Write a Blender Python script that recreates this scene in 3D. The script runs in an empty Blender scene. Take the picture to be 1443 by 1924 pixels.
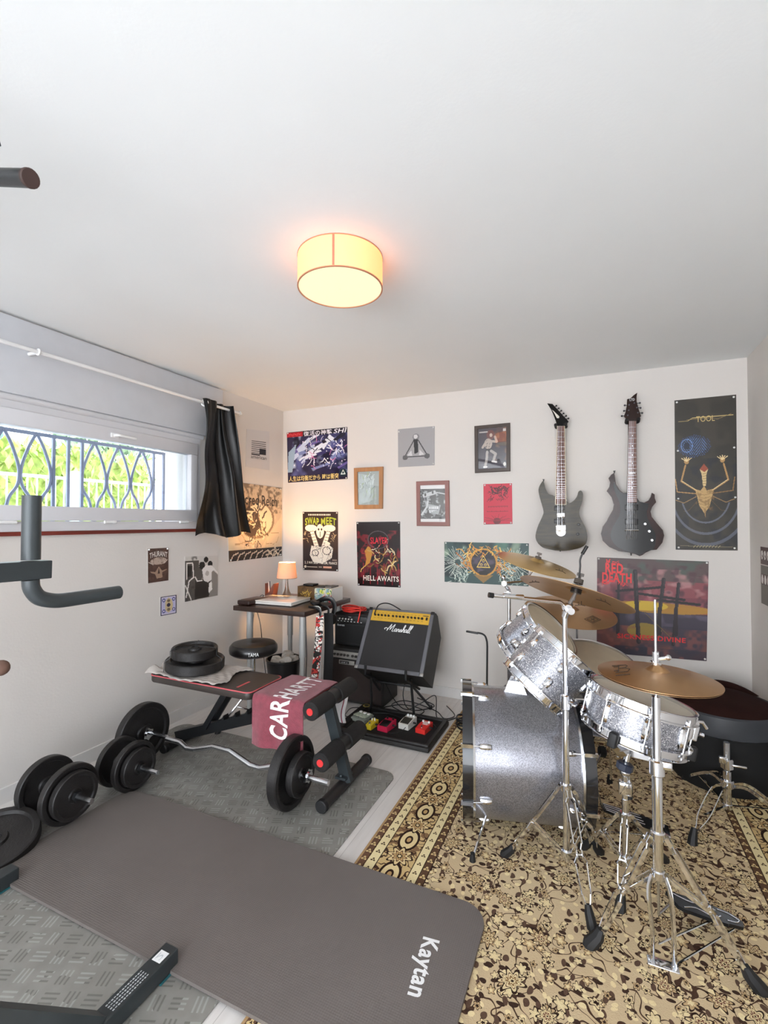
import bpy, math, random
import numpy as np
from mathutils import Vector as V, Matrix
random.seed(7)
# ------------------------------------------------------------------ camera, world, lights
sc = bpy.context.scene
COL = sc.collection
FOC, PXC, PYC, EYE = 883.0, 721.5, 962.0, 1.35
YAW, PITCH = math.radians(24.2), math.radians(1.17)
cd = bpy.data.cameras.new('camera'); cam = bpy.data.objects.new('camera', cd); COL.objects.link(cam)
cam.location = (0, 0, EYE)
cam.rotation_euler = (math.pi/2 + PITCH, 0, YAW)
cd.sensor_fit = 'VERTICAL'; cd.sensor_height = 24.0; cd.lens = 24.0*FOC/1924.0
cd.clip_start = 0.02; cd.clip_end = 200
sc.camera = cam
sc.view_settings.view_transform = 'Standard'; sc.view_settings.look = 'None'
sc.view_settings.gamma = 1.0; sc.view_settings.use_curve_mapping = False
sc.view_settings.exposure = 0.10
world = bpy.data.worlds.new('world'); sc.world = world; world.use_nodes = True
_n = world.node_tree.nodes; _l = world.node_tree.links
_bg = _n['Background']; _bg.inputs[1].default_value = 7.5
_tc = _n.new('ShaderNodeTexCoord'); _sx = _n.new('ShaderNodeSeparateXYZ'); _cr = _n.new('ShaderNodeValToRGB')
_l.new(_tc.outputs['Generated'], _sx.inputs[0]); _l.new(_sx.outputs[2], _cr.inputs[0]); _l.new(_cr.outputs[0], _bg.inputs[0])
_cr.color_ramp.elements[0].position = 0.0; _cr.color_ramp.elements[0].color = (0.90, 0.94, 1.0, 1)
_cr.color_ramp.elements[1].position = 0.7; _cr.color_ramp.elements[1].color = (0.62, 0.8, 1.0, 1)
def area(name, loc, rot, sx, sy, power, col, portal=False):
    d = bpy.data.lights.new(name, 'AREA'); d.shape = 'RECTANGLE'; d.size = sx; d.size_y = sy
    d.energy = power; d.color = col
    if portal: d.cycles.is_portal = True
    o = bpy.data.objects.new(name, d); COL.objects.link(o); o.location = loc; o.rotation_euler = rot
    return o
# daylight through the two glazed openings behind the photographer (built below) and the basement window
area('daylight_rear', (-0.85, -3.57, 1.2), (math.radians(90), 0, 0), 3.1, 2.05, 88, (0.98, 0.985, 0.99))
area('daylight_side', (0.95, -2.0, 1.15), (math.radians(90), 0, math.radians(90)), 1.7, 2.05, 17, (0.98, 0.985, 0.99))
area('window_portal', (-2.97, 1.85, 1.63), (math.radians(90), 0, math.radians(-90)), 1.5, 0.8, 1, (1, 1, 1), True)
# ------------------------------------------------------------------ picture -> place helpers (used to measure positions on known surfaces)
_F = V((-math.sin(YAW)*math.cos(PITCH), math.cos(YAW)*math.cos(PITCH), math.sin(PITCH)))
_R = V((math.cos(YAW), math.sin(YAW), 0)); _U = _R.cross(_F)
CAM = V((0, 0, EYE))
def ray(x, y): return _F + _R*((x-PXC)/FOC) + _U*((PYC-y)/FOC)
def onplane(x, y, ax, v):
    d = ray(x, y); return CAM + d*((v-CAM[ax])/d[ax])
def fl(x, y, z=0.0): return onplane(x, y, 2, z)
def bk(x, y, Y=3.535): return onplane(x, y, 1, Y)
def lf(x, y, X=-2.6): return onplane(x, y, 0, X)
def at(x, y, d): return CAM + ray(x, y)*d
# ------------------------------------------------------------------ materials
def lin(c):
    if isinstance(c, str):
        c = [int(c[i:i+2], 16)/255 for i in (0, 2, 4)]
    return tuple(x/12.92 if x <= 0.04045 else ((x+0.055)/1.055)**2.4 for x in c)
MATS = {}
def mat(name, col, rough=0.5, metal=0.0, var=0.08, scale=12.0, bump=0.0, bscale=60.0, coat=0.0, emis=None, estr=0.0, trans=0.0, sheen=0.0, stretch=(1, 1, 1), spec=0.5):
    if name in MATS: return MATS[name]
    m = bpy.data.materials.new(name); m.use_nodes = True; nt = m.node_tree; n = nt.nodes; l = nt.links
    b = n['Principled BSDF']; c = lin(col)
    tc = n.new('ShaderNodeTexCoord'); mp = n.new('ShaderNodeMapping'); mp.inputs['Scale'].default_value = stretch
    l.new(tc.outputs['Object'], mp.inputs[0])
    no = n.new('ShaderNodeTexNoise'); no.inputs['Scale'].default_value = scale; no.inputs['Detail'].default_value = 4
    l.new(mp.outputs[0], no.inputs['Vector'])
    r = n.new('ShaderNodeValToRGB'); r.color_ramp.elements[0].position = 0.3; r.color_ramp.elements[1].position = 0.7
    r.color_ramp.elements[0].color = (*[x*(1-var) for x in c], 1); r.color_ramp.elements[1].color = (*[min(1, x*(1+var)) for x in c], 1)
    l.new(no.outputs['Fac'], r.inputs[0]); l.new(r.outputs[0], b.inputs['Base Color'])
    b.inputs['Roughness'].default_value = rough; b.inputs['Metallic'].default_value = metal
    b.inputs['Specular IOR Level'].default_value = spec
    if coat: b.inputs['Coat Weight'].default_value = coat; b.inputs['Coat Roughness'].default_value = 0.05
    if sheen: b.inputs['Sheen Weight'].default_value = sheen
    if emis is not None:
        b.inputs['Emission Color'].default_value = (*lin(emis), 1); b.inputs['Emission Strength'].default_value = estr
    if trans: b.inputs['Transmission Weight'].default_value = trans
    if bump:
        nb = n.new('ShaderNodeTexNoise'); nb.inputs['Scale'].default_value = bscale; nb.inputs['Detail'].default_value = 3
        l.new(mp.outputs[0], nb.inputs['Vector'])
        bp = n.new('ShaderNodeBump'); bp.inputs['Strength'].default_value = bump; bp.inputs['Distance'].default_value = 0.004
        l.new(nb.outputs['Fac'], bp.inputs['Height']); l.new(bp.outputs[0], b.inputs['Normal'])
    MATS[name] = m; return m
def glassmat(name, tint=(1, 1, 1), refl=0.08):
    if name in MATS: return MATS[name]
    m = bpy.data.materials.new(name); m.use_nodes = True; nt = m.node_tree; n = nt.nodes; l = nt.links
    n.remove(n['Principled BSDF']); out = n['Material Output']
    t = n.new('ShaderNodeBsdfTransparent'); t.inputs[0].default_value = (*tint, 1)
    g = n.new('ShaderNodeBsdfGlossy'); g.inputs['Roughness'].default_value = 0.02
    lw = n.new('ShaderNodeFresnel'); lw.inputs[0].default_value = 1.45
    mu = n.new('ShaderNodeMath'); mu.operation = 'MULTIPLY_ADD'; mu.inputs[1].default_value = 1.0; mu.inputs[2].default_value = refl-0.04
    l.new(lw.outputs[0], mu.inputs[0]); mx = n.new('ShaderNodeMixShader')
    l.new(mu.outputs[0], mx.inputs[0]); l.new(t.outputs[0], mx.inputs[1]); l.new(g.outputs[0], mx.inputs[2]); l.new(mx.outputs[0], out.inputs[0])
    MATS[name] = m; return m
def artmat(name='printed_paper', rough=0.35, coat=0.0):
    if name in MATS: return MATS[name]
    m = bpy.data.materials.new(name); m.use_nodes = True; nt = m.node_tree; b = nt.nodes['Principled BSDF']
    a = nt.nodes.new('ShaderNodeVertexColor'); a.layer_name = 'print'
    nt.links.new(a.outputs[0], b.inputs['Base Color']); b.inputs['Roughness'].default_value = rough
    b.inputs['Coat Weight'].default_value = coat; b.inputs['Coat Roughness'].default_value = 0.08
    MATS[name] = m; return m
# little node language for patterned materials
class NB:
    def __init__(s, name):
        s.m = bpy.data.materials.new(name); s.m.use_nodes = True; s.nt = s.m.node_tree; s.b = s.nt.nodes['Principled BSDF']; MATS[name] = s.m
    def link(s, v, inp):
        if isinstance(v, E_): s.nt.links.new(v.o, inp)
        else: inp.default_value = v
    def math(s, op, *a, clamp=False):
        nd = s.nt.nodes.new('ShaderNodeMath'); nd.operation = op; nd.use_clamp = clamp
        for i, v in enumerate(a): s.link(v, nd.inputs[i])
        return E_(s, nd.outputs[0])
    def xyz(s):
        tc = s.nt.nodes.new('ShaderNodeTexCoord'); sp = s.nt.nodes.new('ShaderNodeSeparateXYZ'); s.nt.links.new(tc.outputs['Object'], sp.inputs[0])
        return [E_(s, sp.outputs[i]) for i in range(3)], tc.outputs['Object']
    def vec(s, x, y, z=0.0):
        nd = s.nt.nodes.new('ShaderNodeCombineXYZ')
        for i, v in enumerate((x, y, z)): s.link(v, nd.inputs[i])
        return nd.outputs[0]
    def noise(s, vec, scale, detail=3.0, col=False):
        nd = s.nt.nodes.new('ShaderNodeTexNoise'); nd.inputs['Scale'].default_value = scale; nd.inputs['Detail'].default_value = detail
        s.nt.links.new(vec, nd.inputs['Vector']); return E_(s, nd.outputs['Color' if col else 'Fac'])
    def voro(s, x, y, scale, rnd=1.0):
        nd = s.nt.nodes.new('ShaderNodeTexVoronoi'); nd.voronoi_dimensions = '2D'; nd.inputs['Scale'].default_value = scale; nd.inputs['Randomness'].default_value = rnd
        s.nt.links.new(s.vec(x, y), nd.inputs['Vector'])
        sp = s.nt.nodes.new('ShaderNodeSeparateXYZ'); s.nt.links.new(nd.outputs['Position'], sp.inputs[0])
        cs = s.nt.nodes.new('ShaderNodeSeparateXYZ'); s.nt.links.new(nd.outputs['Color'], cs.inputs[0])
        dx = x - E_(s, sp.outputs[0]); dy = y - E_(s, sp.outputs[1])
        return dx, dy, (E_(s, cs.outputs[0]), E_(s, cs.outputs[1]), E_(s, cs.outputs[2]))
    def mix(s, f, a, b):
        nd = s.nt.nodes.new('ShaderNodeMix'); nd.data_type = 'RGBA'; s.link(f, nd.inputs[0])
        for v, i in ((a, 6), (b, 7)):
            if isinstance(v, E_): s.nt.links.new(v.o, nd.inputs[i])
            else: nd.inputs[i].default_value = (*lin(v), 1)
        return E_(s, nd.outputs[2])
    def bump(s, h, strength=0.5, dist=0.003):
        bp = s.nt.nodes.new('ShaderNodeBump'); bp.inputs['Strength'].default_value = strength; bp.inputs['Distance'].default_value = dist
        s.link(h, bp.inputs['Height']); s.nt.links.new(bp.outputs[0], s.b.inputs['Normal'])
class E_:
    def __init__(s, nb, o): s.nb = nb; s.o = o
    def __add__(s, b): return s.nb.math('ADD', s, b)
    __radd__ = __add__
    def __sub__(s, b): return s.nb.math('SUBTRACT', s, b)
    def __rsub__(s, b): return s.nb.math('SUBTRACT', b, s)
    def __mul__(s, b): return s.nb.math('MULTIPLY', s, b)
    __rmul__ = __mul__
    def __truediv__(s, b): return s.nb.math('DIVIDE', s, b)
    def lt(s, b): return s.nb.math('LESS_THAN', s, b)
    def gt(s, b): return s.nb.math('GREATER_THAN', s, b)
    def abs(s): return s.nb.math('ABSOLUTE', s)
    def frac(s): return s.nb.math('FRACT', s)
    def floor(s): return s.nb.math('FLOOR', s)
    def sin(s): return s.nb.math('SINE', s)
    def cos(s): return s.nb.math('COSINE', s)
    def sqrt(s): return s.nb.math('SQRT', s)
    def min(s, b): return s.nb.math('MINIMUM', s, b)
    def max(s, b): return s.nb.math('MAXIMUM', s, b)
def between(x, a, b): return x.gt(a)*x.lt(b)
# ------------------------------------------------------------------ mesh builder
def frame(o, z, xh=(1, 0, 0)):
    z = V(z).normalized(); xh = V(xh); x = (xh - z*xh.dot(z))
    if x.length < 1e-5: x = V((0, 1, 0)) - z*z.y
    x.normalize(); y = z.cross(x); M = Matrix((x, y, z)).transposed().to_4x4(); M.translation = V(o); return M
class MB:
    def __init__(s): s.v = []; s.f = []; s.mi = []; s.sm = []; s.M = None
    def add(s, vs, fs, mi=0, sm=False, M=None):
        b = len(s.v)
        if M is not None: vs = [M @ V(p) for p in vs]
        else: vs = [V(p) for p in vs]
        if s.M is not None: vs = [s.M @ p for p in vs]
        s.v += vs
        for f in fs: s.f.append(tuple(b+i for i in f)); s.mi.append(mi); s.sm.append(sm)
        return s
    def box(s, c, d, mi=0, M=None, bev=0.0):
        x, y, z = d[0]/2, d[1]/2, d[2]/2; c = V(c)
        if bev <= 0:
            vs = [c+V((i*x, j*y, k*z)) for i in (-1, 1) for j in (-1, 1) for k in (-1, 1)]
            return s.add(vs, [(0, 1, 3, 2), (4, 6, 7, 5), (0, 4, 5, 1), (2, 3, 7, 6), (0, 2, 6, 4), (1, 5, 7, 3)], mi, False, M)
        import bmesh
        bm = bmesh.new(); bmesh.ops.create_cube(bm, size=1.0)
        for v in bm.verts: v.co = V((v.co.x*d[0], v.co.y*d[1], v.co.z*d[2])) + c
        bmesh.ops.bevel(bm, geom=bm.edges[:], offset=bev, segments=3, profile=0.5, affect='EDGES')
        bm.verts.index_update(); vs = [v.co.copy() for v in bm.verts]; fs = [tuple(v.index for v in f.verts) for f in bm.faces]; bm.free()
        return s.add(vs, fs, mi, True, M)
    def box2(s, a, b, mi=0, bev=0.0):
        a = V(a); b = V(b); return s.box((a+b)/2, [abs(x) for x in (b-a)], mi, None, bev)
    def tube(s, pts, r, n=10, mi=0, caps=True, closed=False, flat=None):
        pts = [V(p) for p in pts]; rs = r if isinstance(r, (list, tuple)) else [r]*len(pts)
        vs = []; fs = []; m = len(pts); prev = None
        for i, p in enumerate(pts):
            if closed: t = pts[(i+1) % m]-pts[i-1]
            else: t = pts[min(i+1, m-1)]-pts[max(i-1, 0)]
            t.normalize()
            if prev is None:
                x = V((0, 0, 1)).cross(t)
                if x.length < 1e-4: x = V((1, 0, 0))
                x.normalize()
            else:
                x = prev - t*prev.dot(t)
                if x.length < 1e-6: x = t.orthogonal()
                x.normalize()
            prev = x; y = t.cross(x)
            fx, fy = flat if flat else (1, 1)
            for k in range(n):
                a = 2*math.pi*k/n; vs.append(p + x*(math.cos(a)*rs[i]*fx) + y*(math.sin(a)*rs[i]*fy))
        for i in range(m if closed else m-1):
            j = (i+1) % m
            for k in range(n): fs.append((i*n+k, i*n+(k+1) % n, j*n+(k+1) % n, j*n+k))
        s.add(vs, fs, mi, True)
        if caps and not closed:
            s.add(vs[:n], [tuple(reversed(range(n)))], mi); s.add(vs[-n:], [tuple(range(n))], mi)
        return s
    def bar(s, a, b, w, h, mi=0, up=(0, 0, 1), bev=0.0):
        a = V(a); b = V(b); d = b-a; M = frame((a+b)/2, d, up); return s.box((0, 0, 0), (h, w, d.length), mi, M, bev)
    def lathe(s, prof, M, n=32, mi=0, sm=True, a0=0.0, a1=2*math.pi):
        full = abs(a1-a0-2*math.pi) < 1e-6; k = n if full else n+1
        vs = []; fs = []
        for (r, z) in prof:
            for i in range(k):
                a = a0+(a1-a0)*i/n; vs.append((r*math.cos(a), r*math.sin(a), z))
        for j in range(len(prof)-1):
            for i in range(n):
                i2 = (i+1) % k; fs.append((j*k+i, j*k+i2, (j+1)*k+i2, (j+1)*k+i))
        return s.add(vs, fs, mi, sm, M)
    def cyl(s, M, r, z0, z1, n=24, mi=0, bev=0.0):
        if bev: return s.lathe([(0, z0), (r-bev, z0), (r, z0+bev), (r, z1-bev), (r-bev, z1), (0, z1)], M, n, mi)
        return s.lathe([(0, z0), (r, z0), (r, z0), (r, z1), (r, z1), (0, z1)], M, n, mi)
    def ring(s, M, R, r, n=40, k=8, mi=0, sx=1.0, sz=1.0):
        prof = [(R+r*math.cos(2*math.pi*i/k)*sx, r*math.sin(2*math.pi*i/k)*sz) for i in range(k+1)]
        return s.lathe(prof, M, n, mi)
    def ball(s, c, r, mi=0, n=12, sc_=(1, 1, 1)):
        M = Matrix.Translation(V(c)) @ Matrix.Diagonal((*sc_, 1)); h = n//2+2
        return s.lathe([(r*math.sin(math.pi*i/h)+1e-5, -r*math.cos(math.pi*i/h)) for i in range(h+1)], M, n, mi)
    def prism(s, pts, z0, z1, M=None, mi=0, mi_side=None, sm=False):
        n = len(pts); a = sum(pts[i][0]*pts[(i+1) % n][1]-pts[(i+1) % n][0]*pts[i][1] for i in range(n))
        if a < 0: pts = pts[::-1]
        lo = [(x, y, z0) for x, y in pts]; hi = [(x, y, z1) for x, y in pts]
        tri = tess(pts)
        s.add(lo, [tuple(reversed(t)) for t in tri], mi, False, M); s.add(hi, tri, mi, False, M)
        s.add(lo+hi, [(i, (i+1) % n, n+(i+1) % n, n+i) for i in range(n)], mi if mi_side is None else mi_side, sm, M)
        return s
    def grid(s, fn, nu, nv, mi=0, sm=True):
        vs = [fn(i/nu, j/nv) for j in range(nv+1) for i in range(nu+1)]
        return s.add(vs, [(j*(nu+1)+i, j*(nu+1)+i+1, (j+1)*(nu+1)+i+1, (j+1)*(nu+1)+i) for j in range(nv) for i in range(nu)], mi, sm)
    def sheet(s, fn, nu, nv, th, mi=0):   # fn(u,v)->(point, normal): closed thin sheet
        P = [fn(i/nu, j/nv) for j in range(nv+1) for i in range(nu+1)]; w = nu+1; N = len(P)
        vs = [V(p)+V(n)*th/2 for p, n in P] + [V(p)-V(n)*th/2 for p, n in P]; fs = []
        for j in range(nv):
            for i in range(nu):
                a = j*w+i; fs.append((a, a+1, a+w+1, a+w)); fs.append((N+a, N+a+w, N+a+w+1, N+a+1))
        for i in range(nu): fs.append((i, N+i, N+i+1, i+1)); a = nv*w+i; fs.append((a, a+1, N+a+1, N+a))
        for j in range(nv): a = j*w; fs.append((a, a+w, N+a+w, N+a)); a = j*w+nu; fs.append((a, N+a, N+a+w, a+w))
        return s.add(vs, fs, mi, True)
    def text(s, txt, fn, mi=0, th=0.0, bold=0.0):   # fn(u,v,h)->world for the text's unit box
        vs, fs = textgeo(txt, bold)
        s.add([fn(x, y, th) for x, y in vs], fs, mi)
        return s
def tess(pts):
    from mathutils.geometry import tessellate_polygon
    return [tuple(t) for t in tessellate_polygon([[V((x, y, 0)) for x, y in pts]])]
_TG = {}
def textgeo(txt, bold=0.0):
    if (txt, bold) in _TG: return _TG[(txt, bold)]
    c = bpy.data.curves.new('t', 'FONT'); c.body = txt; c.offset = bold*0.6; c.resolution_u = 3; c.space_character = 1.0+bold*2.2
    o = bpy.data.objects.new('t', c); COL.objects.link(o)
    dg = bpy.context.evaluated_depsgraph_get(); me = o.evaluated_get(dg).to_mesh()
    vs = [(v.co.x, v.co.y) for v in me.vertices]; fs = [tuple(p.vertices) for p in me.polygons]
    o.evaluated_get(dg).to_mesh_clear(); bpy.data.objects.remove(o); bpy.data.curves.remove(c)
    if not vs: vs = [(0, 0), (1, 0), (1, 1)]; fs = []
    x0 = min(v[0] for v in vs); x1 = max(v[0] for v in vs); y0 = min(v[1] for v in vs); y1 = max(v[1] for v in vs)
    g = ([((x-x0)/(x1-x0+1e-9), (y-y0)/(y1-y0+1e-9)) for x, y in vs], fs); _TG[(txt, bold)] = g; return g
ORG = {}
def finish(name, mb, mats, org, cols=None, angle=35):
    me = bpy.data.meshes.new(name); o = V(org)
    me.from_pydata([tuple(p-o) for p in mb.v], [], mb.f)
    for m in (mats if isinstance(mats, (list, tuple)) else [mats]): me.materials.append(m)
    me.polygons.foreach_set('material_index', mb.mi); me.polygons.foreach_set('use_smooth', mb.sm)
    if cols is not None:
        at_ = me.color_attributes.new('print', 'FLOAT_COLOR', 'CORNER')
        arr = np.ones((len(me.loops), 4), dtype=np.float32); k = 0
        tot = np.zeros(len(me.polygons), dtype=np.int32); me.polygons.foreach_get('loop_total', tot)
        arr[:, :3] = np.repeat(np.asarray(cols, dtype=np.float32), tot, axis=0)
        at_.data.foreach_set('color', arr.ravel())
    me.update()
    if any(mb.sm): me.set_sharp_from_angle(angle=math.radians(angle))
    return me
def tagit(o, label, cat, group=None):
    o['label'] = label; o['category'] = cat
    if group: o['group'] = group
def thing(name, label, cat, loc, group=None):
    o = bpy.data.objects.new(name, None); COL.objects.link(o); o.location = loc; o.empty_display_size = 0.05
    ORG[o] = V(loc); tagit(o, label, cat, group); return o
def part(name, mb, mats, parent, label=None, cols=None, kind=None, angle=35):
    org = ORG[parent]; me = finish(name, mb, mats, org, cols, angle)
    o = bpy.data.objects.new(name, me); COL.objects.link(o); o.parent = parent; ORG[o] = org
    if label: o['label'] = label
    if kind: o['kind'] = kind
    return o
def single(name, label, cat, mb, mats, loc=None, group=None, cols=None, kind=None, angle=35):
    if loc is None:
        loc = (sum(p.x for p in mb.v)/len(mb.v), sum(p.y for p in mb.v)/len(mb.v), min(p.z for p in mb.v))
    me = finish(name, mb, mats, loc, cols, angle); o = bpy.data.objects.new(name, me); COL.objects.link(o); o.location = loc; ORG[o] = V(loc)
    tagit(o, label, cat, group)
    if kind: o['kind'] = kind
    return o
def struct(name, mb, mats, parent=None, loc=(0, 0, 0)):
    me = finish(name, mb, mats, ORG[parent] if parent else loc); o = bpy.data.objects.new(name, me); COL.objects.link(o)
    if parent: o.parent = parent; ORG[o] = ORG[parent]
    else: o.location = loc; o['kind'] = 'structure'; ORG[o] = V(loc)
    return o
def smooth_path(pts, k=8, closed=False):
    pts = [V(p) for p in pts]; out = []; n = len(pts)
    rng = range(n) if closed else range(n-1)
    for i in rng:
        p0 = pts[i-1] if (closed or i > 0) else pts[0]; p1 = pts[i]; p2 = pts[(i+1) % n]; p3 = pts[(i+2) % n] if (closed or i+2 < n) else pts[n-1]
        for j in range(k):
            t = j/k; out.append(0.5*((2*p1)+(p2-p0)*t+(2*p0-5*p1+4*p2-p3)*t*t+(3*p1-p0-3*p2+p3)*t**3))
    if not closed: out.append(pts[-1])
    return out
def smooth2(pts, k=5, closed=True):
    return [(p.x, p.y) for p in smooth_path([(x, y, 0) for x, y in pts], k, closed)]
def sag(a, b, d, n=12):
    a = V(a); b = V(b); return [a.lerp(b, i/n)-V((0, 0, d*4*(i/n)*(1-i/n))) for i in range(n+1)]
M_ = mat
white_paint = M_('white_wall_paint', 'd9d4cf', 0.75, var=0.01, scale=2, bump=0.12, bscale=90, spec=0.3)
ceil_paint = M_('white_ceiling_paint', 'ebeeef', 0.8, var=0.01, scale=2, bump=0.06, bscale=120, spec=0.2)
black_metal = M_('black_powder_coated_steel', '17181a', 0.38, 0.0, 0.15, bump=0.05)
gun_metal = M_('dark_grey_coated_steel', '3a4043', 0.35, 0.25, 0.1)
chrome = M_('chrome', 'e4e6ea', 0.08, 1.0, 0.03)
chrome_b = M_('brushed_chrome', 'c9ccd0', 0.2, 1.0, 0.08)
rubber = M_('black_rubber', '141416', 0.6, var=0.15)
iron = M_('black_cast_plate', '1d1b1b', 0.45, var=0.25, scale=30, bump=0.3, bscale=140)
foam = M_('black_foam', '1c1a1a', 0.85, var=0.2, scale=80, bump=0.5, bscale=300)
red_pl = M_('red_plastic', 'e03a3a', 0.35)
black_pl = M_('black_plastic', '131315', 0.35)
white_pl = M_('white_plastic', 'eceded', 0.3, var=0.02)
# ------------------------------------------------------------------ the room
XL, XR, YB, YR, ZC = -2.6, 0.86, 3.535, -3.4, 2.36
WY0, WY1, WZ0, WZ1 = 1.18, 2.54, 1.30, 1.955
floor_m = NB('pale_laminate'); (x, y, z), ov = floor_m.xyz()
pl_i = (x/0.19).floor(); yo = y + pl_i*0.57
seam = ((x/0.19).frac().lt(0.012)).max((yo/1.25).frac().lt(0.002))
gr = floor_m.noise(floor_m.vec(x*14, y*1.6, pl_i), 3.0, 5)
c = floor_m.mix(gr, 'c9c3bf', 'e6e2de'); c = floor_m.mix(seam*0.5, c, '8e8781')
floor_m.link(c, floor_m.b.inputs['Base Color']); floor_m.b.inputs['Roughness'].default_value = 0.42
m = MB(); m.box2((XL-0.02, YR-0.02, -0.1), (XR+0.02, YB+0.02, 0.0)); struct('floor', m, floor_m.m)
m = MB(); m.box2((XL-0.35, YR-0.2, ZC), (XR+0.2, YB+0.2, ZC+0.12)); struct('ceiling', m, ceil_paint)
def wall_opening(name, axis, c0, c1, a0, a1, holes):   # slab with rectangular holes
    m = MB(); us = sorted({a0, a1, *[h[0] for h in holes], *[h[1] for h in holes]}); zs = sorted({-0.1, ZC, *[h[2] for h in holes], *[h[3] for h in holes]})
    for i in range(len(us)-1):
        for j in range(len(zs)-1):
            um = (us[i]+us[i+1])/2; zm = (zs[j]+zs[j+1])/2
            if any(h[0] < um < h[1] and h[2] < zm < h[3] for h in holes): continue
            if axis == 'x': m.box2((c0, us[i], zs[j]), (c1, us[i+1], zs[j+1]))
            else: m.box2((us[i], c0, zs[j]), (us[i+1], c1, zs[j+1]))
    return struct(name, m, white_paint)
wall_opening('wall_left', 'x', XL-0.35, XL, YR-0.2, YB+0.2, [(WY0, WY1, WZ0, WZ1)])
wall_opening('wall_back', 'y', YB, YB+0.2, XL, XR+0.2, [])
wall_opening('wall_right', 'x', XR, XR+0.2, YR, YB, [(-2.8, -1.2, 0.12, 2.12)])
wall_opening('wall_rear', 'y', YR-0.2, YR, XL, XR+0.2, [(-2.45, 0.7, 0.12, 2.25)])
upvc = M_('white_window_plastic', 'd2d2d6', 0.35, var=0.01)
# glazed doors behind the photographer: frame plus pane
for nm, ax, v, a0, a1, z0, z1, nmul in (('window_2', 'y', YR-0.06, -2.45, 0.7, 0.12, 2.25, 3), ('window_3', 'x', XR+0.03, -2.8, -1.2, 0.12, 2.12, 2)):
    m = MB()
    def bb(u0, u1, w0, w1, t=0.05):
        if ax == 'y': m.box2((u0, v-t/2, w0), (u1, v+t/2, w1))
        else: m.box2((v-t/2, u0, w0), (v+t/2, u1, w1))
    bb(a0, a1, z0, z0+0.06); bb(a0, a1, z1-0.06, z1)
    for i in range(nmul+1):
        u = a0+(a1-a0)*i/nmul; uu = min(max(u, a0+0.03), a1-0.03); bb(uu-0.03, uu+0.03, z0+0.06, z1-0.06)
    o = struct(nm, m, upvc)
m = MB(); m.box2((XL, 0.2, 0), (XL+0.012, YB, 0.075)); struct('baseboard_left', m, M_('white_skirting', 'd9d6d3', 0.4, var=0.02))
m = MB(); m.box2((XL+0.012, YB-0.012, 0), (XR, YB, 0.075)); struct('baseboard_back', m, MATS['white_skirting'])
m = MB(); m.box2((XR-0.012, YR, 0), (XR, YB-0.012, 0.075)); struct('baseboard_right', m, MATS['white_skirting'])
# basement window
wroot = bpy.data.objects.new('window_1', None); COL.objects.link(wroot); wroot['kind'] = 'structure'; wroot.location = (XL, 1.86, WZ0); ORG[wroot] = V((XL, 1.86, WZ0))
m = MB(); a, b, z0, z1 = WY0, WY1, WZ0, WZ1
m.box2((XL-0.055, a, z0), (XL+0.008, b, z0+0.052)); m.box2((XL-0.055, a, z1-0.05), (XL+0.004, b, z1)); m.box2((XL-0.055, a, z0+0.052), (XL+0.004, a+0.03, z1-0.05)); m.box2((XL-0.055, b-0.03, z0+0.052), (XL+0.004, b, z1-0.05))
struct('frame', m, upvc, wroot)
sa, sb, s0, s1 = a+0.032, b-0.032, z0+0.054, z1-0.052
g0, g1, h0, h1 = sa+0.066, sb-0.06, 1.430, 1.822
m = MB()
m.box2((XL-0.05, sa, s0), (XL+0.016, sb, h0), bev=0.004); m.box2((XL-0.05, sa, h1), (XL+0.016, sb, s1), bev=0.004)
m.box2((XL-0.05, sa, h0), (XL+0.016, g0, h1), bev=0.004); m.box2((XL-0.05, g1, h0), (XL+0.016, sb, h1), bev=0.004)
struct('sash', m, upvc, wroot)
m = MB(); m.box2((XL-0.026, g0-0.004, h0-0.004), (XL-0.020, g1+0.004, h1+0.004)); struct('pane', m, glassmat('window_glass', refl=0.05), wroot)
m = MB(); m.box((XL+0.019, 1.87, 1.858), (0.006, 0.05, 0.026), bev=0.002); m.tube(smooth_path([(XL+0.02, 1.87, 1.858), (XL+0.045, 1.87, 1.858), (XL+0.05, 1.90, 1.857), (XL+0.05, 1.985, 1.855)], 5), 0.008, 10); struct('window_handle', m, white_pl, wroot)
for yy in (1.325, 1.85, 2.39):
    m = MB(); m.tube([(XL+0.016, yy-0.036, 1.347), (XL+0.016, yy+0.036, 1.347)], 0.0085, 10); m.tube([(XL+0.016, yy+0.018, 1.347), (XL+0.016, yy+0.02, 1.347)], 0.0095, 10); struct('hinge', m, white_pl, wroot)
m = MB(); m.tube([(XL+0.004, a-0.3, z1+0.004), (XL+0.004, b+0.02, z1+0.004)], 0.017, 12); struct('trim_2', m, upvc)
m = MB(); m.box2((XL, -0.6, z1+0.018), (XL+0.028, 2.74, ZC-0.012), bev=0.004); struct('trim_3', m, M_('grey_white_shutter_casing', 'cfd2d8', 0.5, var=0.02))
m = MB(); m.box2((XL-0.01, a-0.4, 1.279), (XL+0.014, b+0.02, 1.299)); struct('trim_1', m, M_('red_brown_stained_wood', '6e2a20', 0.45, var=0.3, scale=8, stretch=(4, 0.5, 4)))
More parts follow.
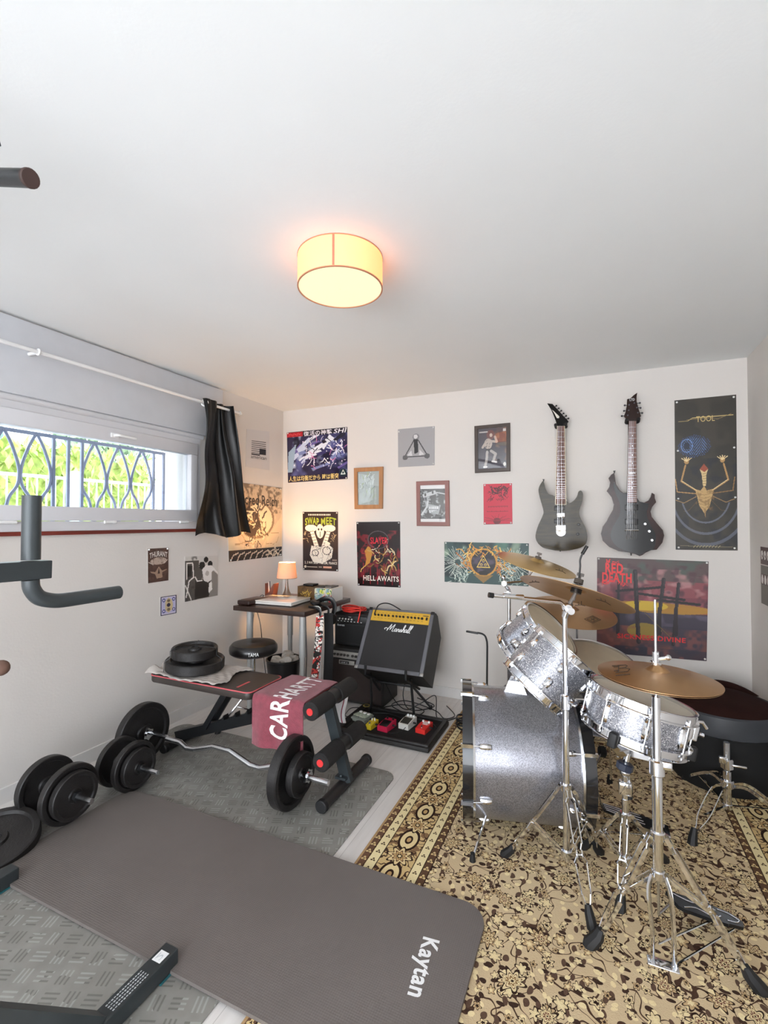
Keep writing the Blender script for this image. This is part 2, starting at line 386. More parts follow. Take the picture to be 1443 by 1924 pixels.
# outside: wrought grille, terrace, railing, hedge, trees
m = MB(); GX = XL-0.245; gm = M_('blue_grey_painted_iron', '8088a0', 0.5)
for yy in (1.19, 1.683, 1.766, 1.848, 2.357, 2.44): m.box2((GX-0.007, yy-0.008, 1.32), (GX+0.007, yy+0.008, 1.85))
m.box2((GX-0.006, 1.17, 1.83), (GX+0.006, 2.45, 1.85)); m.box2((GX-0.006, 1.17, 1.32), (GX+0.006, 2.45, 1.34))
def ogee(yc, w):
    for sgn in (-1, 1):
        m.tube(smooth_path([(GX, yc+sgn*w*0.03, 1.835), (GX, yc+sgn*w*0.22, 1.77), (GX, yc+sgn*w*0.42, 1.67), (GX, yc+sgn*w*0.47, 1.60), (GX, yc+sgn*w*0.40, 1.54), (GX, yc+sgn*w*0.16, 1.47), (GX, yc+sgn*w*0.04, 1.34)], 4), 0.0085, 6)
for yc, w in ((1.27, 0.165), (1.43, 0.165), (1.592, 0.165), (1.925, 0.165), (2.09, 0.168), (2.26, 0.168)): ogee(yc, w)
single('window_grille', 'blue-grey wrought iron grille of pointed arches outside the window', 'window grille', m, gm)
m = MB(); m.box2((-14, -6, 1.2), (XL-0.35, 12, 1.30)); struct('terrace', m, M_('pale_gravel', 'd9d4cb', 0.9, var=0.12, scale=40)); bpy.data.objects['terrace']['kind'] = 'structure'
m = MB(); hm = M_('yellow_green_leaves', 'a9b860', 0.8, var=0.35, scale=9)
rn = random.Random(3)
def leafy(m, x0, x1, y0, y1, z0, z1, n, s):
    for _ in range(n):
        c = V((rn.uniform(x0, x1), rn.uniform(y0, y1), rn.uniform(z0, z1))); d = V((rn.uniform(-1, 1), rn.uniform(-1, 1), rn.uniform(-1, 1))).normalized(); M = frame(c, d, (0, 0, 1))
        m.add([(-s, 0, 0), (0, -s*0.5, 0), (s, 0, 0), (0, s*0.5, 0)], [(0, 1, 2, 3)], 0, False, M)
leafy(m, -9.6, -8.6, -1.5, 7.2, 1.3, 2.72, 5200, 0.12); m.box2((-9.4, -1.5, 1.3), (-8.9, 7.2, 2.55))
single('garden_hedge', 'clipped yellow-green hedge seen through the window', 'hedge', m, hm)
for i, (tx, ty, r, hh, colr, lab) in enumerate(((-10.6, 7.4, 1.3, 3.4, '8fa680', 'dark leafy garden tree at the right of the window view'), (-11.5, 4.8, 1.0, 3.3, '9db3a6', 'grey-green garden tree rising behind the middle of the hedge'))):
    t = thing('garden_tree', lab, 'tree', (tx, ty, 1.3))
    m = MB(); m.tube([(tx, ty, 1.3), (tx+0.1, ty, 2.3), (tx, ty+0.1, hh)], [0.14, 0.1, 0.05], 8); part('trunk', m, M_('bark', '6b5b4c', 0.9), t)
    m = MB()
    for _ in range(1500):
        d = V((rn.gauss(0, 1), rn.gauss(0, 1), rn.gauss(0, 1))).normalized()*r*rn.uniform(0.4, 1); c = V((tx, ty, hh))+d; M = frame(c, d+V((rn.random()-0.5,)*3), (0, 0, 1)); s_ = 0.1
        m.add([(-s_, 0, 0), (0, -s_*0.6, 0), (s_, 0, 0), (0, s_*0.6, 0)], [(0, 1, 2, 3)], 0, False, M)
    part('crown', m, M_('leaves_'+('dark', 'grey')[i], colr, 0.8, var=0.25, scale=6), t)
t = thing('garden_railing', 'pale green railing across the terrace outside the window', 'railing', (-5.2, 3, 1.3))
m = MB(); m.box2((-5.22, 0.8, 1.80), (-5.18, 6.2, 1.83)); m.box2((-5.22, 0.8, 1.36), (-5.18, 6.2, 1.39)); part('rail', m, M_('pale_green_paint', 'c2cdc6', 0.5), t)
m = MB()
for i in range(60): m.tube([(-5.2, 0.85+i*0.09, 1.39), (-5.2, 0.85+i*0.09, 1.80)], 0.008, 5)
part('baluster', m, MATS['pale_green_paint'], t, kind='stuff')
for yy in (0.82, 3.3, 6.18):
    m = MB(); m.box2((-5.25, yy-0.04, 1.3), (-5.15, yy+0.04, 1.9)); part('post', m, MATS['pale_green_paint'], t)
# ------------------------------------------------------------------ ceiling lamp
lx, ly = -0.885, 1.56
t = thing('ceiling_lamp', 'round drum-shaped fabric ceiling lamp glowing warm white', 'ceiling lamp', (lx, ly, ZC))
M = Matrix.Translation((lx, ly, 0)); R_ = 0.162; zt, zb = ZC, ZC-0.118
def lampmat(name, col, e, s):
    m_ = M_(name, col, 0.8, var=0.02, emis=e, estr=s); return m_
m = MB(); m.lathe([(R_, zb+0.002), (R_, zt-0.004), (R_-0.003, zt-0.004), (R_-0.003, zb+0.002), (R_, zb+0.002)], M, 64); part('shade', m, lampmat('lit_fabric', 'b8a080', 'ff8f50', 1.9), t)
m = MB(); m.lathe([(R_-0.004, zb+0.003), (0.001, zb-0.001)], M, 64); part('diffuser', m, lampmat('lit_diffuser', '948466', 'fff0c8', 0.92), t)
m = MB(); m.lathe([(R_+0.001, zb), (R_+0.001, zb+0.004), (R_-0.004, zb+0.004), (R_-0.004, zb), (R_+0.001, zb)], M, 64); m.lathe([(R_+0.001, zt-0.004), (R_+0.001, zt), (R_-0.004, zt), (R_-0.004, zt-0.004), (R_+0.001, zt-0.004)], M, 64); part('rim', m, M_('copper_rim', 'c08060', 0.4), t)
pa = math.atan2(0.55, 0.28); px_, py_ = 0, 0
dv = (V((0, 0, 0))-V((lx, ly, 0))).normalized(); sd = V((dv.y, -dv.x, 0)); dv = V((lx, ly, 0)).normalized(); sd = V((dv.y, -dv.x, 0)); tv = (-dv*0.985-sd*0.15); q = V((lx, ly, 0))+tv*(R_+0.001)
m = MB(); Mq = frame((q.x, q.y, (zt+zb)/2), tv, (0, 0, 1)); m.box((0, 0, 0), (zt-zb-0.01, 0.008, 0.001), 0, Mq); part('seam_tape', m, M_('salmon_tape', 'c9705a', 0.6, emis='e07058', estr=0.25), t)
# ------------------------------------------------------------------ curtain rod and curtain
t = thing('curtain_rod', 'long white curtain rod mounted above the basement window', 'curtain rod', (-2.5, 1.9, 2.18))
m = MB(); m.tube([(-2.5, 0.5, 2.186), (-2.5, 2.86, 2.186)], 0.0095, 12); part('rod', m, white_pl, t)
for yy in (1.40, 2.84):
    m = MB(); m.tube([(-2.5, yy, 2.186), (-2.592, yy, 2.186)], 0.009, 10); m.cyl(frame((-2.6, yy, 2.186), (1, 0, 0)), 0.027, 0, 0.012, 20); m.ring(frame((-2.5, yy, 2.186), (0, 1, 0)), 0.013, 0.005, 16, 6); part('bracket', m, white_pl, t)
t = thing('curtain', 'black satin eyelet curtain bunched at the right end of the rod', 'curtain', (-2.5, 2.65, 1.25))
def curt(u, v):
    top, bot = (2.46, 2.735), (2.435, 2.975)
    s = v**1.3; y0 = top[0]+(bot[0]-top[0])*s+0.012*math.sin(v*6); y1 = top[1]+(bot[1]-top[1])*s
    y0 += -0.012*math.exp(-((v-0.66)/0.16)**2)
    ph = u*2*math.pi*3.2+0.5*math.sin(v*3)+0.0
    amp = (0.008+0.020*min(1, max(0, (u-0.35)/0.25)))*(1+0.6*v)
    x = -2.5+0.022*math.sin(u*7+v*4.0)+0.014*math.sin(v*11+u*3)*(1-u)+amp*math.sin(ph)*(0.8+0.2*math.sin(5*v+u*7))+0.02*math.exp(-((v-0.62)/0.2)**2-(u/0.35)**2)*2
    z = 2.215-v*(0.965-0.02*math.sin(u*9))
    return V((x, y0+(y1-y0)*u+0.006*math.cos(ph*2), z))
def curtn(u, v):
    e = 0.004; p = curt(u, v); du = curt(min(u+e, 1), v)-curt(max(u-e, 0), v); dv_ = curt(u, min(v+e, 1))-curt(u, max(v-e, 0)); return p, du.cross(dv_).normalized()
m = MB(); m.sheet(curtn, 110, 50, 0.002); part('cloth', m, M_('black_satin', '060708', 0.36, var=0.1, bump=0.15, bscale=30, spec=0.35), t, angle=80)
for u in (0.02,):
    m = MB(); m.ring(frame((-2.49, 2.475, 2.182), (0.55, -1, 0)), 0.022, 0.005, 24, 8, sz=0.7); part('eyelet', m, white_pl, t)
# ------------------------------------------------------------------ floor coverings
carpet = NB('beige_persian_wool')
CX0, CX1, CY0, CY1 = -0.875, 0.825, 0.75, 3.42
(x, y, z), ov = carpet.xyz()   # object origin is the carpet's centre
ex = (CX1-CX0)/2 - x.abs(); ey = (CY1-CY0)/2 - y.abs(); e = ex.min(ey)
wob = carpet.noise(carpet.vec(x, y), 9.0, 2); wx = x + (wob-0.5)*0.05; wy = y + (carpet.noise(carpet.vec(y, x, 3.0), 9.0, 2)-0.5)*0.05
def flower(scale, rnd, R, n, xx, yy, seed):
    dx, dy, (ra, rb, rc) = carpet.voro(xx+seed, yy, scale, rnd)
    r = (dx*dx+dy*dy).sqrt(); ang = carpet.math('ARCTAN2', dy, dx)
    pet = R*(0.72+0.35*rb)*(0.78+0.22*(ang*n+ra*6.28).cos())
    return r/pet, ang, ra, rb, rc
DK, BR, TN, CR, BE = '2a1a17', '5c3b30', 'b59163', 'e9d6a8', 'cdb184'
base = carpet.mix(carpet.noise(carpet.vec(x, y), 2.5, 2), 'c6ae8a', 'd6c09c')
def dress(cc, q, ra, rb, on, big):
    a = on
    cc = carpet.mix(a*between(q, 0.86, 1.06), cc, DK)
    cc = carpet.mix(a*q.lt(0.86), cc, carpet.mix(ra.gt(0.5), 'dfca9e', 'c2a57c'))
    if big:
        cc = carpet.mix(a*between(q, 0.56, 0.64), cc, BR); cc = carpet.mix(a*between(q, 0.40, 0.56), cc, CR)
        cc = carpet.mix(a*q.lt(0.40), cc, carpet.mix(rb.gt(0.5), '6d4035', '8a6a48')); cc = carpet.mix(a*q.lt(0.22), cc, CR); cc = carpet.mix(a*q.lt(0.11), cc, DK)
    else:
        cc = carpet.mix(a*q.lt(0.42), cc, carpet.mix(rb.gt(0.45), DK, CR))
    return cc
# vines
nv = carpet.noise(carpet.vec(wx, wy), 6.5, 1.5); vine = (nv-0.5).abs().lt(0.006)
nv2 = carpet.noise(carpet.vec(wx+5.0, wy), 9.0, 1.0); vine2 = (nv2-0.46).abs().lt(0.006)
f = carpet.mix(vine.max(vine2), base, '4a342a')
# leaves: stretched cells
for sc_, sx_, sy_, thr, sd_, cl in ((30, 0.6, 1.0, 0.34, 1.0, '3c2a24'), (27, 1.0, 0.55, 0.32, 4.0, '5c463a'), (33, 0.8, 0.8, 0.34, 9.0, CR)):
    dx, dy, (ra, rb, rc) = carpet.voro(wx*sx_+sd_, wy*sy_, sc_, 1.0); r = (dx*dx+dy*dy).sqrt()
    f = carpet.mix(r.lt(thr/sc_*0.62)*ra.gt(0.30), f, cl)
for sc_, R0, n_, big, sd_, thr in ((22, 0.015, 5, False, 2.0, 0.42), (14, 0.023, 6, False, 3.0, 0.45), (8.0, 0.040, 8, True, 7.0, 0.45)):
    q, ang, ra, rb, rc = flower(sc_, 0.85, R0, float(n_), wx, wy, sd_)
    f = dress(f, q, ra, rb, rc.gt(thr), big)
# central medallion traces
# border bands
u_b = carpet.math('MULTIPLY', x, ey.lt(ex)) + carpet.math('MULTIPLY', y, ex.lt(ey) )   # coordinate running along the border
mainb = carpet.mix(carpet.noise(carpet.vec(x, y), 4, 1), 'c9aa76', 'dcc08c')
b1 = (e-0.145)/0.052; u1 = (u_b/0.21).frac()-0.5; du = u1*0.21
rr = (du*du+(e-0.148)*(e-0.148)).sqrt(); an = carpet.math('ARCTAN2', e-0.148, du); pet = 0.054*(0.80+0.2*(an*8.0).cos()); q = rr/pet
mainb = carpet.mix(carpet.voro(x, y, 34, 1.0)[2][0].gt(0.80), mainb, '8a6a4c')
mainb = carpet.mix((carpet.noise(carpet.vec(wx, wy), 26, 1)-0.5).abs().lt(0.026), mainb, '4a352a')
for (lo, hi, cl) in ((0.92, 1.08, DK), (0.62, 0.92, 'e3cb98'), (0.5, 0.62, BR), (0.28, 0.5, 'c39f6d'), (0.14, 0.28, DK), (-1, 0.14, CR)): mainb = carpet.mix(between(q, lo, hi), mainb, cl)
u2 = ((u_b/0.21+0.5).frac()-0.5)*0.21
q2 = ((u2*u2*0.5+(e-0.148)*(e-0.148)*1.4).sqrt())/0.047
for (lo, hi, cl) in ((0.85, 1.08, DK), (0.4, 0.85, 'e6d09e'), (0.22, 0.4, DK), (-1, 0.22, 'c39f6d')): mainb = carpet.mix(between(q2, lo, hi)*q.gt(1.08), mainb, cl)
def narrow(cc, e0, e1, bg, dot, per, rad, outl):
    ec = (e0+e1)/2; on = between(e, e0, e1); cc = carpet.mix(on, cc, bg); dd = ((u_b/per).frac()-0.5)*per
    r = (dd*dd+(e-ec)*(e-ec)).sqrt(); an = carpet.math('ARCTAN2', e-ec, dd)
    r = r/(0.7+0.3*(an*3.0).cos())
    cc = carpet.mix(on*r.lt(rad), cc, dot); cc = carpet.mix(on*r.lt(rad*0.35), cc, outl)
    return cc
cc = carpet.mix(e.lt(0.285), f, mainb)
cc = narrow(cc, 0.040, 0.078, 'ead9a9', '4d3a2c', 0.05, 0.011, 'ead9a9'); cc = narrow(cc, 0.218, 0.253, 'ead9a9', '4d3a2c', 0.05, 0.010, 'ead9a9')
cc = narrow(cc, 0.010, 0.036, '6a4d3c', 'd8bd88', 0.045, 0.013, DK); cc = narrow(cc, 0.257, 0.283, '5e4434', 'd8bd88', 0.045, 0.013, DK)
for ln in (0.037, 0.079, 0.2165, 0.255, 0.284): cc = carpet.mix((e-ln).abs().lt(0.0018), cc, DK)
cc = carpet.mix(e.lt(0.009), cc, 'b08f68')
fz = carpet.noise(ov, 260, 2); cc = carpet.mix((fz-0.5).abs()*0.5, cc, '8a6f4f')
carpet.link(cc, carpet.b.inputs['Base Color']); carpet.b.inputs['Roughness'].default_value = 0.95; carpet.b.inputs['Specular IOR Level'].default_value = 0.1
carpet.bump(fz, 0.5, 0.003)
m = MB(); m.box2((CX0, CY0, 0.0005), (CX1, CY1, 0.009))
single('persian_carpet', 'large beige Persian-style carpet with dark floral pattern under the drum kit', 'carpet', m, carpet.m, ((CX0+CX1)/2, (CY0+CY1)/2, 0))
tread = NB('grey_tread_vinyl'); (x, y, z), ov = tread.xyz()
a_ = math.radians(22); X2 = x*math.cos(a_)+y*math.sin(a_); Y2 = y*math.cos(a_)-x*math.sin(a_); S = 0.062
cx_ = X2/S; cy_ = Y2/S; par = ((cx_.floor()+cy_.floor())*0.5).frac().gt(0.25)
fx = cx_.frac()-0.5; fy = cy_.frac()-0.5
p_ = fx*par + fy*(1.0-par); s_ = fy*par + fx*(1.0-par)
bars = (p_*28.0).cos().gt(0.25)*p_.abs().lt(0.40)*s_.abs().lt(0.36)
mott = tread.noise(ov, 5, 5); mott2 = tread.noise(ov, 22, 4); wear = tread.noise(ov, 9, 2)
cc = tread.mix(mott, '6e6b66', 'a09e98'); cc = tread.mix((mott2-0.35)*0.9, cc, '6b6a66'); 
barc = tread.mix(wear.gt(0.5), 'a9aaa6', '55544f'); cc = tread.mix(bars*0.55, cc, barc)
tread.link(cc, tread.b.inputs['Base Color']); tread.b.inputs['Roughness'].default_value = 0.42; tread.bump(bars, 0.5, 0.002)
def rrect(x0, y0, x1, y1, r, n=6):
    out = []
    for cx__, cy__, a0 in ((x1-r, y1-r, 0), (x0+r, y1-r, 90), (x0+r, y0+r, 180), (x1-r, y0+r, 270)):
        for i in range(n+1): a = math.radians(a0+90*i/n); out.append((cx__+r*math.cos(a), cy__+r*math.sin(a)))
    return out
m = MB(); m.prism(rrect(-2.52, 0.35, -0.975, 2.345, 0.07), 0.0005, 0.006); single('tread_mat', 'grey vinyl floor mat with raised tread pattern under the weights', 'mat', m, tread.m, (-1.7, 1.3, 0))
yo_ = NB('dark_grey_exercise_foam'); (x, y, z), ov = yo_.xyz(); 
rid = (y*900.0).sin()*0.5+(x*900.0).sin()*0.5; mo = yo_.noise(ov, 2.2, 3)
cc = yo_.mix(mo, '635c58', '726b67'); yo_.link(cc, yo_.b.inputs['Base Color']); yo_.b.inputs['Roughness'].default_value = 0.62; yo_.bump(rid, 0.25, 0.001)
def mat_z(x, y):   # soft mat sagging over the floor, its left corner lifting a little
    return 0.0095
pts = rrect(-2.13, 1.035, -0.345, 1.645, 0.085, 8)
t = thing('yoga_mat', 'long dark grey exercise mat with white lettering on its right end', 'exercise mat', (-1.24, 1.34, 0.009))
m = MB(); m.prism(pts, 0.0095, 0.0205); part('mat', m, yo_.m, t)
A, B_ = fl(806, 1762, 0.0212), fl(777, 1872, 0.0212)   # start and end of the word
m = MB(); d = (B_-A); upv = V((-d.y, d.x, 0)).normalized()*0.070
m.text('Kaytan', lambda u, v, h: V((A.x, A.y, 0.0211))+d*u+upv*(v-0.5), bold=0.045); part('lettering', m, M_('white_print', 'f2f2f2', 0.5, var=0.01), t, label='white lettering along the short edge')
# ------------------------------------------------------------------ posters: printed sheets painted cell by cell
class Art:
    def __init__(s, quad, n, ground, off=0.003):   # quad: TL, TR, BR, BL wall points
        s.q = [V(p) for p in quad]; w = (s.q[1]-s.q[0]).length; h = (s.q[3]-s.q[0]).length; s.asp = h/w; s.w = w; s.h = h
        s.nx = n; s.ny = max(4, int(n*s.asp)); u = (np.arange(s.nx)+0.5)/s.nx; v = 1-(np.arange(s.ny)+0.5)/s.ny
        s.U, s.Vv = np.meshgrid(u, v); s.Y = s.Vv*s.asp; s.c = np.zeros((s.ny, s.nx, 3)); s.c[:] = lin(ground); s.t = []
        e1 = s.q[1]-s.q[0]; e2 = s.q[0]-s.q[3]; s.nrm = e1.cross(e2).normalized(); s.off = off
        s.rng = np.random.RandomState(int(abs(s.q[0].x*1000+s.q[0].z*777)) % 9999)
    def put(s, m, c, a=1.0): s.c[m] = s.c[m]*(1-a)+np.array(lin(c))*a; return s
    def rect(s, u0, v0, u1, v1, c, a=1.0): return s.put((s.U >= u0) & (s.U <= u1) & (s.Vv >= v0) & (s.Vv <= v1), c, a)
    def ell(s, u, v, ru, rv, c, a=1.0, r0=0.0):
        d = ((s.U-u)/ru)**2+((s.Vv-v)/rv)**2; return s.put((d <= 1) & (d >= r0*r0), c, a)
    def poly(s, pts, c, a=1.0):
        ins = np.zeros(s.U.shape, bool); n = len(pts)
        for i in range(n):
            x0, y0 = pts[i]; x1, y1 = pts[(i+1) % n]
            if y0 == y1: continue
            cond = ((s.Vv >= min(y0, y1)) & (s.Vv < max(y0, y1))); xx = x0+(s.Vv-y0)*(x1-x0)/(y1-y0); ins ^= cond & (s.U < xx)
        return s.put(ins, c, a)
    def line(s, pts, w, c, a=1.0):   # w as a share of the width
        m = np.zeros(s.U.shape, bool)
        for (x0, y0), (x1, y1) in zip(pts[:-1], pts[1:]):
            y0_, y1_ = y0*s.asp, y1*s.asp; dx, dy = x1-x0, y1_-y0_; L = dx*dx+dy*dy+1e-12
            t = np.clip(((s.U-x0)*dx+(s.Y-y0_)*dy)/L, 0, 1); m |= (s.U-x0-t*dx)**2+(s.Y-y0_-t*dy)**2 < (w/2)**2
        return s.put(m, c, a)
    def noise(s, k, seed=0):
        r = np.random.RandomState(seed+11); ky = max(2, int(k*s.asp)); g = r.rand(ky+2, k+2)
        x = s.U*k; y = s.Vv*ky; xi = x.astype(int); yi = y.astype(int); fx = x-xi; fy = y-yi; fx = fx*fx*(3-2*fx); fy = fy*fy*(3-2*fy)
        return (g[yi, xi]*(1-fx)+g[yi, xi+1]*fx)*(1-fy)+(g[yi+1, xi]*(1-fx)+g[yi+1, xi+1]*fx)*fy
    def clouds(s, k, c, lo=0.5, a=1.0, seed=0, mask=None):
        n = 0.6*s.noise(k, seed)+0.4*s.noise(k*2, seed+5); al = np.clip((n-lo)*5, 0, 1)*a
        if mask is not None: al = al*mask
        s.c = s.c*(1-al[..., None])+np.array(lin(c))*al[..., None]; return s
    def blobs(s, n, cols, u0, v0, u1, v1, r, seed=1):
        g = random.Random(seed)
        for _ in range(n):
            s.ell(g.uniform(u0, u1), g.uniform(v0, v1), r*g.uniform(0.4, 1), r*g.uniform(0.4, 1)/s.asp, g.choice(cols))
        return s
    def strokes(s, n, cols, u0, v0, u1, v1, L, w, seed=1, ang=None):
        g = random.Random(seed)
        for _ in range(n):
            u, v = g.uniform(u0, u1), g.uniform(v0, v1); a = g.uniform(0, 6.28) if ang is None else ang+g.uniform(-0.4, 0.4); pts = [(u, v)]
            for k in range(4): a += g.uniform(-0.7, 0.7); u += math.cos(a)*L/4; v += math.sin(a)*L/4/s.asp; pts.append((u, v))
            s.line(pts, w*g.uniform(0.5, 1.2), g.choice(cols))
        return s
    def text(s, txt, u0, v0, u1, v1, c, shear=0.0, bold=0.0, arch=0.0): s.t.append((txt, u0, v0, u1, v1, c, shear, bold, arch)); return s
    def P(s, u, v, o=0.0):
        a = s.q[0].lerp(s.q[1], u); b = s.q[3].lerp(s.q[2], u); return b.lerp(a, v)+s.nrm*(s.off+o)
    def mesh(s, border=None):
        m = MB(); vs = [s.P(i/s.nx, 1-j/s.ny) for j in range(s.ny+1) for i in range(s.nx+1)]; w = s.nx+1
        m.add(vs, [(j*w+i, (j+1)*w+i, (j+1)*w+i+1, j*w+i+1) for j in range(s.ny) for i in range(s.nx)])
        cols = [tuple(c) for c in s.c.reshape(-1, 3)]
        # paper edge and back
        cs = [s.P(0, 1), s.P(1, 1), s.P(1, 0), s.P(0, 0)]; bs = [p-s.nrm*(s.off-0.0006) for p in cs]
        m.add(cs+bs, [(0, 1, 5, 4), (1, 2, 6, 5), (2, 3, 7, 6), (3, 0, 4, 7), (4, 5, 6, 7)]); cols += [lin('d8d5d0')]*5
        for k, (txt, u0, v0, u1, v1, c, sh, bold, arch) in enumerate(s.t):
            tv, tf = textgeo(txt, bold)
            m.add([s.P(u0+(u1-u0)*x+sh*(y-0.5), v0+(v1-v0)*y+arch*(1-(2*x-1)**2)*(1 if arch > 0 else 1), 0.0006+0.0001*k) for x, y in tv], tf); cols += [lin(c)]*len(tf)
        return m, cols
BKQ = lambda *p: [bk(x, y) for x, y in p]
LFQ = lambda *p: [lf(x, y) for x, y in p]
paper = artmat('printed_paper', 0.45); gloss = artmat('glossy_printed_paper', 0.22, 0.3)
pin_m = M_('white_pin', 'f0f0ee', 0.3)
def poster(name, label, art, cat='poster', m_=None, pins=(), group=None, pinm=None):
    c = art.P(0.5, 0.0, 0); t = thing(name, label, cat, tuple(c), group); mb, cols = art.mesh(); part('sheet', mb, m_ or paper, t, cols=cols)
    for (u, v) in pins:
        m = MB(); m.ball(art.P(u, v, 0.002), 0.006, n=10); part('pin', m, pinm or pin_m, t)
    return t
def framed(label, art, fw, fm, depth=0.018, matc=None, m_=None):
    c = art.P(0.5, 0, 0); t = thing('framed_picture', label, 'framed picture', tuple(c))
    m = MB(); n = art.nrm; W, H = art.w, art.h; o = [art.P(0, 1), art.P(1, 1), art.P(1, 0), art.P(0, 0)]
    i_ = [art.P(fw/W, 1-fw/H), art.P(1-fw/W, 1-fw/H), art.P(1-fw/W, fw/H), art.P(fw/W, fw/H)]
    b = n*(-art.off+0.0005); d = n*(depth-art.off); d2 = n*(depth-art.off-0.003)
    vs = [p+b for p in o]+[p+d2 for p in o]+[p.lerp(art.P(.5, .5), 0.02)+d for p in o]+[p+d for p in i_]+[p+b for p in i_]
    fs = []
    for L in range(4):
        for k in range(4): k2 = (k+1) % 4; fs.append((L*4+k, (L+1)*4+k, (L+1)*4+k2, L*4+k2))
    m.add(vs, fs); part('frame', m, fm, t)
    q = [p+n*(0.003) for p in i_]; a2 = art; a2.q = [p-n*art.off for p in q]; a2.off = 0.004
    mb, cols = a2.mesh(); part('print', mb, m_ or paper, t, cols=cols)
    m = MB(); g = [p+n*(depth*0.55) for p in i_]; g2 = [p+n*0.0015 for p in g]; m.add(g+g2, [(3, 2, 1, 0), (4, 5, 6, 7), (0, 1, 5, 4), (1, 2, 6, 5), (2, 3, 7, 6), (3, 0, 4, 7)]); part('glass', m, glassmat('picture_glass', refl=0.06), t)
    return t
C4 = ((0.03, 0.98), (0.97, 0.98), (0.97, 0.02), (0.03, 0.02))
# left wall
a = Art(LFQ((463, 806), (505.6, 811), (506, 883.5), (461, 877)), 56, 'cfcccb')
for i in range(8):
    v = 0.715-i*0.05; a.rect(0.22, v-0.026, 0.84 if i < 4 else 0.58, v, '1b1a1f')
a.rect(0.56, 0.365, 0.84, 0.525, '1b1a1f'); a.text('american', 0.20, 0.25, 0.86, 0.335, '26242a')
poster('poster', 'pale grey sheet with a small black upside-down striped flag', a)
a = Art(LFQ((424, 903), (529, 917), (529, 1044), (429.5, 1055.7)), 92, 'cdb79c')
a.clouds(26, '5a4a3c', 0.42, 0.75, 3, a.Vv > 0.62); a.clouds(7, 'efe0c4', 0.5, 0.9, 5, (a.Vv < 0.75)); a.ell(0.5, 0.53, 0.34, 0.26, '8c745c'); a.ell(0.56, 0.53, 0.24, 0.22, 'e6d3b4'); a.ell(0.40, 0.5, 0.17, 0.2, '4a3b30')
a.strokes(46, ['3c3028', 'e9d8ba', '6e5a48'], 0.24, 0.34, 0.66, 0.68, 0.12, 0.02, 4); a.strokes(9, ['3a2c26'], 0.25, 0.2, 0.75, 0.3, 0.16, 0.014, 8, -1.57)
a.poly([(0, 0.13), (0, 0.45), (0.22, 0.2), (0.55, 0.12), (1, 0.6), (1, 0.13)], 'e2cba8', 0.8); a.strokes(8, ['b59a78'], 0.05, 0.15, 0.95, 0.35, 0.3, 0.012, 5, 0.6)
a.rect(0, 0, 1, 0.13, '241a18')
for i in range(9): a.line([(0.03+i*0.11, 0.0), (0.07+i*0.11, 0.07), (0.16+i*0.11, 0.10)], 0.014, 'd9c9b4')
a.strokes(14, ['e0cfb6'], 0.62, 0.02, 0.95, 0.11, 0.09, 0.012, 9)
a.text('Sacred Reich', 0.17, 0.72, 0.90, 0.865, '2a211c', bold=0.02)
poster('poster', 'sepia poster with black jagged lettering partly behind the black curtain', a, pins=((0.97, 0.98), (0.97, 0.02), (0.03, 0.02)))
a = Art(LFQ((277, 1031), (316, 1029), (315.8, 1090.4), (277.5, 1096)), 60, '4a332c')
a.clouds(6, '5e4339', 0.5, 0.8); a.ell(0.52, 0.62, 0.40, 0.11, 'b7a294'); a.clouds(12, '6b5248', 0.5, 0.7, 3, (((a.U-0.52)/0.4)**2+((a.Vv-0.62)/0.11)**2 < 1)); a.poly([(0.12, 0.33), (0.35, 0.30), (0.52, 0.46), (0.68, 0.32), (0.92, 0.36), (0.90, 0.33), (0.68, 0.27), (0.70, 0.12), (0.42, 0.10), (0.34, 0.24), (0.14, 0.29)], 'a08572'); a.poly([(0.46, 0.24), (0.52, 0.42), (0.58, 0.24)], '3a2621')
a.line([(0.05, 0.6), (0.25, 0.52), (0.2, 0.66)], 0.03, 'cbbcb0'); a.line([(0.95, 0.64), (0.78, 0.54), (0.85, 0.66)], 0.03, 'cbbcb0')
a.text('THURANT', 0.08, 0.70, 0.94, 0.86, 'e6e0da', bold=0.02, arch=0.055)
poster('poster', 'small brown poster with pale pointed band lettering and a skull fragment', a, pins=((0.05, 0.97), (0.94, 0.97)))
a = Art(LFQ((346.8, 1046), (409, 1043.7), (408.5, 1118.7), (346.6, 1131)), 74, 'cfcac4')
a.rect(0, 0, 0.4, 0.9, '55504c'); a.poly([(0.35, 0), (1, 0), (1, 0.52), (0.75, 0.72), (0.35, 0.6)], '8d8782'); a.clouds(9, '3c3834', 0.55, 0.7, 3, a.U < 0.35)
a.line([(0.04, 0.1), (0.12, 0.45), (0.25, 0.52), (0.22, 0.85), (0.05, 0.85), (0.05, 0.5)], 0.03, 'e8e4df'); a.line([(0.02, 0.35), (0.18, 0.02)], 0.03, 'dad5cf')
a.rect(0.07, 0.55, 0.19, 0.8, '24211f'); a.ell(0.40, 0.60, 0.15, 0.16, '57524e'); a.ell(0.50, 0.78, 0.09, 0.09, '1d1a19'); a.ell(0.62, 0.91, 0.07, 0.07, '1d1a19'); a.ell(0.75, 0.80, 0.075, 0.08, '1d1a19')
a.poly([(0.28, 0.02), (0.30, 0.45), (0.56, 0.45), (0.76, 0.40), (0.72, 0.02)], '2c2826'); a.poly([(0.55, 0.42), (0.50, 0.68), (0.62, 0.78), (0.80, 0.76), (0.90, 0.68), (0.80, 0.6), (0.80, 0.42), (0.68, 0.36)], 'e9e5e1'); a.ell(0.66, 0.58, 0.06, 0.06, 'bcb6b0')
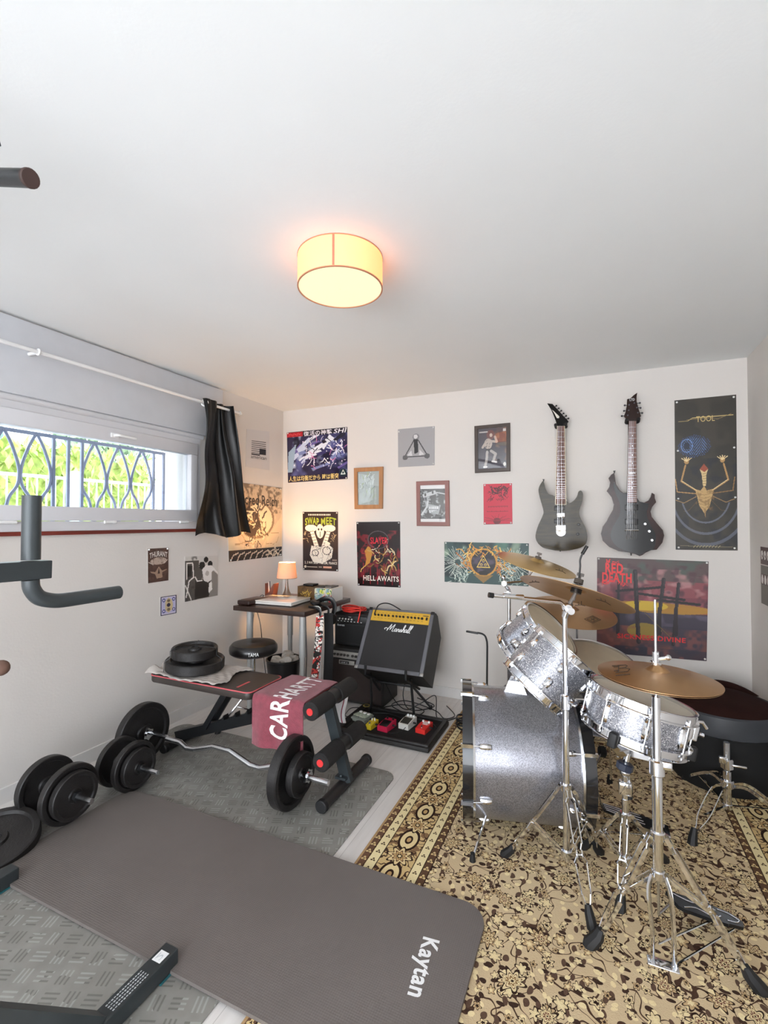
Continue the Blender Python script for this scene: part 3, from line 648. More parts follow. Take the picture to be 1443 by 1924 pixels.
a.poly([(0.70, 0.15), (0.72, 0.34), (0.80, 0.38), (0.82, 0.18), (0.72, 0.1)], 'f0ece8'); a.line([(0.30, 0.52), (0.36, 0.42), (0.50, 0.43)], 0.03, 'ece8e3'); a.line([(0.88, 0.66), (1.0, 0.56)], 0.035, 'e9e5e1')
poster('photo_print', 'black and white photo print of people seen from behind by a car', a, 'photo print')
a = Art(LFQ((301, 1122), (331, 1117.4), (331, 1151.7), (301, 1157.6)), 52, 'e8e4ee')
a.rect(0, 0, 1, 1, '23264a').rect(0.05, 0.05, 0.95, 0.95, 'dcd6e4').rect(0.08, 0.08, 0.92, 0.92, 'b9b6d6'); a.poly([(0.5, 0.92), (0.3, 0.75), (0.28, 0.5), (0.3, 0.25), (0.5, 0.1), (0.72, 0.25), (0.78, 0.5), (0.7, 0.78)], 'c9b68f'); a.ell(0.5, 0.52, 0.12, 0.1, '2a2640'); a.ell(0.5, 0.75, 0.1, 0.08, '7a6c58'); a.ell(0.5, 0.28, 0.1, 0.08, '7a6c58')
for u_, v_ in ((0.2, 0.8), (0.82, 0.8), (0.2, 0.22), (0.82, 0.25)): a.ell(u_, v_, 0.1, 0.1, '4c4f8a'); a.ell(u_, v_, 0.05, 0.05, 'd5cfe0')
poster('card', 'small square dark blue and cream symmetric card, lowest on the left wall', a, 'card')
# back wall
a = Art(BKQ((539.3, 813), (652.8, 802.4), (653.3, 899.7), (541.5, 907.2)), 150, '2c2748')
a.clouds(5, '5b5f96', 0.45, 0.9, 1); a.clouds(9, 'b9c4e0', 0.62, 0.9, 2); a.clouds(6, '17142c', 0.55, 0.9, 4)
g = random.Random(5)
for k in range(26):
    u = g.uniform(0.05, 0.9); v = g.uniform(0.22, 0.8); L = g.uniform(0.1, 0.32); an = g.uniform(0.3, 1.1); w = g.uniform(0.02, 0.06)
    a.poly([(u, v), (u+L*math.cos(an), v+L*math.sin(an)), (u+L*math.cos(an)+w, v+L*math.sin(an)-w), (u+w*0.8, v-w)], g.choice(['c9d0e6', '8089b8', '3a3666', '1a1730', 'e6e9f4', '6a5d9c']))
a.strokes(40, ['f2ecf6', 'd07fae', '191530', 'e8eaf6'], 0.3, 0.25, 0.98, 0.8, 0.10, 0.012, 4); a.blobs(40, ['ffffff', 'e8d8f0'], 0.05, 0.2, 0.98, 0.8, 0.012, 6); a.poly([(0, 0.2), (0.02, 0.6), (0.16, 0.75), (0.08, 0.2)], '9fb4c8')
a.rect(0, 0.895, 1, 1, '1d1a2e'); a.rect(0.0, 0.90, 0.27, 0.99, 'b0202c'); a.rect(0, 0, 1, 0.13, '2a2438'); a.ell(0.93, 0.13, 0.06, 0.075, '20333a'); a.line([(0.90, 0.1), (0.93, 0.18), (0.96, 0.1), (0.90, 0.1)], 0.01, 'd8e4e0')
a.text('復活の神撃', 0.29, 0.895, 0.76, 0.99, 'f2eef4', bold=0.02); a.text('SHI', 0.79, 0.90, 0.98, 0.985, 'f2eef4', 0.02, bold=0.02); [a.line([(0.03+0.035*k, 0.92+0.02*(k % 2)), (0.06+0.035*k, 0.97-0.02*(k % 2))], 0.010, 'e84a50') for k in range(6)]
a.text('人生は均衡だから 時は衝突', 0.02, 0.02, 0.86, 0.125, 'f3d98c', bold=0.015)
poster('poster', 'wide violet and blue Japanese poster with yellow writing along its bottom edge', a, pins=((0.02, 0.98), (0.98, 0.98), (0.98, 0.02)), m_=gloss)
oak = M_('light_oak', 'a9794f', 0.45, var=0.15, scale=6, stretch=(6, 6, 1)); rose = M_('rose_brown_wood', '8d5f58', 0.4, var=0.12, scale=6); dkfr = M_('dark_brown_wood', '3b2d25', 0.4, var=0.2)
a = Art(BKQ((666.3, 879.8), (721, 877), (720, 956), (667.5, 956.6)), 70, 'b9bdb6'); a.poly([(0.02, 0.95), (0.75, 0.85), (0.70, 0.15), (0.05, 0.02)], 'cfd6d2'); a.strokes(26, ['f4f8f6', '8e9692', 'b8c68a', 'e4ecea'], 0.05, 0.1, 0.7, 0.85, 0.22, 0.02, 3, 1.57); a.strokes(8, ['4a5048'], 0.1, 0.1, 0.7, 0.9, 0.2, 0.01, 7, 1.4)  # grey ground, paler slanted panel, mostly upright strokes over it
framed('light oak frame holding a grey sheet with pale upright strokes', a, 0.034, oak, m_=gloss)
a = Art(BKQ((569, 961.6), (635.3, 961.6), (635.8, 1073.6), (569.7, 1070.6)), 110, '33211f')
a.rect(0.02, 0.012, 0.98, 0.988, '2b1d1d'); a.rect(0.15, 0.935, 0.82, 0.965, '3a2a28')
[a.rect(0.16+0.05*k, 0.938, 0.195+0.05*k, 0.960, 'efe6d8') for k in range(13)]; a.text('SWAP', 0.07, 0.76, 0.47, 0.885, '9db23c', bold=0.05, arch=0.025); a.text('MEET', 0.53, 0.76, 0.95, 0.885, '9db23c', bold=0.05, arch=0.025)
IV = 'eee6d6'; BKc = '2b1d1d'
a.ell(0.24, 0.72, 0.17, 0.06, IV); a.ell(0.76, 0.72, 0.17, 0.06, IV); a.ell(0.5, 0.67, 0.11, 0.12, IV)
for sg in (-1, 1): a.poly([(0.5+sg*0.30, 0.68), (0.5+sg*0.20, 0.70), (0.5+sg*0.02, 0.38), (0.5+sg*0.14, 0.36)], IV); [a.line([(0.5+sg*(0.29-0.028*k), 0.66-0.05*k), (0.5+sg*(0.20-0.028*k), 0.67-0.05*k)], 0.012, BKc) for k in range(6)]
a.poly([(0.25, 0.42), (0.20, 0.26), (0.30, 0.14), (0.56, 0.12), (0.82, 0.22), (0.86, 0.38), (0.72, 0.46), (0.5, 0.40)], IV); a.ell(0.36, 0.30, 0.1, 0.055, BKc, r0=0.8); a.ell(0.68, 0.34, 0.12, 0.07, BKc, r0=0.85); a.ell(0.70, 0.46, 0.08, 0.03, IV)
a.strokes(26, [BKc, 'a89c8a'], 0.26, 0.15, 0.8, 0.42, 0.1, 0.012, 3); a.ell(0.46, 0.70, 0.025, 0.02, BKc); a.ell(0.54, 0.70, 0.025, 0.02, BKc); a.line([(0.5, 0.66), (0.5, 0.58)], 0.015, BKc)
a.strokes(8, ['c0b08a'], 0.06, 0.50, 0.2, 0.62, 0.08, 0.012, 5); a.strokes(8, ['c0b08a'], 0.82, 0.50, 0.94, 0.62, 0.08, 0.012, 6)
a.text('2, 3 MAI 2020', 0.05, 0.105, 0.44, 0.155, IV, bold=0.03); a.text('PRECEM, FRANCE', 0.48, 0.105, 0.97, 0.155, IV, bold=0.03); a.rect(0.58, 0.045, 0.82, 0.075, 'd9a58c'); a.rect(0.12, 0.05, 0.42, 0.066, 'cfc4b4'); a.ell(0.07, 0.06, 0.035, 0.022, IV); a.ell(0.5, 0.06, 0.05, 0.012, 'a09488'); a.rect(0.84, 0.17, 0.96, 0.20, '8a7c70')
poster('poster', 'black poster with green SWAP MEET lettering over a cream engine drawing', a, pins=C4)
a = Art(BKQ((670, 980.8), (752, 980), (753, 1104), (672.5, 1100)), 120, '1d1214')
m1 = (a.Vv > 0.10) & (a.Vv < 0.86); a.clouds(9, '7d1f2a', 0.42, 0.9, 2, m1*1.0); a.clouds(14, '2a0e14', 0.5, 0.9, 7, m1*1.0)
for k in range(12): a.line([(0.05+k*0.085, 0.02), (0.07+k*0.08, 0.35)], 0.03, '8e1d2b' if k % 2 else '3a1218', 0.7)
a.poly([(0.18, 0.54), (0.26, 0.62), (0.32, 0.60), (0.36, 0.50), (0.30, 0.36), (0.18, 0.30), (0.22, 0.42)], 'c98a3a'); a.line([(0.2, 0.32), (0.1, 0.26), (0.08, 0.22)], 0.02, 'd7a552'); a.strokes(26, ['c9a25c', 'e8cf9a', '8a5a2c'], 0.38, 0.24, 0.9, 0.52, 0.16, 0.022, 3)
a.strokes(18, ['e6d3b0', 'b03038'], 0.1, 0.5, 0.9, 0.7, 0.1, 0.012, 9); a.ell(0.5, 0.72, 0.24, 0.14, '5a5458', r0=0.93)
a.rect(0.0, 0.0, 1, 0.03, '1d1214'); a.text('SLAYER', 0.32, 0.66, 0.72, 0.76, 'd8283c', bold=0.03); a.text('HELL AWAITS', 0.14, 0.085, 0.96, 0.165, 'efe6d8', bold=0.03)
poster('poster', 'glossy black and red poster with white capitals along its bottom edge', a, pins=C4, m_=gloss)
a = Art(BKQ((747.8, 806.7), (816.8, 800.6), (816.8, 874.3), (748.3, 877.9)), 84, '9b9a9c')
a.ell(0.5, 0.5, 0.8, 0.7, 'a3a2a4', 0.5); a.line([(0.47, 0.72), (0.20, 0.28)], 0.03, '4a4a4c'); a.line([(0.53, 0.72), (0.80, 0.28)], 0.03, '4a4a4c'); a.line([(0.2, 0.25), (0.8, 0.25)], 0.025, '39393b'); a.ell(0.2, 0.24, 0.075, 0.065, '5c5c5e'); a.ell(0.8, 0.25, 0.075, 0.065, '5c5c5e'); a.ell(0.5, 0.76, 0.09, 0.085, '7d7d80'); a.ell(0.49, 0.77, 0.055, 0.055, 'cfcfd0'); a.poly([(0.43, 0.7), (0.55, 0.7), (0.56, 0.36), (0.46, 0.32)], '2c2c2e'); a.poly([(0.25, 0.30), (0.37, 0.42), (0.40, 0.27)], 'c9c9cb'); a.poly([(0.6, 0.42), (0.72, 0.3), (0.58, 0.27)], 'c9c9cb')
poster('poster', 'square grey poster with a dark three-armed skateboard-like emblem', a, pins=((0.03, 0.93), (0.97, 0.97), (0.97, 0.04)))
a = Art(BKQ((783, 905), (844.4, 903), (845.6, 988.6), (784, 988)), 84, '3a3b3c')
a.rect(0, 0, 1, 0.085, 'eceae8'); a.rect(0, 0.90, 1, 1, 'eceae8'); m1 = (a.Vv > 0.09) & (a.Vv < 0.9); a.clouds(9, 'b9bcbd', 0.52, 0.9, 2, m1*1.0); a.clouds(14, '1c1d1e', 0.55, 0.9, 6, m1*1.0)
a.poly([(0.08, 0.75), (0.60, 0.86), (0.66, 0.76), (0.12, 0.66)], 'c8caca'); a.ell(0.2, 0.74, 0.04, 0.04, '222324'); a.ell(0.5, 0.80, 0.04, 0.04, '222324'); a.poly([(0.25, 0.5), (0.8, 0.42), (0.72, 0.2), (0.36, 0.24)], 'a8abac')
for k in range(5): a.rect(0.36+k*0.075, 0.25+0.02*k, 0.41+k*0.075, 0.42, 'e9eaea'); a.rect(0.36+k*0.075, 0.33, 0.41+k*0.075, 0.345, '2a2b2c')
a.line([(0.05, 0.2), (0.25, 0.4), (0.3, 0.55)], 0.07, 'd2d4d4'); a.line([(0.65, 0.8), (1, 0.75)], 0.035, 'd2d4d4'); a.rect(0.1, 0.036, 0.9, 0.044, 'c9c6c4')
framed('rose-brown wooden frame with a black and white engine photograph', a, 0.032, rose)
a = Art(BKQ((892, 801.3), (958.7, 795), (959, 885.6), (893, 889)), 90, '3c3340')
a.clouds(5, '6d4f44', 0.5, 0.9, 2, (a.U > 0.55)*1.0); a.clouds(7, '8d6350', 0.6, 0.8, 4, (a.U > 0.6)*1.0); a.rect(0, 0, 1, 0.13, '55505c'); SK = 'c3b4a8'
a.ell(0.44, 0.84, 0.14, 0.12, '6e3a35'); a.ell(0.46, 0.83, 0.05, 0.045, 'd2bfb0'); a.ell(0.36, 0.62, 0.14, 0.13, SK); a.line([(0.45, 0.68), (0.66, 0.66), (0.6, 0.78)], 0.08, SK); a.line([(0.28, 0.66), (0.16, 0.54)], 0.08, SK); a.poly([(0.26, 0.5), (0.5, 0.5), (0.52, 0.42), (0.28, 0.42)], '1c181c')
a.line([(0.32, 0.42), (0.30, 0.22), (0.24, 0.06)], 0.09, 'b9b0aa'); a.line([(0.46, 0.44), (0.62, 0.36), (0.54, 0.2)], 0.09, 'b9b0aa'); a.line([(0.2, 0.05), (0.3, 0.05)], 0.06, 'ece8e4'); a.line([(0.5, 0.18), (0.64, 0.16)], 0.06, 'ece8e4'); a.strokes(10, ['8f827c', '4d4348'], 0.26, 0.5, 0.46, 0.7, 0.06, 0.015, 4); a.ell(0.93, 0.1, 0.05, 0.05, 'e6e2dc'); a.rect(0.88, 0.9, 0.98, 0.97, 'e0dcd8'); a.rect(0.04, 0.9, 0.34, 0.935, 'cfc9c4')
framed('dark brown frame with a drawing of a red-haired boxing figure', a, 0.026, dkfr)
a = Art(BKQ((908.5, 909.7), (962, 908), (963, 984.4), (909, 985.5)), 80, 'c3203a')
BR2 = '4a1018'
a.strokes(60, [BR2], 0.2, 0.72, 0.85, 0.92, 0.10, 0.03, 3); a.strokes(26, [BR2], 0.16, 0.58, 0.85, 0.68, 0.08, 0.018, 4); [a.rect(0.16+0.047*k, 0.42+0.004*(k % 2), 0.195+0.047*k, 0.45, '8c1c2c') for k in range(15)]; [a.rect(0.12+0.05*k, 0.305, 0.155+0.05*k, 0.33-0.004*(k % 3), BR2) for k in range(15)]; a.ell(0.47, 0.08, 0.13, 0.08, '6a0e1c')
for k in range(12): an = math.pi*k/11; a.line([(0.47, 0.08), (0.47+0.5*math.cos(an), 0.08+0.17*math.sin(an)*(0.7+0.3*(k % 2)))], 0.014, '8a1226')
a.rect(0, 0, 1, 0.012, '5a0c18')
poster('poster', 'small bright red gig poster with dark tangled lettering', a, pins=((0.05, 0.97), (0.95, 0.97), (0.95, 0.03), (0.05, 0.03)))
a = Art(BKQ((835, 1018), (993.8, 1021), (993.3, 1101.7), (835.5, 1093)), 200, '2f4a48')
a.clouds(6, '4f7a6a', 0.5, 0.9, 2, (a.Vv > 0.55)*1.0); a.clouds(8, '9fb59a', 0.62, 0.9, 3, (a.Vv > 0.6)*1.0); a.clouds(7, '16262a', 0.5, 0.9, 5)
for cx_, cy2 in ((0.17, 0.5), (0.83, 0.5)):
    for k in range(38): an = 2*math.pi*k/38+0.05; a.line([(cx_+0.04*math.cos(an), cy2+0.08*math.sin(an)), (cx_+(0.17+0.03*(k % 3))*math.cos(an), cy2+(0.36+0.05*(k % 2))*math.sin(an))], 0.004, 'd7e0d4')
for sg in (-1, 1):
    a.strokes(26, ['d09a3c', 'b36a2a', 'e8c468', 'c98a34'], 0.5+sg*0.19-0.07, 0.35, 0.5+sg*0.19+0.07, 0.85, 0.12, 0.012, 20+sg); a.strokes(20, ['cfd8cc', '8fa49a'], 0.5+sg*0.33-0.12, 0.02, 0.5+sg*0.33+0.12, 0.34, 0.1, 0.008, 30+sg)
a.ell(0.48, 0.52, 0.165, 0.34, 'c88f34'); a.ell(0.48, 0.52, 0.145, 0.30, '1d1b22'); a.clouds(14, '574a5c', 0.5, 0.7, 8, ((((a.U-0.48)/0.14)**2+((a.Vv-0.52)/0.28)**2) < 1)*1.0); a.ell(0.48, 0.26, 0.06, 0.055, '17120f'); a.poly([(0.36, 0.22), (0.6, 0.22), (0.48, 0.02)], 'a3772c', 0.7)
a.line([(0.48, 0.68), (0.405, 0.40), (0.555, 0.40), (0.48, 0.68)], 0.008, 'e8c45c'); a.ell(0.48, 0.56, 0.014, 0.035, 'e8c45c', r0=0.6); a.ell(0.455, 0.46, 0.016, 0.032, 'e8c45c', r0=0.6); a.ell(0.505, 0.46, 0.016, 0.032, 'e8c45c', r0=0.6); a.line([(0.48, 0.62), (0.48, 0.47)], 0.004, 'e8c45c'); a.line([(0.48, 0.06), (0.48, 0.20)], 0.004, 'e0b850'); a.strokes(30, ['e0b04a', 'd88f2c'], 0.32, 0.7, 0.64, 0.9, 0.05, 0.01, 44)
poster('poster', 'wide green and gold poster with a triangle emblem in a dark circle behind cymbals', a, pins=((0.02, 0.97), (0.98, 0.96)))
a = Art(BKQ((1267, 752.7), (1383, 741.5), (1385.8, 1034.4), (1269.4, 1032.8)), 130, '33302a')
a.clouds(4, '403b33', 0.45, 0.8, 2); a.clouds(6, '23262c', 0.5, 0.8, 4, (a.Vv < 0.6)*1.0)
g = random.Random(2)
for i in range(34):
    for j in range(15):
        u = 0.06+i*0.0165; v = 0.755-j*0.0105-0.006*math.sin(i*0.35); d = ((u-0.32)/0.27)**2+((v-0.685)/0.075)**2
        if d < 1 and (i+j) % 2 == 0: a.ell(u, v, 0.010, 0.0034, '5c7fb8' if d < 0.6 else '3c5380')
a.ell(0.2, 0.69, 0.05, 0.022, '2a3040'); a.ell(0.2, 0.69, 0.1, 0.045, '6c8cc0', r0=0.88)
GD, GL, GDk = 'b58d58', 'e6cf9c', '6e5130'
# pale branching relief: a generic bony emblem with raised arms
a.poly([(0.33, 0.40), (0.42, 0.39), (0.48, 0.42), (0.52, 0.39), (0.64, 0.40), (0.60, 0.34), (0.56, 0.28), (0.48, 0.24), (0.40, 0.29), (0.37, 0.34)], 'c2a06a'); a.clouds(20, '7c5f38', 0.5, 0.6, 9, ((a.U > 0.33) & (a.U < 0.64) & (a.Vv > 0.26) & (a.Vv < 0.4))*1.0)
a.poly([(0.46, 0.42), (0.44, 0.50), (0.41, 0.53), (0.48, 0.565), (0.55, 0.53), (0.52, 0.50), (0.51, 0.42)], 'd8bd88'); a.poly([(0.41, 0.53), (0.48, 0.565), (0.55, 0.53), (0.49, 0.51)], '9a4a34')
for k in range(5): a.line([(0.46, 0.435+0.016*k), (0.51, 0.437+0.016*k)], 0.008, '6e5130')
for k in range(5): a.line([(0.38+0.012*k, 0.37-0.022*k), (0.48, 0.36-0.022*k), (0.59-0.012*k, 0.37-0.022*k)], 0.007, '8a6a40')
for sg in (-1, 1):
    X_ = lambda t: 0.485+sg*t
    a.line([(X_(0.13), 0.39), (X_(0.38), 0.455), (X_(0.31), 0.56)], 0.028, GD); a.line([(X_(0.13), 0.392), (X_(0.37), 0.457)], 0.012, GL); a.ell(X_(0.29), 0.585, 0.04, 0.018, GD)
    for k in range(5): a.line([(X_(0.29), 0.585), (X_(0.21+0.04*k), 0.615-0.004*abs(k-2))], 0.014, GL)
    a.line([(X_(0.13), 0.37), (X_(0.45), 0.385), (X_(0.48), 0.47)], 0.018, '8c6a40' if sg > 0 else GD); a.line([(X_(0.14), 0.35), (X_(0.34), 0.31), (X_(0.47), 0.33)], 0.014, '9c7c50'); a.line([(X_(0.12), 0.32), (X_(0.26), 0.26), (X_(0.34), 0.255)], 0.010, '5c4a30')
a.poly([(0.47, 0.27), (0.51, 0.27), (0.495, 0.21)], '9c7c50')
for k, (rr, al) in enumerate(((0.30, 0.5), (0.42, 0.45), (0.54, 0.4))):
    for sg in (0,): a.put((((a.U-0.5)/(rr*1.35))**2+((a.Vv-0.36)/(rr*0.62))**2 < 1) & (((a.U-0.5)/(rr*1.35))**2+((a.Vv-0.36)/(rr*0.62))**2 > 0.88) & (a.Vv < 0.31), '7f8698', al); 
a.rect(0, 0.36, 1, 0.362, '33302a', 0.0)
a.line([(0.07, 0.855), (0.22, 0.855), (0.3, 0.872), (0.95, 0.872)], 0.012, 'c9b074'); a.line([(0.2, 0.862), (0.62, 0.862), (0.7, 0.852), (0.92, 0.880)], 0.008, '8f7c50')
a.text('TOOL', 0.36, 0.842, 0.66, 0.880, 'cdb476'); a.line([(0.08, 0.027), (0.92, 0.022)], 0.008, '8f8468'); [a.line([(0.3+0.05*k, 0.018), (0.33+0.05*k, 0.031)], 0.010, 'a89c78') for k in range(9)]
poster('poster', 'tall narrow dark poster with golden bony arms and a blue swirl', a, pins=((0.04, 0.985), (0.96, 0.985), (0.05, 0.66), (0.96, 0.66), (0.05, 0.34), (0.97, 0.34), (0.05, 0.015), (0.95, 0.015)))
a = Art(BKQ((1122, 1047), (1331.3, 1055), (1327.5, 1242), (1121, 1225)), 230, '5a4348')
v = a.Vv
for lo, hi, c_ in ((0.78, 1.0, '5b4a4a'), (0.62, 0.78, '8a4a50'), (0.52, 0.62, '7c3f49'), (0.46, 0.52, '9a5a3c')): a.rect(0, lo, 1, hi, c_)
a.clouds(7, '4d5a52', 0.5, 0.8, 2, (v > 0.75)*1.0); a.clouds(8, 'b0606a', 0.55, 0.8, 3, ((v > 0.5) & (v < 0.85))*1.0); a.clouds(9, '4a2c38', 0.55, 0.8, 6, ((v > 0.5) & (v < 0.85))*1.0)
a.ell(0.5, 0.50, 0.55, 0.06, 'b98a30', 0.8); a.ell(0.46, 0.52, 0.2, 0.05, 'd9b83c', 0.9); a.rect(0, 0.30, 1, 0.45, '3c3444'); a.poly([(0, 0.45), (0.3, 0.47), (0.55, 0.44), (0.8, 0.42), (1, 0.46), (1, 0.3), (0, 0.3)], '3f3746'); a.clouds(9, '6c6478', 0.55, 0.6, 8, ((v > 0.3) & (v < 0.45))*1.0)
a.rect(0, 0.0, 1, 0.30, '6e4440'); a.clouds(6, '3a3444', 0.48, 0.9, 9, (v < 0.32)*1.0); a.ell(0.45, 0.26, 0.16, 0.08, 'a58c34', 0.8); a.rect(0, 0, 1, 0.09, '33303e', 0.8); a.clouds(14, '8a5048', 0.55, 0.6, 10, (v < 0.3)*1.0)
a.clouds(12, 'c08a8c', 0.58, 0.7, 21, ((v > 0.55) & (v < 0.9))*1.0); a.clouds(15, '50343e', 0.58, 0.8, 23, ((v > 0.55) & (v < 0.95))*1.0)
WD, WD2 = '241d22', '3c343a'
for (x0, y0, x1, y1, w) in ((0.36, 0.87, 0.40, 0.14, 0.04), (0.21, 0.75, 0.20, 0.22, 0.026), (0.62, 0.80, 0.56, 0.16, 0.034), (0.75, 0.76, 0.71, 0.14, 0.03)): a.line([(x0, y0), (x1, y1)], w, WD); a.line([(x0+0.008, y0), (x1+0.008, y1)], w*0.3, WD2)
for (x0, y0, x1, y1) in ((0.19, 0.655, 0.62, 0.72), (0.40, 0.64, 0.80, 0.60), (0.57, 0.585, 0.93, 0.56)): a.line([(x0, y0), (x1, y1)], 0.026, WD)
for (x0, y0) in ((0.38, 0.60), (0.20, 0.50), (0.585, 0.5), (0.73, 0.5)): a.line([(x0, y0), (x0+0.005, y0-0.26)], 0.034, '2b2128')
a.line([(0.45, 0.45), (0.70, 0.20)], 0.006, '8c7c30', 0.5)
a.text('RED', 0.08, 0.84, 0.25, 0.945, 'ea3a3c', bold=0.06); a.text('DEATH', 0.05, 0.745, 0.33, 0.845, 'ea3a3c', bold=0.06); a.strokes(12, ['ea3a3c'], 0.05, 0.735, 0.33, 0.76, 0.035, 0.008, 4, -1.5); a.strokes(8, ['ea3a3c'], 0.09, 0.93, 0.24, 0.955, 0.03, 0.008, 5, 1.4)
a.text('SICKNESS DIVINE', 0.20, 0.165, 0.82, 0.215, 'e02a2e', bold=0.04)
poster('poster', 'large maroon sunset poster with red lettering and dark crossed posts', a, pins=((0.015, 0.985), (0.985, 0.985), (0.985, 0.02)))
rx = XR
q = [V((rx, 3.324, 1.208)), V((rx, 3.00, 1.208)), V((rx, 3.00, 0.888)), V((rx, 3.324, 0.888))]
a = Art(q, 60, '4a2523'); a.rect(0, 0.0, 1, 0.34, '5e564c'); a.rect(0, 0.34, 1, 0.42, '4a2523'); a.rect(0, 0.52, 1, 0.68, '5e564c')
for k in range(7): a.ell(0.08+k*0.15, 0.86, 0.05, 0.08, 'e4dfda'); a.ell(0.08+k*0.15, 0.43, 0.05, 0.08, 'e4dfda'); a.ell(0.09+k*0.15, 0.84, 0.02, 0.02, '4a2523')
a.rect(0, 0.685, 1, 0.69, 'cfc4bc'); poster('poster', 'dark red and brown poster on the right wall at the frame edge', a)
# ------------------------------------------------------------------ guitars on the back wall
gY = 3.468
def gmap(z0x, z0y, s): return lambda p: bk(z0x+p[0]/s, z0y+p[1]/s, gY)
def gpoly(pts, mp, k=4): w = [mp(p) for p in smooth2(pts, k)] if k > 1 else [mp(p) for p in pts]; return [(p.x, p.z) for p in w]
GF = Matrix(((1, 0, 0, 0), (0, 0, -1, gY), (0, 1, 0, 0), (0, 0, 0, 1)))    # local x,y -> world x,z ; local z -> towards the room (-Y)
def wp(m, pts, z0, z1, mi=0): m.prism(pts, z0, z1, GF, mi, sm=False)
gloss_blk = M_('gloss_black_lacquer', '100f0e', 0.13, spec=0.22, var=0.1); olive = M_('olive_black_lacquer', '332a14', 0.11, spec=0.16, var=0.4, scale=8, stretch=(1, 1, 8))
redbr = M_('red_brown_lacquer', '2f1712', 0.15, spec=0.2, var=0.3, scale=10); rosew = M_('rosewood', '6e4331', 0.5, var=0.25, scale=20, stretch=(1, 1, 10)); cream_b = M_('cream_binding', 'd8ccb0', 0.4)
steel = M_('string_steel', 'c8c8cc', 0.3, 0.9)
def wall_hook(label, cx, z, w):
    t = thing('guitar_hanger', label, 'guitar hanger', (cx, YB, z))
    m = MB(); m.box((cx, YB-0.006, z-0.03), (0.045, 0.012, 0.13), bev=0.004); part('wall_plate', m, M_('dark_wood_block', '2a1c16', 0.4), t)
    m = MB()
    m.tube([(cx, YB-0.01, z-0.012), (cx, gY+0.040, z-0.012)], 0.008, 8)
    for s in (-1, 1): m.tube(smooth_path([(cx, gY+0.040, z-0.012), (cx+s*w*0.9, gY+0.036, z-0.012), (cx+s*w, gY+0.01, z-0.010), (cx+s*w, gY-0.028, z-0.004)], 4), 0.011, 10)
    part('yoke', m, foam, t)
def pickup(t, cx, z, w, h, mt, zf, lab=None):
    m = MB(); m.box((cx, gY-zf-0.004, z), (w, 0.012, h), bev=0.002); part('pickup', m, mt, t, label=lab)
# guitar one: superstrat with pointed headstock
mp = gmap(1000, 740, 6.417)
t = thing('electric_guitar', 'dark olive electric guitar with pointed headstock and white-bound neck', 'guitar', tuple(mp((340, 1900))))
body = [(340, 1890), (240, 1880), (130, 1850), (60, 1780), (45, 1700), (75, 1590), (125, 1480), (140, 1420), (115, 1320), (85, 1210), (85, 1130), (130, 1055), (145, 1075), (160, 1140), (200, 1205), (275, 1240), (300, 1320), (395, 1320), (410, 1290), (450, 1320), (500, 1290), (540, 1240), (560, 1180), (590, 1170), (612, 1205), (605, 1290), (570, 1400), (575, 1480), (630, 1590), (662, 1690), (655, 1790), (590, 1850), (450, 1885)]
bp_ = gpoly(body, mp, 3)
m = MB(); wp(m, bp_, -0.022, 0.022); part('body', m, olive, t)
def strip(mp, x0t, x1t, yt, x0b, x1b, yb): return [tuple((lambda w: (w.x, w.z))(mp(p))) for p in ((x0b, yb), (x1b, yb), (x1t, yt), (x0t, yt))]
m = MB(); wp(m, strip(mp, 302, 395, 395, 278, 414, 1338), 0.012, 0.0255); nk = part('neck', m, cream_b, t)
m = MB(); wp(m, strip(mp, 308, 389, 397, 288, 404, 1330), 0.0256, 0.029); fb = part('fretboard', m, rosew, t)
sc_len = (1600-397)
for k in range(1, 23):
    yk = 397+sc_len*(1-2**(-k/12.0)); 
    if yk > 1325: break
    tt = (yk-397)/933; a0 = mp((309-20*tt, yk)); a1 = mp((388+15*tt, yk)); m = MB(); m.tube([(a0.x, gY-0.030, a0.z), (a1.x, gY-0.030, a1.z)], 0.0011, 5); part('fret', m, steel, t)
for k in (3, 5, 7, 9, 12, 15, 17):
    yk = 397+sc_len*(1-2**(-(k-0.5)/12.0)); p = mp((316-15*(yk-397)/933, yk)); m = MB(); m.cyl(frame((p.x, gY-0.029, p.z), (0, -1, 0)), 0.003, 0, 0.001, 8); part('inlay', m, white_pl, t)
m = MB(); wp(m, [(w.x, w.z) for w in (mp(p) for p in ((300, 398), (396, 398), (440, 340), (248, 130), (183, 122), (232, 200), (262, 270), (290, 345)))], 0.004, 0.020); part('headstock', m, gloss_blk, t)
m = MB(); w_ = [(w.x, w.z) for w in (mp(p) for p in ((240, 200), (262, 215), (330, 280), (325, 300), (300, 300), (268, 240)))]; wp(m, w_, 0.0201, 0.0206); part('headstock_logo', m, M_('pale_inlay', 'd9d4c8', 0.4), t)
for (px1, py1, px2, py2) in ((270, 165, 292, 148), (300, 192, 322, 178), (330, 224, 352, 208), (355, 258, 380, 240), (385, 285, 410, 270), (410, 310, 438, 300)):
    m = MB(); a0 = mp((px1, py1)); a1 = mp((px2, py2)); m.tube([(a0.x, gY-0.012, a0.z), (a1.x, gY-0.012, a1.z)], 0.0028, 6); m.ball((a1.x, gY-0.012, a1.z), 0.0062, n=8); part('tuning_peg', m, black_metal, t)
for (cx_, cz_, w_, h_, mt) in ((330, 1380, 0.066, 0.030, black_pl), (350, 1462, 0.052, 0.030, chrome), (330, 1535, 0.066, 0.030, black_pl)):
    p = mp((cx_, cz_)); pickup(t, p.x, p.z, w_, h_, mt, 0.022)
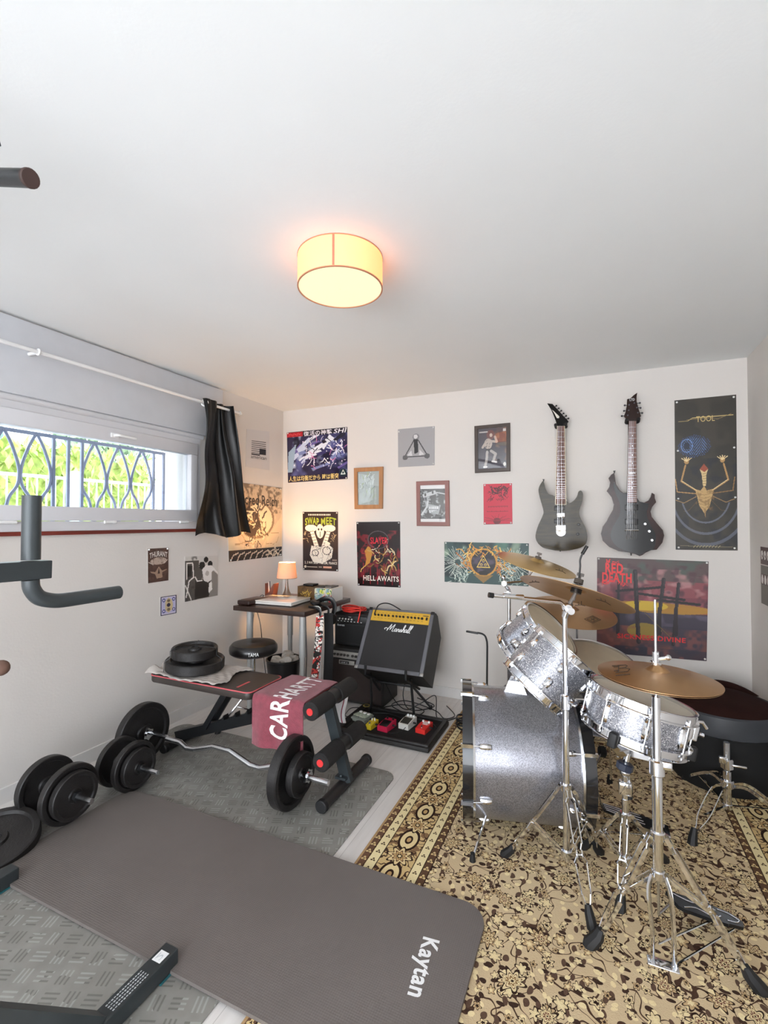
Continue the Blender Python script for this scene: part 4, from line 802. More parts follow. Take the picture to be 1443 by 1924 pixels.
p = mp((350, 1640)); m = MB(); m.box((p.x, gY-0.030, p.z+0.012), (0.066, 0.014, 0.045), bev=0.003); m.cyl(frame((p.x, gY-0.024, p.z-0.012), (0, -1, 0)), 0.030, 0, 0.010, 20); m.box((p.x, gY-0.038, p.z+0.008), (0.05, 0.004, 0.010)); part('tremolo_bridge', m, chrome, t)
for (kx, ky) in ((560, 1575), (550, 1690)):
    p = mp((kx, ky)); m = MB(); m.cyl(frame((p.x, gY-0.022, p.z), (0, -1, 0)), 0.009, 0, 0.014, 16, bev=0.002); part('knob', m, black_metal, t)
m = MB(); p = mp((580, 1625)); m.tube([(p.x, gY-0.022, p.z), (p.x+0.003, gY-0.035, p.z+0.006)], 0.002, 6); part('switch', m, chrome, t)
for k in range(6):
    m = MB(); x0 = 314+12.5*k; x1 = 296+17.5*k; a0 = mp((x0, 398)); a1 = mp((x1+15, 1640)); m.tube([(a0.x, gY-0.033, a0.z), (a1.x, gY-0.037, a1.z)], 0.0007+0.0001*(5-k), 5); part('string', m, steel, t)
for p_ in ((137, 1050), (338, 1895)):
    p = mp(p_); m = MB(); m.cyl(frame((p.x, gY, p.z-0.004), (0, 0, 1)), 0.004, 0, 0.016, 10); m.cyl(frame((p.x, gY, p.z+0.008), (0, 0, 1)), 0.007, 0, 0.004, 10); part('strap_button', m, black_metal, t)
p = mp((345, 370)); wall_hook('black foam-padded wall hanger holding the olive guitar', p.x, p.z, 0.032)
# guitar two: jagged body with fin headstock
mp = gmap(1120, 730, 6.014)
t = thing('electric_guitar', 'black electric guitar with jagged red-brown edges and fin headstock', 'guitar', tuple(mp((490, 1890))))
body = [(490, 1892), (440, 1870), (360, 1850), (250, 1835), (150, 1790), (75, 1720), (55, 1640), (75, 1560), (118, 1500), (150, 1440), (190, 1370), (200, 1310), (175, 1230), (120, 1160), (150, 1110), (158, 1060), (140, 1015), (170, 975), (205, 955), (212, 1010), (225, 1080), (265, 1150), (310, 1185), (345, 1180), (355, 1290), (458, 1290), (462, 1240), (490, 1280), (540, 1290), (590, 1265), (615, 1225), (628, 1180), (658, 1198), (660, 1240), (675, 1285), (630, 1340), (612, 1390), (625, 1450), (690, 1530), (750, 1600), (765, 1660), (745, 1740), (680, 1820), (620, 1825), (560, 1850), (520, 1880)]
bp2 = gpoly(body, mp, 1); m = MB(); wp(m, bp2, -0.022, 0.018); part('body', m, redbr, t)
top = [(488, 1880), (440, 1862), (300, 1820), (230, 1780), (170, 1700), (165, 1620), (200, 1540), (255, 1450), (272, 1370), (258, 1280), (225, 1200), (195, 1110), (205, 1060), (240, 1140), (310, 1192), (345, 1190), (355, 1290), (458, 1290), (466, 1260), (500, 1290), (550, 1296), (590, 1310), (570, 1380), (575, 1460), (620, 1560), (665, 1640), (665, 1740), (640, 1815), (560, 1840)]
m = MB(); wp(m, gpoly(top, mp, 2), 0.0181, 0.023); part('top_plate', m, gloss_blk, t)
m = MB(); wp(m, strip(mp, 365, 452, 375, 345, 460, 1290), 0.010, 0.0255); part('neck', m, gloss_blk, t)
m = MB(); wp(m, strip(mp, 367, 450, 377, 348, 457, 1288), 0.0256, 0.029); part('fretboard', m, rosew, t)
sc_len = 1595-377
for k in range(1, 25):
    yk = 377+sc_len*(1-2**(-k/12.0))
    if yk > 1285: break
    tt = (yk-377)/910; a0 = mp((368-19*tt, yk)); a1 = mp((449+7*tt, yk)); m = MB(); m.tube([(a0.x, gY-0.030, a0.z), (a1.x, gY-0.030, a1.z)], 0.0011, 5); part('fret', m, steel, t)
m = MB(); a0 = mp((370, 964)); a1 = mp((440, 964)); m.box(((a0.x+a1.x)/2, gY-0.0295, a0.z), (abs(a1.x-a0.x), 0.002, 0.007)); part('inlay', m, white_pl, t)
for k in (3, 5, 7, 9, 15, 17): yk = 377+sc_len*(1-2**(-(k-0.5)/12.0)); p = mp((406, yk)); m = MB(); m.box((p.x, gY-0.0295, p.z), (0.006, 0.001, 0.006)); part('inlay', m, white_pl, t)
m = MB(); wp(m, [(w.x, w.z) for w in (mp(p) for p in ((362, 376), (454, 376), (505, 318), (478, 240), (455, 150), (455, 100), (462, 55), (420, 85), (385, 120), (348, 128), (345, 200), (328, 280), (312, 320)))], 0.004, 0.020); part('headstock', m, M_('dark_headstock_lacquer', '2c1c18', 0.15, spec=0.3), t)
p0, p1 = mp((378, 150)), mp((432, 118)); m = MB(); m.text('LTD', lambda u, v, h: V((p0.x+(p1.x-p0.x)*u, gY-0.0207, p0.z+(p1.z-p0.z)*v))); part('headstock_logo', m, white_pl, t)
for (x1, y1, x2, y2) in ((350, 195, 322, 195), (345, 255, 315, 257), (328, 312, 290, 315), (455, 170, 492, 168), (475, 222, 500, 224), (490, 280, 520, 281)):
    a0 = mp((x1, y1)); a1 = mp((x2, y2)); m = MB(); m.tube([(a0.x, gY-0.012, a0.z), (a1.x, gY-0.012, a1.z)], 0.0026, 6); m.ball((a1.x, gY-0.012, a1.z), 0.0065, n=8); c_ = V((a0.x+(a1.x-a0.x)*-0.7, gY-0.020, a0.z)); m.cyl(frame(c_, (0, -1, 0)), 0.0045, 0, 0.007, 10); part('tuning_peg', m, M_('black_nickel', '55555a', 0.3, 0.7), t)
for yy in (1345, 1505): p = mp((398, yy)); pickup(t, p.x, p.z, 0.075, 0.036, black_pl, 0.023)
p = mp((398, 1598)); m = MB(); m.tube([(p.x-0.040, gY-0.036, p.z), (p.x+0.040, gY-0.036, p.z)], 0.007, 10); m.tube([(p.x-0.034, gY-0.022, p.z), (p.x-0.034, gY-0.036, p.z)], 0.004, 8); m.tube([(p.x+0.034, gY-0.022, p.z), (p.x+0.034, gY-0.036, p.z)], 0.004, 8); part('bridge', m, chrome_b, t)
for (kx, ky) in ((548, 1530), (595, 1612), (625, 1712)): p = mp((kx, ky)); m = MB(); m.cyl(frame((p.x, gY-0.023, p.z), (0, -1, 0)), 0.0085, 0, 0.015, 16, bev=0.002); part('knob', m, chrome, t)
for k in range(6): m = MB(); a0 = mp((375+14*k, 378)); a1 = mp((345+20*k, 1695)); a2 = mp((345+20*k, 1595)); m.tube([(a0.x, gY-0.033, a0.z), (a2.x, gY-0.043, a2.z), (a1.x, gY-0.025, a1.z)], 0.0008+0.0001*(5-k), 5); part('string', m, steel, t)
for p_ in ((207, 950), (395, 1880)):
    p = mp(p_); m = MB(); m.cyl(frame((p.x, gY, p.z-0.004), (0, 0, 1)), 0.004, 0, 0.016, 10); m.cyl(frame((p.x, gY, p.z+0.008), (0, 0, 1)), 0.007, 0, 0.004, 10); part('strap_button', m, black_metal, t)
p = mp((410, 350)); wall_hook('black foam-padded wall hanger holding the jagged black guitar', p.x, p.z, 0.034)
# ------------------------------------------------------------------ weights
def plate(m, M, r, w, hole=0.014, mi=0):   # ribbed plate with raised rim and hub, along local z, centred
    h = w/2
    prof = [(hole, -h*0.9), (r*0.28, -h*0.9), (r*0.31, -h*0.45), (r*0.80, -h*0.45), (r*0.84, -h), (r*0.97, -h), (r, -h*0.8), (r, h*0.8), (r*0.97, h), (r*0.84, h), (r*0.80, h*0.45), (r*0.31, h*0.45), (r*0.28, h*0.9), (hole, h*0.9), (hole, -h*0.9)]
    return m.lathe(prof, M, 56, mi)
def dumbbell(label, y, xs, x_end0, x_end1, zc):
    t = thing('dumbbell', label, 'dumbbell', (xs[0][0], y, 0), 'adjustable dumbbells along the left wall')
    m = MB(); ax = (1, 0, 0); m.tube([(x_end0, y, zc), (x_end1, y, zc)], 0.0125, 16); m.tube([(x_end1-0.001, y, zc), (x_end1+0.001, y, zc)], 0.0105, 16); part('handle', m, chrome_b, t)
    for (x, r, w) in xs:
        m = MB(); plate(m, frame((x, y, zc), ax), r, w); part('plate', m, iron, t)
    m = MB(); m.cyl(frame((xs[-1][0]+xs[-1][2]/2, y, zc), ax), 0.022, 0, 0.016, 6); part('collar', m, black_metal, t)
dumbbell('dumbbell nearest the camera, its right plate on the exercise mat corner', 1.35, [(-2.30, 0.125, 0.034), (-2.135, 0.125, 0.032), (-2.10, 0.10, 0.030)], -2.36, -1.985, 0.147)
dumbbell('smaller dumbbell between the nearest dumbbell and the curl bar', 1.66, [(-2.236, 0.118, 0.030), (-2.12, 0.118, 0.032), (-2.088, 0.092, 0.028)], -2.34, -1.955, 0.125)
t = thing('curl_barbell', 'zigzag chrome curl bar loaded with large black plates', 'barbell', (-1.75, 1.86, 0))
by = 1.865; bz = 0.172
m = MB(); m.tube([(-2.36, by+0.02, bz), (-2.13, by+0.01, bz)], 0.0125, 14)
bx = [(-2.13, bz), (-2.05, bz), (-1.965, bz-0.012), (-1.90, bz+0.012), (-1.81, bz-0.022), (-1.69, bz-0.022), (-1.60, bz+0.015), (-1.53, bz-0.008), (-1.42, bz), (-1.31, bz)]
bx = [(-2.13, 0), (-2.03, 0.0), (-1.985, -0.028), (-1.925, -0.022), (-1.80, 0.03), (-1.69, 0.03), (-1.56, -0.028), (-1.50, -0.03), (-1.42, 0.005), (-1.31, 0.0)]
m.tube([(x, by-0.0*z, bz+z*0.75) for x, z in bx], 0.0135, 14); m.tube([(-1.31, by-0.005, bz), (-1.105, by-0.015, bz)], 0.0125, 14); part('bar', m, chrome_b, t)
m = MB()
for k in range(16): m.ring(frame((-1.185+k*0.005, by-0.012, bz), (1, 0, 0)), 0.0125, 0.0012, 16, 5)
part('threaded_end', m, chrome, t)
for (x, r, w) in ((-2.312, 0.162, 0.045), (-1.315, 0.162, 0.05), (-1.265, 0.098, 0.035)):
    m = MB(); plate(m, frame((x, by, bz), (1, 0, 0)), r, w); part('plate', m, iron, t)
for x, a_ in ((-2.285, 1), (-1.235, 1)):
    m = MB(); M = frame((x, by, bz), (1, 0, 0)); m.prism([((0.034 if k % 2 else 0.026)*math.cos(k*math.pi/6), (0.034 if k % 2 else 0.026)*math.sin(k*math.pi/6)) for k in range(12)], 0.0, 0.016, M); m.cyl(M, 0.02, 0.016, 0.024, 20); part('star_collar', m, chrome, t)
# ------------------------------------------------------------------ weight bench
t = thing('weight_bench', 'black weight bench with pink piping and foam leg rollers', 'weight bench', (-1.8, 2.1, 0))
pad_m = M_('brown_black_vinyl', '3a332f', 0.42, var=0.1, bump=0.1, bscale=200)
def padslab(name, x0, x1, y0, y1, z1, th=0.045, r=0.035):
    m = MB(); cx_, cy_ = (x0+x1)/2, (y0+y1)/2; o = rrect(x0, y0, x1, y1, r, 5)
    prof = [(0.985, z1-th), (1.0, z1-th+0.008), (1.0, z1-0.012), (0.985, z1-0.003), (0.96, z1)]
    vs = []; n = len(o)
    for s_, z_ in prof: vs += [(cx_+(x-cx_)*s_, cy_+(y-cy_)*s_, z_) for x, y in o]
    fs = [(j*n+i, j*n+(i+1) % n, (j+1)*n+(i+1) % n, (j+1)*n+i) for j in range(len(prof)-1) for i in range(n)]
    m.add(vs, fs, 0, True); m.add(vs[:n], [tuple(reversed(range(n)))]); m.add(vs[-n:], [tuple(range(n))]); p = part(name, m, pad_m, t)
    m = MB(); m.tube([(x, y, z1-0.006) for x, y in [(cx_+(a-cx_)*1.0, cy_+(b-cy_)*1.0) for a, b in o]], 0.0035, 6, closed=True); part('piping', m, M_('pink_red_piping', 'c95a60', 0.5), p)
    return p
b_ = padslab('backrest_pad', -2.37, -1.635, 1.945, 2.235, 0.468)
m = MB(); Lx = -1.80; m.box2((-1.752, 1.978, 0.4680), (-1.738, 2.075, 0.4688)); part('pad_mark', m, M_('pink_red_print', 'c8555a', 0.5), b_)
padslab('seat_pad', -1.615, -1.31, 1.955, 2.235, 0.462)
yc = 2.10
def bpart(nm, *segs, mt=None, r=None):
    m = MB()
    for (a, b, w, h) in segs: m.bar(a, b, w, h)
    part(nm, m, mt or black_metal, t)
bpart('pad_rail', ((-2.33, yc, 0.405), (-1.66, yc, 0.405), 0.04, 0.03))
bpart('seat_rail', ((-1.64, yc, 0.40), (-1.32, yc, 0.40), 0.04, 0.03))
bpart('ladder_beam', ((-2.30, yc, 0.065), (-1.40, yc, 0.385), 0.05, 0.055))
m = MB()
for k in range(6):
    x = -1.98+k*0.085; z = 0.065+(x+2.30)/0.9*0.32+0.035; m.prism([(0, 0), (0.05, 0.0), (0.045, 0.035), (0.032, 0.012)], -0.02, 0.02, Matrix(((1, 0, 0, x), (0, 0, -1, yc), (0.0, 1, 0, z), (0, 0, 0, 1))))
part('adjustment_rack', m, black_metal, t, kind=None)
bpart('prop_strut', ((-2.06, yc-0.035, 0.165), (-1.90, yc-0.035, 0.40), 0.012, 0.03), ((-2.06, yc+0.035, 0.165), (-1.90, yc+0.035, 0.40), 0.012, 0.03), ((-2.06, yc-0.04, 0.165), (-2.06, yc+0.04, 0.165), 0.02, 0.02))
bpart('upright_post', ((-1.145, yc, 0.045), (-1.262, yc, 0.44), 0.032, 0.055), mt=gun_metal)
def rubtube(nm, a, b, r, cap, mt, capm):
    a = V(a); b = V(b); m = MB(); m.tube([a, b], r, 20); p = part(nm, m, mt, t)
    d = (b-a).normalized()
    for q, s in ((a, -1), (b, 1)):
        m = MB(); m.cyl(frame(q, d*s), r*1.12, -cap, 0.008, 20, bev=0.004); part('end_cap', m, capm, p)
rubtube('front_foot', (-1.165, 1.885, 0.033), (-1.165, 2.36, 0.033), 0.027, 0.02, M_('dark_grey_steel', '302c2c', 0.4, 0.2), rubber)
rubtube('rear_foot', (-2.30, 1.99, 0.033), (-2.30, 2.26, 0.033), 0.027, 0.02, black_metal, rubber)
for (x, z) in ((-1.235, 0.452), (-1.178, 0.225)):
    for s in (-1, 1):
        m = MB(); ys = (yc+s*0.035, yc+s*0.205); m.tube([(x, ys[0]-s*0.0, z), (x, ys[0]+s*0.004, z), (x, ys[1]-s*0.006, z), (x, ys[1], z)], [0.036, 0.044, 0.044, 0.038], 24); p = part('foam_roller', m, foam, t)
        if s < 0:
            m = MB(); m.cyl(frame((x, ys[1], z), (0, -1, 0)), 0.017, -0.002, 0.003, 20); part('end_plug', m, red_pl, p)
    m = MB(); m.tube([(x, yc-0.034, z), (x, yc+0.034, z)], 0.038, 16); part('roller_tube', m, black_metal, t)
m = MB()
for (x, y, z) in ((-1.165, 2.07, 0.085), (-1.165, 2.13, 0.085)): m.ball((x, y, z), 0.009, n=8)
m.bar((-1.165, 2.06, 0.075), (-1.165, 2.14, 0.075), 0.06, 0.012); part('foot_bracket', m, gun_metal, t)
# towel over the seat pad, hanging down towards the camera
tw = thing('towel', 'burgundy towel with large white capitals draped over the bench seat', 'towel', (-1.46, 2.0, 0.465))
TY0, TY1, TZ = 1.935, 2.255, 0.4725
L1 = 0.245; L2 = TY1-TY0; L3 = 0.115; TL_ = L1+L2+L3
def tprof(s, x):
    r = 0.018
    if s < L1: y = TY0-0.010-0.010*math.sin(x*40)*(1-s/L1)-0.012*(1-s/L1); return (y+ (0.0 if s < L1-r else 0.010*((s-L1+r)/r)), TZ-(L1-s)-0.002)
    s2 = s-L1
    if s2 < L2: return (TY0+s2, TZ+0.003*math.sin(min(s2/r, 1)*1.57)-0.002+0.0015*math.sin(x*60+s2*20))
    s3 = s2-L2; return (TY1+0.008, TZ-s3-0.002)
def towfn(off=0.0):
    def fn(u, v):
        s = v*TL_; x0, x1 = -1.598, -1.292; lean = 0.035*max(0, (s-L1)/L2) if s > L1 else 0.0
        x = x0+(x1-x0)*u+lean*0.2*(1-u)+0.035*max(0, min(1, (s-L1)/L2))*(-0.9)*(1-u)*0
        y, z = tprof(s, x); e = 0.003; y2, z2 = tprof(min(TL_, s+e), x); y1_, z1_ = tprof(max(0, s-e), x)
        n = V((0, -(z2-z1_), (y2-y1_))).normalized(); return V((x, y, z))+n*off, n
    return fn
m = MB(); f_ = towfn(); m.sheet(f_, 30, 70, 0.005); part('cloth', m, M_('burgundy_terry', '8b3f4c', 0.95, var=0.18, scale=40, bump=0.8, bscale=350, sheen=0.3), tw, angle=80)
def slabtxt(txt, s0, s1, u0, u1):
    vs, fs = textgeo(txt, 0.035); fn = towfn(0.0042); m = MB()
    # cut finely so the letters follow the fold
    import bmesh
    bm = bmesh.new(); bv = [bm.verts.new((x, y, 0)) for x, y in vs]
    for f in fs:
        try: bm.faces.new([bv[i] for i in f])
        except ValueError: pass
    for k in range(1, 60):
        g = bm.verts[:]+bm.edges[:]+bm.faces[:]; bmesh.ops.bisect_plane(bm, geom=g, plane_co=(k/60, 0, 0), plane_no=(1, 0, 0))
    bm.verts.index_update(); V2 = [(v.co.x, v.co.y) for v in bm.verts]; F2 = [tuple(v.index for v in f.verts) for f in bm.faces]; bm.free()
    out = [fn(u1+(u0-u1)*y, (s0+(s1-s0)*x)/TL_)[0] for x, y in V2]; m.add(out, F2); return m
part('lettering', slabtxt('CARHARTT', 0.055, 0.055+0.50, 0.37, 0.74), M_('white_terry_print', 'eee9ea', 0.9, var=0.03), tw, label='white towel lettering')
m = MB(); m.M = Matrix.Identity(4)
hem = thing('folded_towel', 'white towel with thin red stripe hanging behind the bench seat', 'towel', (-1.27, 2.27, 0.3))
m = MB(); m.sheet(lambda u, v: (V((-1.40+0.15*u+0.01*math.sin(v*6), 2.275+0.004*math.sin(u*20), 0.45-0.20*v)), V((0, 1, 0.0))), 12, 12, 0.006); part('cloth', m, M_('white_terry', 'e4e0df', 0.95, bump=0.5, bscale=300), hem)
m = MB(); m.sheet(lambda u, v: (V((-1.27+0.006*u+0.01*math.sin(v*6), 2.2707, 0.45-0.20*v)), V((0, -1, 0.0))), 2, 12, 0.003); part('stripe', m, M_('burgundy_stripe', '9a4050', 0.9), hem)
# plates and cloth lying on the far end of the bench
m = MB(); rn2 = random.Random(4)
def clo(u, v):
    x = -2.385+0.52*u+0.03*math.sin(v*7); y = 1.93+0.30*v+0.014*math.sin(u*9); z = 0.474+0.006*abs(math.sin(u*23+v*9))+0.004*math.sin(v*31)**2
    if v < 0.1: z -= 0.0
    if u < 0.12: z += 0.03*(0.12-u)/0.12*abs(math.sin(v*12))
    return V((x, y, z)), V((0, 0, 1))
m.sheet(clo, 50, 30, 0.003); single('cloth', 'crumpled pale grey cloth under the plates on the bench', 'cloth', m, M_('pale_grey_cloth', 'b5aea8', 0.9, var=0.1), angle=80)
def bigplate(label, c, n, r, w):
    t = thing('weight_plate', label, 'weight plate', (c[0], c[1], c[2]-w/2), 'loose weight plates'); m = MB(); plate(m, frame(c, n), r, w, 0.018); part('disc', m, iron, t)
    Mx = frame(c, n); m = MB(); m.ring(Mx @ Matrix.Translation((0, 0, w*0.45)), 0.021, 0.003, 20, 6); part('bore_ring', m, black_metal, t)
    return t
bigplate('large black weight plate at the bottom of the bench stack', (-2.14, 2.07, 0.525), (0.05, 0.0, 1), 0.163, 0.055)
bigplate('smaller black weight plate tied on top of the bench stack', (-2.145, 2.07, 0.592), (0.05, -0.02, 1), 0.128, 0.05)
m = MB()
for a_ in (0.3, 2.2, 4.2):
    dx, dy = math.cos(a_), math.sin(a_); P = lambda r, z: (-2.145+dx*r, 2.07+dy*r, z)
    m.tube([P(0.02, 0.6205), P(0.12, 0.6215-0.006*dx), P(0.134, 0.612), P(0.134, 0.575), P(0.166, 0.554), P(0.168, 0.50)], 0.0022, 6)
single('tie_cord', 'thin black cord tied around the plates stacked on the bench', 'cord', m, black_pl)
bigplate('large black weight plate lying on the floor at the left frame edge', fl(24, 1572, 0.05)+V((-0.03, -0.05, 0)), (0.2, -0.2, 1), 0.155, 0.045)
# ------------------------------------------------------------------ power tower
t = thing('power_tower', 'dark grey pull-up and dip tower at the left edge of the frame', 'power tower', (-1.59, 0.5, 0))
FX = (-1.185, -1.995)
for fx in FX:
    m = MB(); m.box2((fx-0.026, -0.12, 0.012), (fx+0.026, 1.065, 0.062), bev=0.003); p = part('base_foot', m, gun_metal, t)
    m = MB(); m.box2((fx-0.028, 1.0, 0.0), (fx+0.028, 1.06, 0.012)); part('foot_pad', m, M_('teal_rubber', '1f5a60', 0.6), p)
    if fx == FX[0]:
        m = MB(); U0 = 1.02
        def tt(u, v, h): return V((fx+0.020-0.040*(1-v), 0, 0))
        m.box2((fx-0.016, 1.005, 0.0621), (fx+0.016, 1.040, 0.0625)); part('label_sticker', m, white_pl, p)
        m = MB(); m.text('2', lambda u, v, h: V((fx-0.010+0.018*v, 1.010+0.022*u, 0.0628)))
        for k in range(4):
            for j in range(14): m.box2((fx+0.013-0.009*k, 0.86+0.008*j, 0.0620), (fx+0.0165-0.009*k-0.001*(j % 2), 0.8655+0.008*j, 0.0623))
        part('label_text', m, M_('pale_print', 'c9cdd0', 0.5), p)
    m = MB(); m.bar((fx, 0.83, 0.06), (fx, 0.30, 0.60), 0.04, 0.025); part('diagonal_brace', m, gun_metal, t)
    m = MB(); m.bar((fx, 0.28, 0.06), (fx, 0.28, 2.12), 0.05, 0.05, up=(1, 0, 0)); part('upright', m, gun_metal, t)
    m = MB(); m.bar((fx, 0.25, 1.245), (fx, 0.69, 1.238), 0.042, 0.042, bev=0.002, up=(1, 0, 0)); part('dip_arm', m, gun_metal, t)
    m = MB(); yg = 0.655; m.tube([(fx, yg, 1.262), (fx, yg, 1.41)], 0.019, 18); part('vertical_grip', m, gun_metal, t)
    m = MB(); m.tube(smooth_path([(fx, yg, 1.216), (fx, yg+0.003, 1.195), (fx, yg+0.02, 1.172), (fx, yg+0.055, 1.160), (fx, yg+0.09, 1.158)], 5)+[V((fx, 0.875, 1.158))], 0.0175, 18); part('dip_grip', m, gun_metal, t)
m = MB(); m.bar((FX[1], 0.28, 2.09), (FX[0], 0.28, 2.09), 0.05, 0.05); part('top_beam', m, gun_metal, t)
m = MB(); m.bar((FX[1], 0.0, 0.05), (FX[0], 0.0, 0.05), 0.05, 0.05); part('cross_beam', m, gun_metal, t)
m = MB(); m.bar((FX[1], 0.28, 1.2), (FX[0], 0.28, 1.2), 0.05, 0.05); part('back_beam', m, gun_metal, t)
tip = at(56, 335, 1.03); 
m = MB(); m.tube([(-1.99, tip.y-0.03, 2.20), (-1.45, tip.y-0.01, 2.20), tip+V((-0.21, 0.0, 0.068)), tip], 0.0185, 18); part('pull_up_bar', m, black_metal, t)
m = MB(); dd = (tip-(tip+V((-0.21, 0, 0.068)))).normalized(); m.cyl(frame(tip, dd), 0.020, -0.006, 0.004, 20, bev=0.002); part('bar_cap', m, M_('brown_cap', '3f2c28', 0.6), t)
for fx in FX: m = MB(); m.bar((fx, 0.28, 2.1), (fx*0.97-0.05, tip.y-0.03, 2.19), 0.03, 0.03); part('bar_bracket', m, gun_metal, t)
e0 = at(2, 1255, 1.72); m = MB(); m.tube([(e0.x-0.28, e0.y-0.25, e0.z+0.01), (e0.x, e0.y, e0.z)], 0.028, 20); m.ball((e0.x, e0.y, e0.z), 0.028, n=14); part('push_up_handle', m, M_('brown_foam', '6e5246', 0.8), t)
m = MB(); m.bar((-1.995, 0.28, e0.z), (e0.x-0.25, e0.y-0.22, e0.z), 0.03, 0.03); part('handle_arm', m, gun_metal, t)
# ------------------------------------------------------------------ drum stool, bin, desk
def legs3(m, c, hub, low, feet, w=0.010, gap=0.016, mi=0): pass
t = thing('drum_stool', 'round black drum stool with small white lettering on chrome legs', 'stool', (-2.03, 2.45, 0))
sx_, sy_ = -2.02, 2.44
M = Matrix.Translation((sx_, sy_, 0)); m = MB(); m.lathe([(0.001, 0.498), (0.135, 0.50), (0.150, 0.512), (0.153, 0.53), (0.150, 0.55), (0.135, 0.567), (0.09, 0.573), (0.001, 0.566)], M, 48); part('seat', m, M_('black_vinyl', '151313', 0.28, var=0.1), t)
ang0 = math.atan2(-sy_, -sx_)
m = MB(); m.text('TAMA', lambda u, v, h: V((sx_+0.1545*math.cos(ang0-0.22+0.42*u), sy_+0.1545*math.sin(ang0-0.22+0.42*u), 0.519+0.022*v))); part('seat_lettering', m, white_pl, t)
m = MB(); m.tube([(sx_, sy_, 0.12), (sx_, sy_, 0.505)], 0.0125, 16); m.tube([(sx_, sy_, 0.12), (sx_, sy_, 0.34)], 0.0165, 16); part('column', m, chrome, t)
for k in range(3):
    a_ = ang0+0.45+k*2.094; d = V((math.cos(a_), math.sin(a_), 0)); f0 = V((sx_, sy_, 0))
    m = MB(); m.tube([f0+V((0, 0, 0.30)), f0+d*0.20+V((0, 0, 0.05))], 0.008, 8); m.tube([f0+V((0, 0, 0.13)), f0+d*0.115+V((0, 0, 0.17))], 0.005, 8); p = part('leg', m, chrome, t)
    m = MB(); m.tube([f0+d*0.188+V((0, 0, 0.065)), f0+d*0.222+V((0, 0, 0.001))], [0.013, 0.016], 10); part('rubber_foot', m, rubber, p)
t = thing('waste_bin', 'black waste bin full of crumpled paper under the desk', 'waste bin', (-2.23, 3.05, 0)); bx_, by_ = -2.23, 3.05
M = Matrix.Translation((bx_, by_, 0)); m = MB(); m.lathe([(0.001, 0.002), (0.105, 0.002), (0.108, 0.01), (0.132, 0.27), (0.137, 0.275), (0.137, 0.285), (0.128, 0.285), (0.104, 0.012), (0.001, 0.010)], M, 40); part('bucket', m, black_pl, t)
for i, (dx, dy, r) in enumerate(((-0.05, -0.03, 0.05), (0.05, -0.04, 0.055), (0.0, 0.05, 0.055), (-0.02, -0.07, 0.035), (0.07, 0.03, 0.04))):
    m = MB(); rr_ = random.Random(i)
    import bmesh
    bm = bmesh.new(); bmesh.ops.create_icosphere(bm, subdivisions=2, radius=r)
    for v in bm.verts: v.co *= rr_.uniform(0.65, 1.15)
    vs = [v.co+V((bx_+dx, by_+dy, 0.262+0.008*i % 0.02)) for v in bm.verts]; fs = [tuple(v.index for v in f.verts) for f in bm.faces]; bm.free(); m.add(vs, fs)
    single('crumpled_paper', ['crumpled white paper at the left of the waste bin', 'crumpled white paper at the right front of the waste bin', 'crumpled white paper at the back of the waste bin', 'small crumpled paper at the front of the waste bin', 'small crumpled paper at the right rim of the waste bin'][i], 'paper', m, M_('crumpled_white_paper', 'd8cfc4', 0.8))
DZ = 0.745; dq = [fl(442, 1137, DZ), fl(571, 1151, DZ), fl(647, 1122, DZ)]
DX0, DX1, DY0, DY1 = -2.385, -1.775, 2.655, 3.30
t = thing('desk', 'small dark brown desk on four round grey legs in the corner', 'desk', (-2.08, 2.98, 0))
m = MB(); m.box2((DX0, DY0, DZ-0.034), (DX1, DY1, DZ), bev=0.002); part('tabletop', m, M_('black_brown_laminate', '32221c', 0.35, var=0.12, scale=5, stretch=(1, 8, 1)), t)
for lx_ in (DX0+0.09, DX1-0.065):
    for ly_ in (DY0+0.075, DY1-0.075):
        m = MB(); m.tube([(lx_, ly_, 0.0), (lx_, ly_, 0.42)], 0.0185, 18); m.tube([(lx_, ly_, 0.42), (lx_, ly_, DZ-0.034)], 0.0235, 18); m.cyl(frame((lx_, ly_, DZ-0.039), (0, 0, 1)), 0.05, 0, 0.005, 20); m.cyl(frame((lx_, ly_, 0), (0, 0, 1)), 0.024, 0, 0.012, 18); part('leg', m, M_('silver_grey_legs', 'a8a8a6', 0.35, 0.2, 0.03), t)
t = thing('desk_lamp', 'small table lamp with glowing pleated beige shade and metal base', 'lamp', (-2.27, 3.14, DZ)); ax_, ay_ = -2.275, 3.15
M = Matrix.Translation((ax_, ay_, DZ)); m = MB(); m.lathe([(0.001, 0.0), (0.042, 0.0), (0.044, 0.004), (0.036, 0.018), (0.022, 0.045), (0.012, 0.085), (0.0085, 0.13), (0.009, 0.19), (0.001, 0.195)], M, 32); part('base', m, M_('brushed_nickel', '8a8078', 0.3, 0.8), t)
m = MB(); m.lathe([(0.081, 0.150), (0.066, 0.275), (0.0645, 0.275), (0.0795, 0.150), (0.081, 0.150)], M, 48)
shm = bpy.data.materials.new('translucent_shade'); shm.use_nodes = True; nt = shm.node_tree; b = nt.nodes['Principled BSDF']; b.inputs['Base Color'].default_value = (*lin('efd2b4'), 1); b.inputs['Roughness'].default_value = 0.9
tr_ = nt.nodes.new('ShaderNodeBsdfTranslucent'); tr_.inputs[0].default_value = (*lin('f6d4ae'), 1); mx = nt.nodes.new('ShaderNodeMixShader'); mx.inputs[0].default_value = 0.28
nt.links.new(b.outputs[0], mx.inputs[1]); nt.links.new(tr_.outputs[0], mx.inputs[2]); nt.links.new(mx.outputs[0], nt.nodes['Material Output'].inputs[0]); part('lamp_shade', m, shm, t)
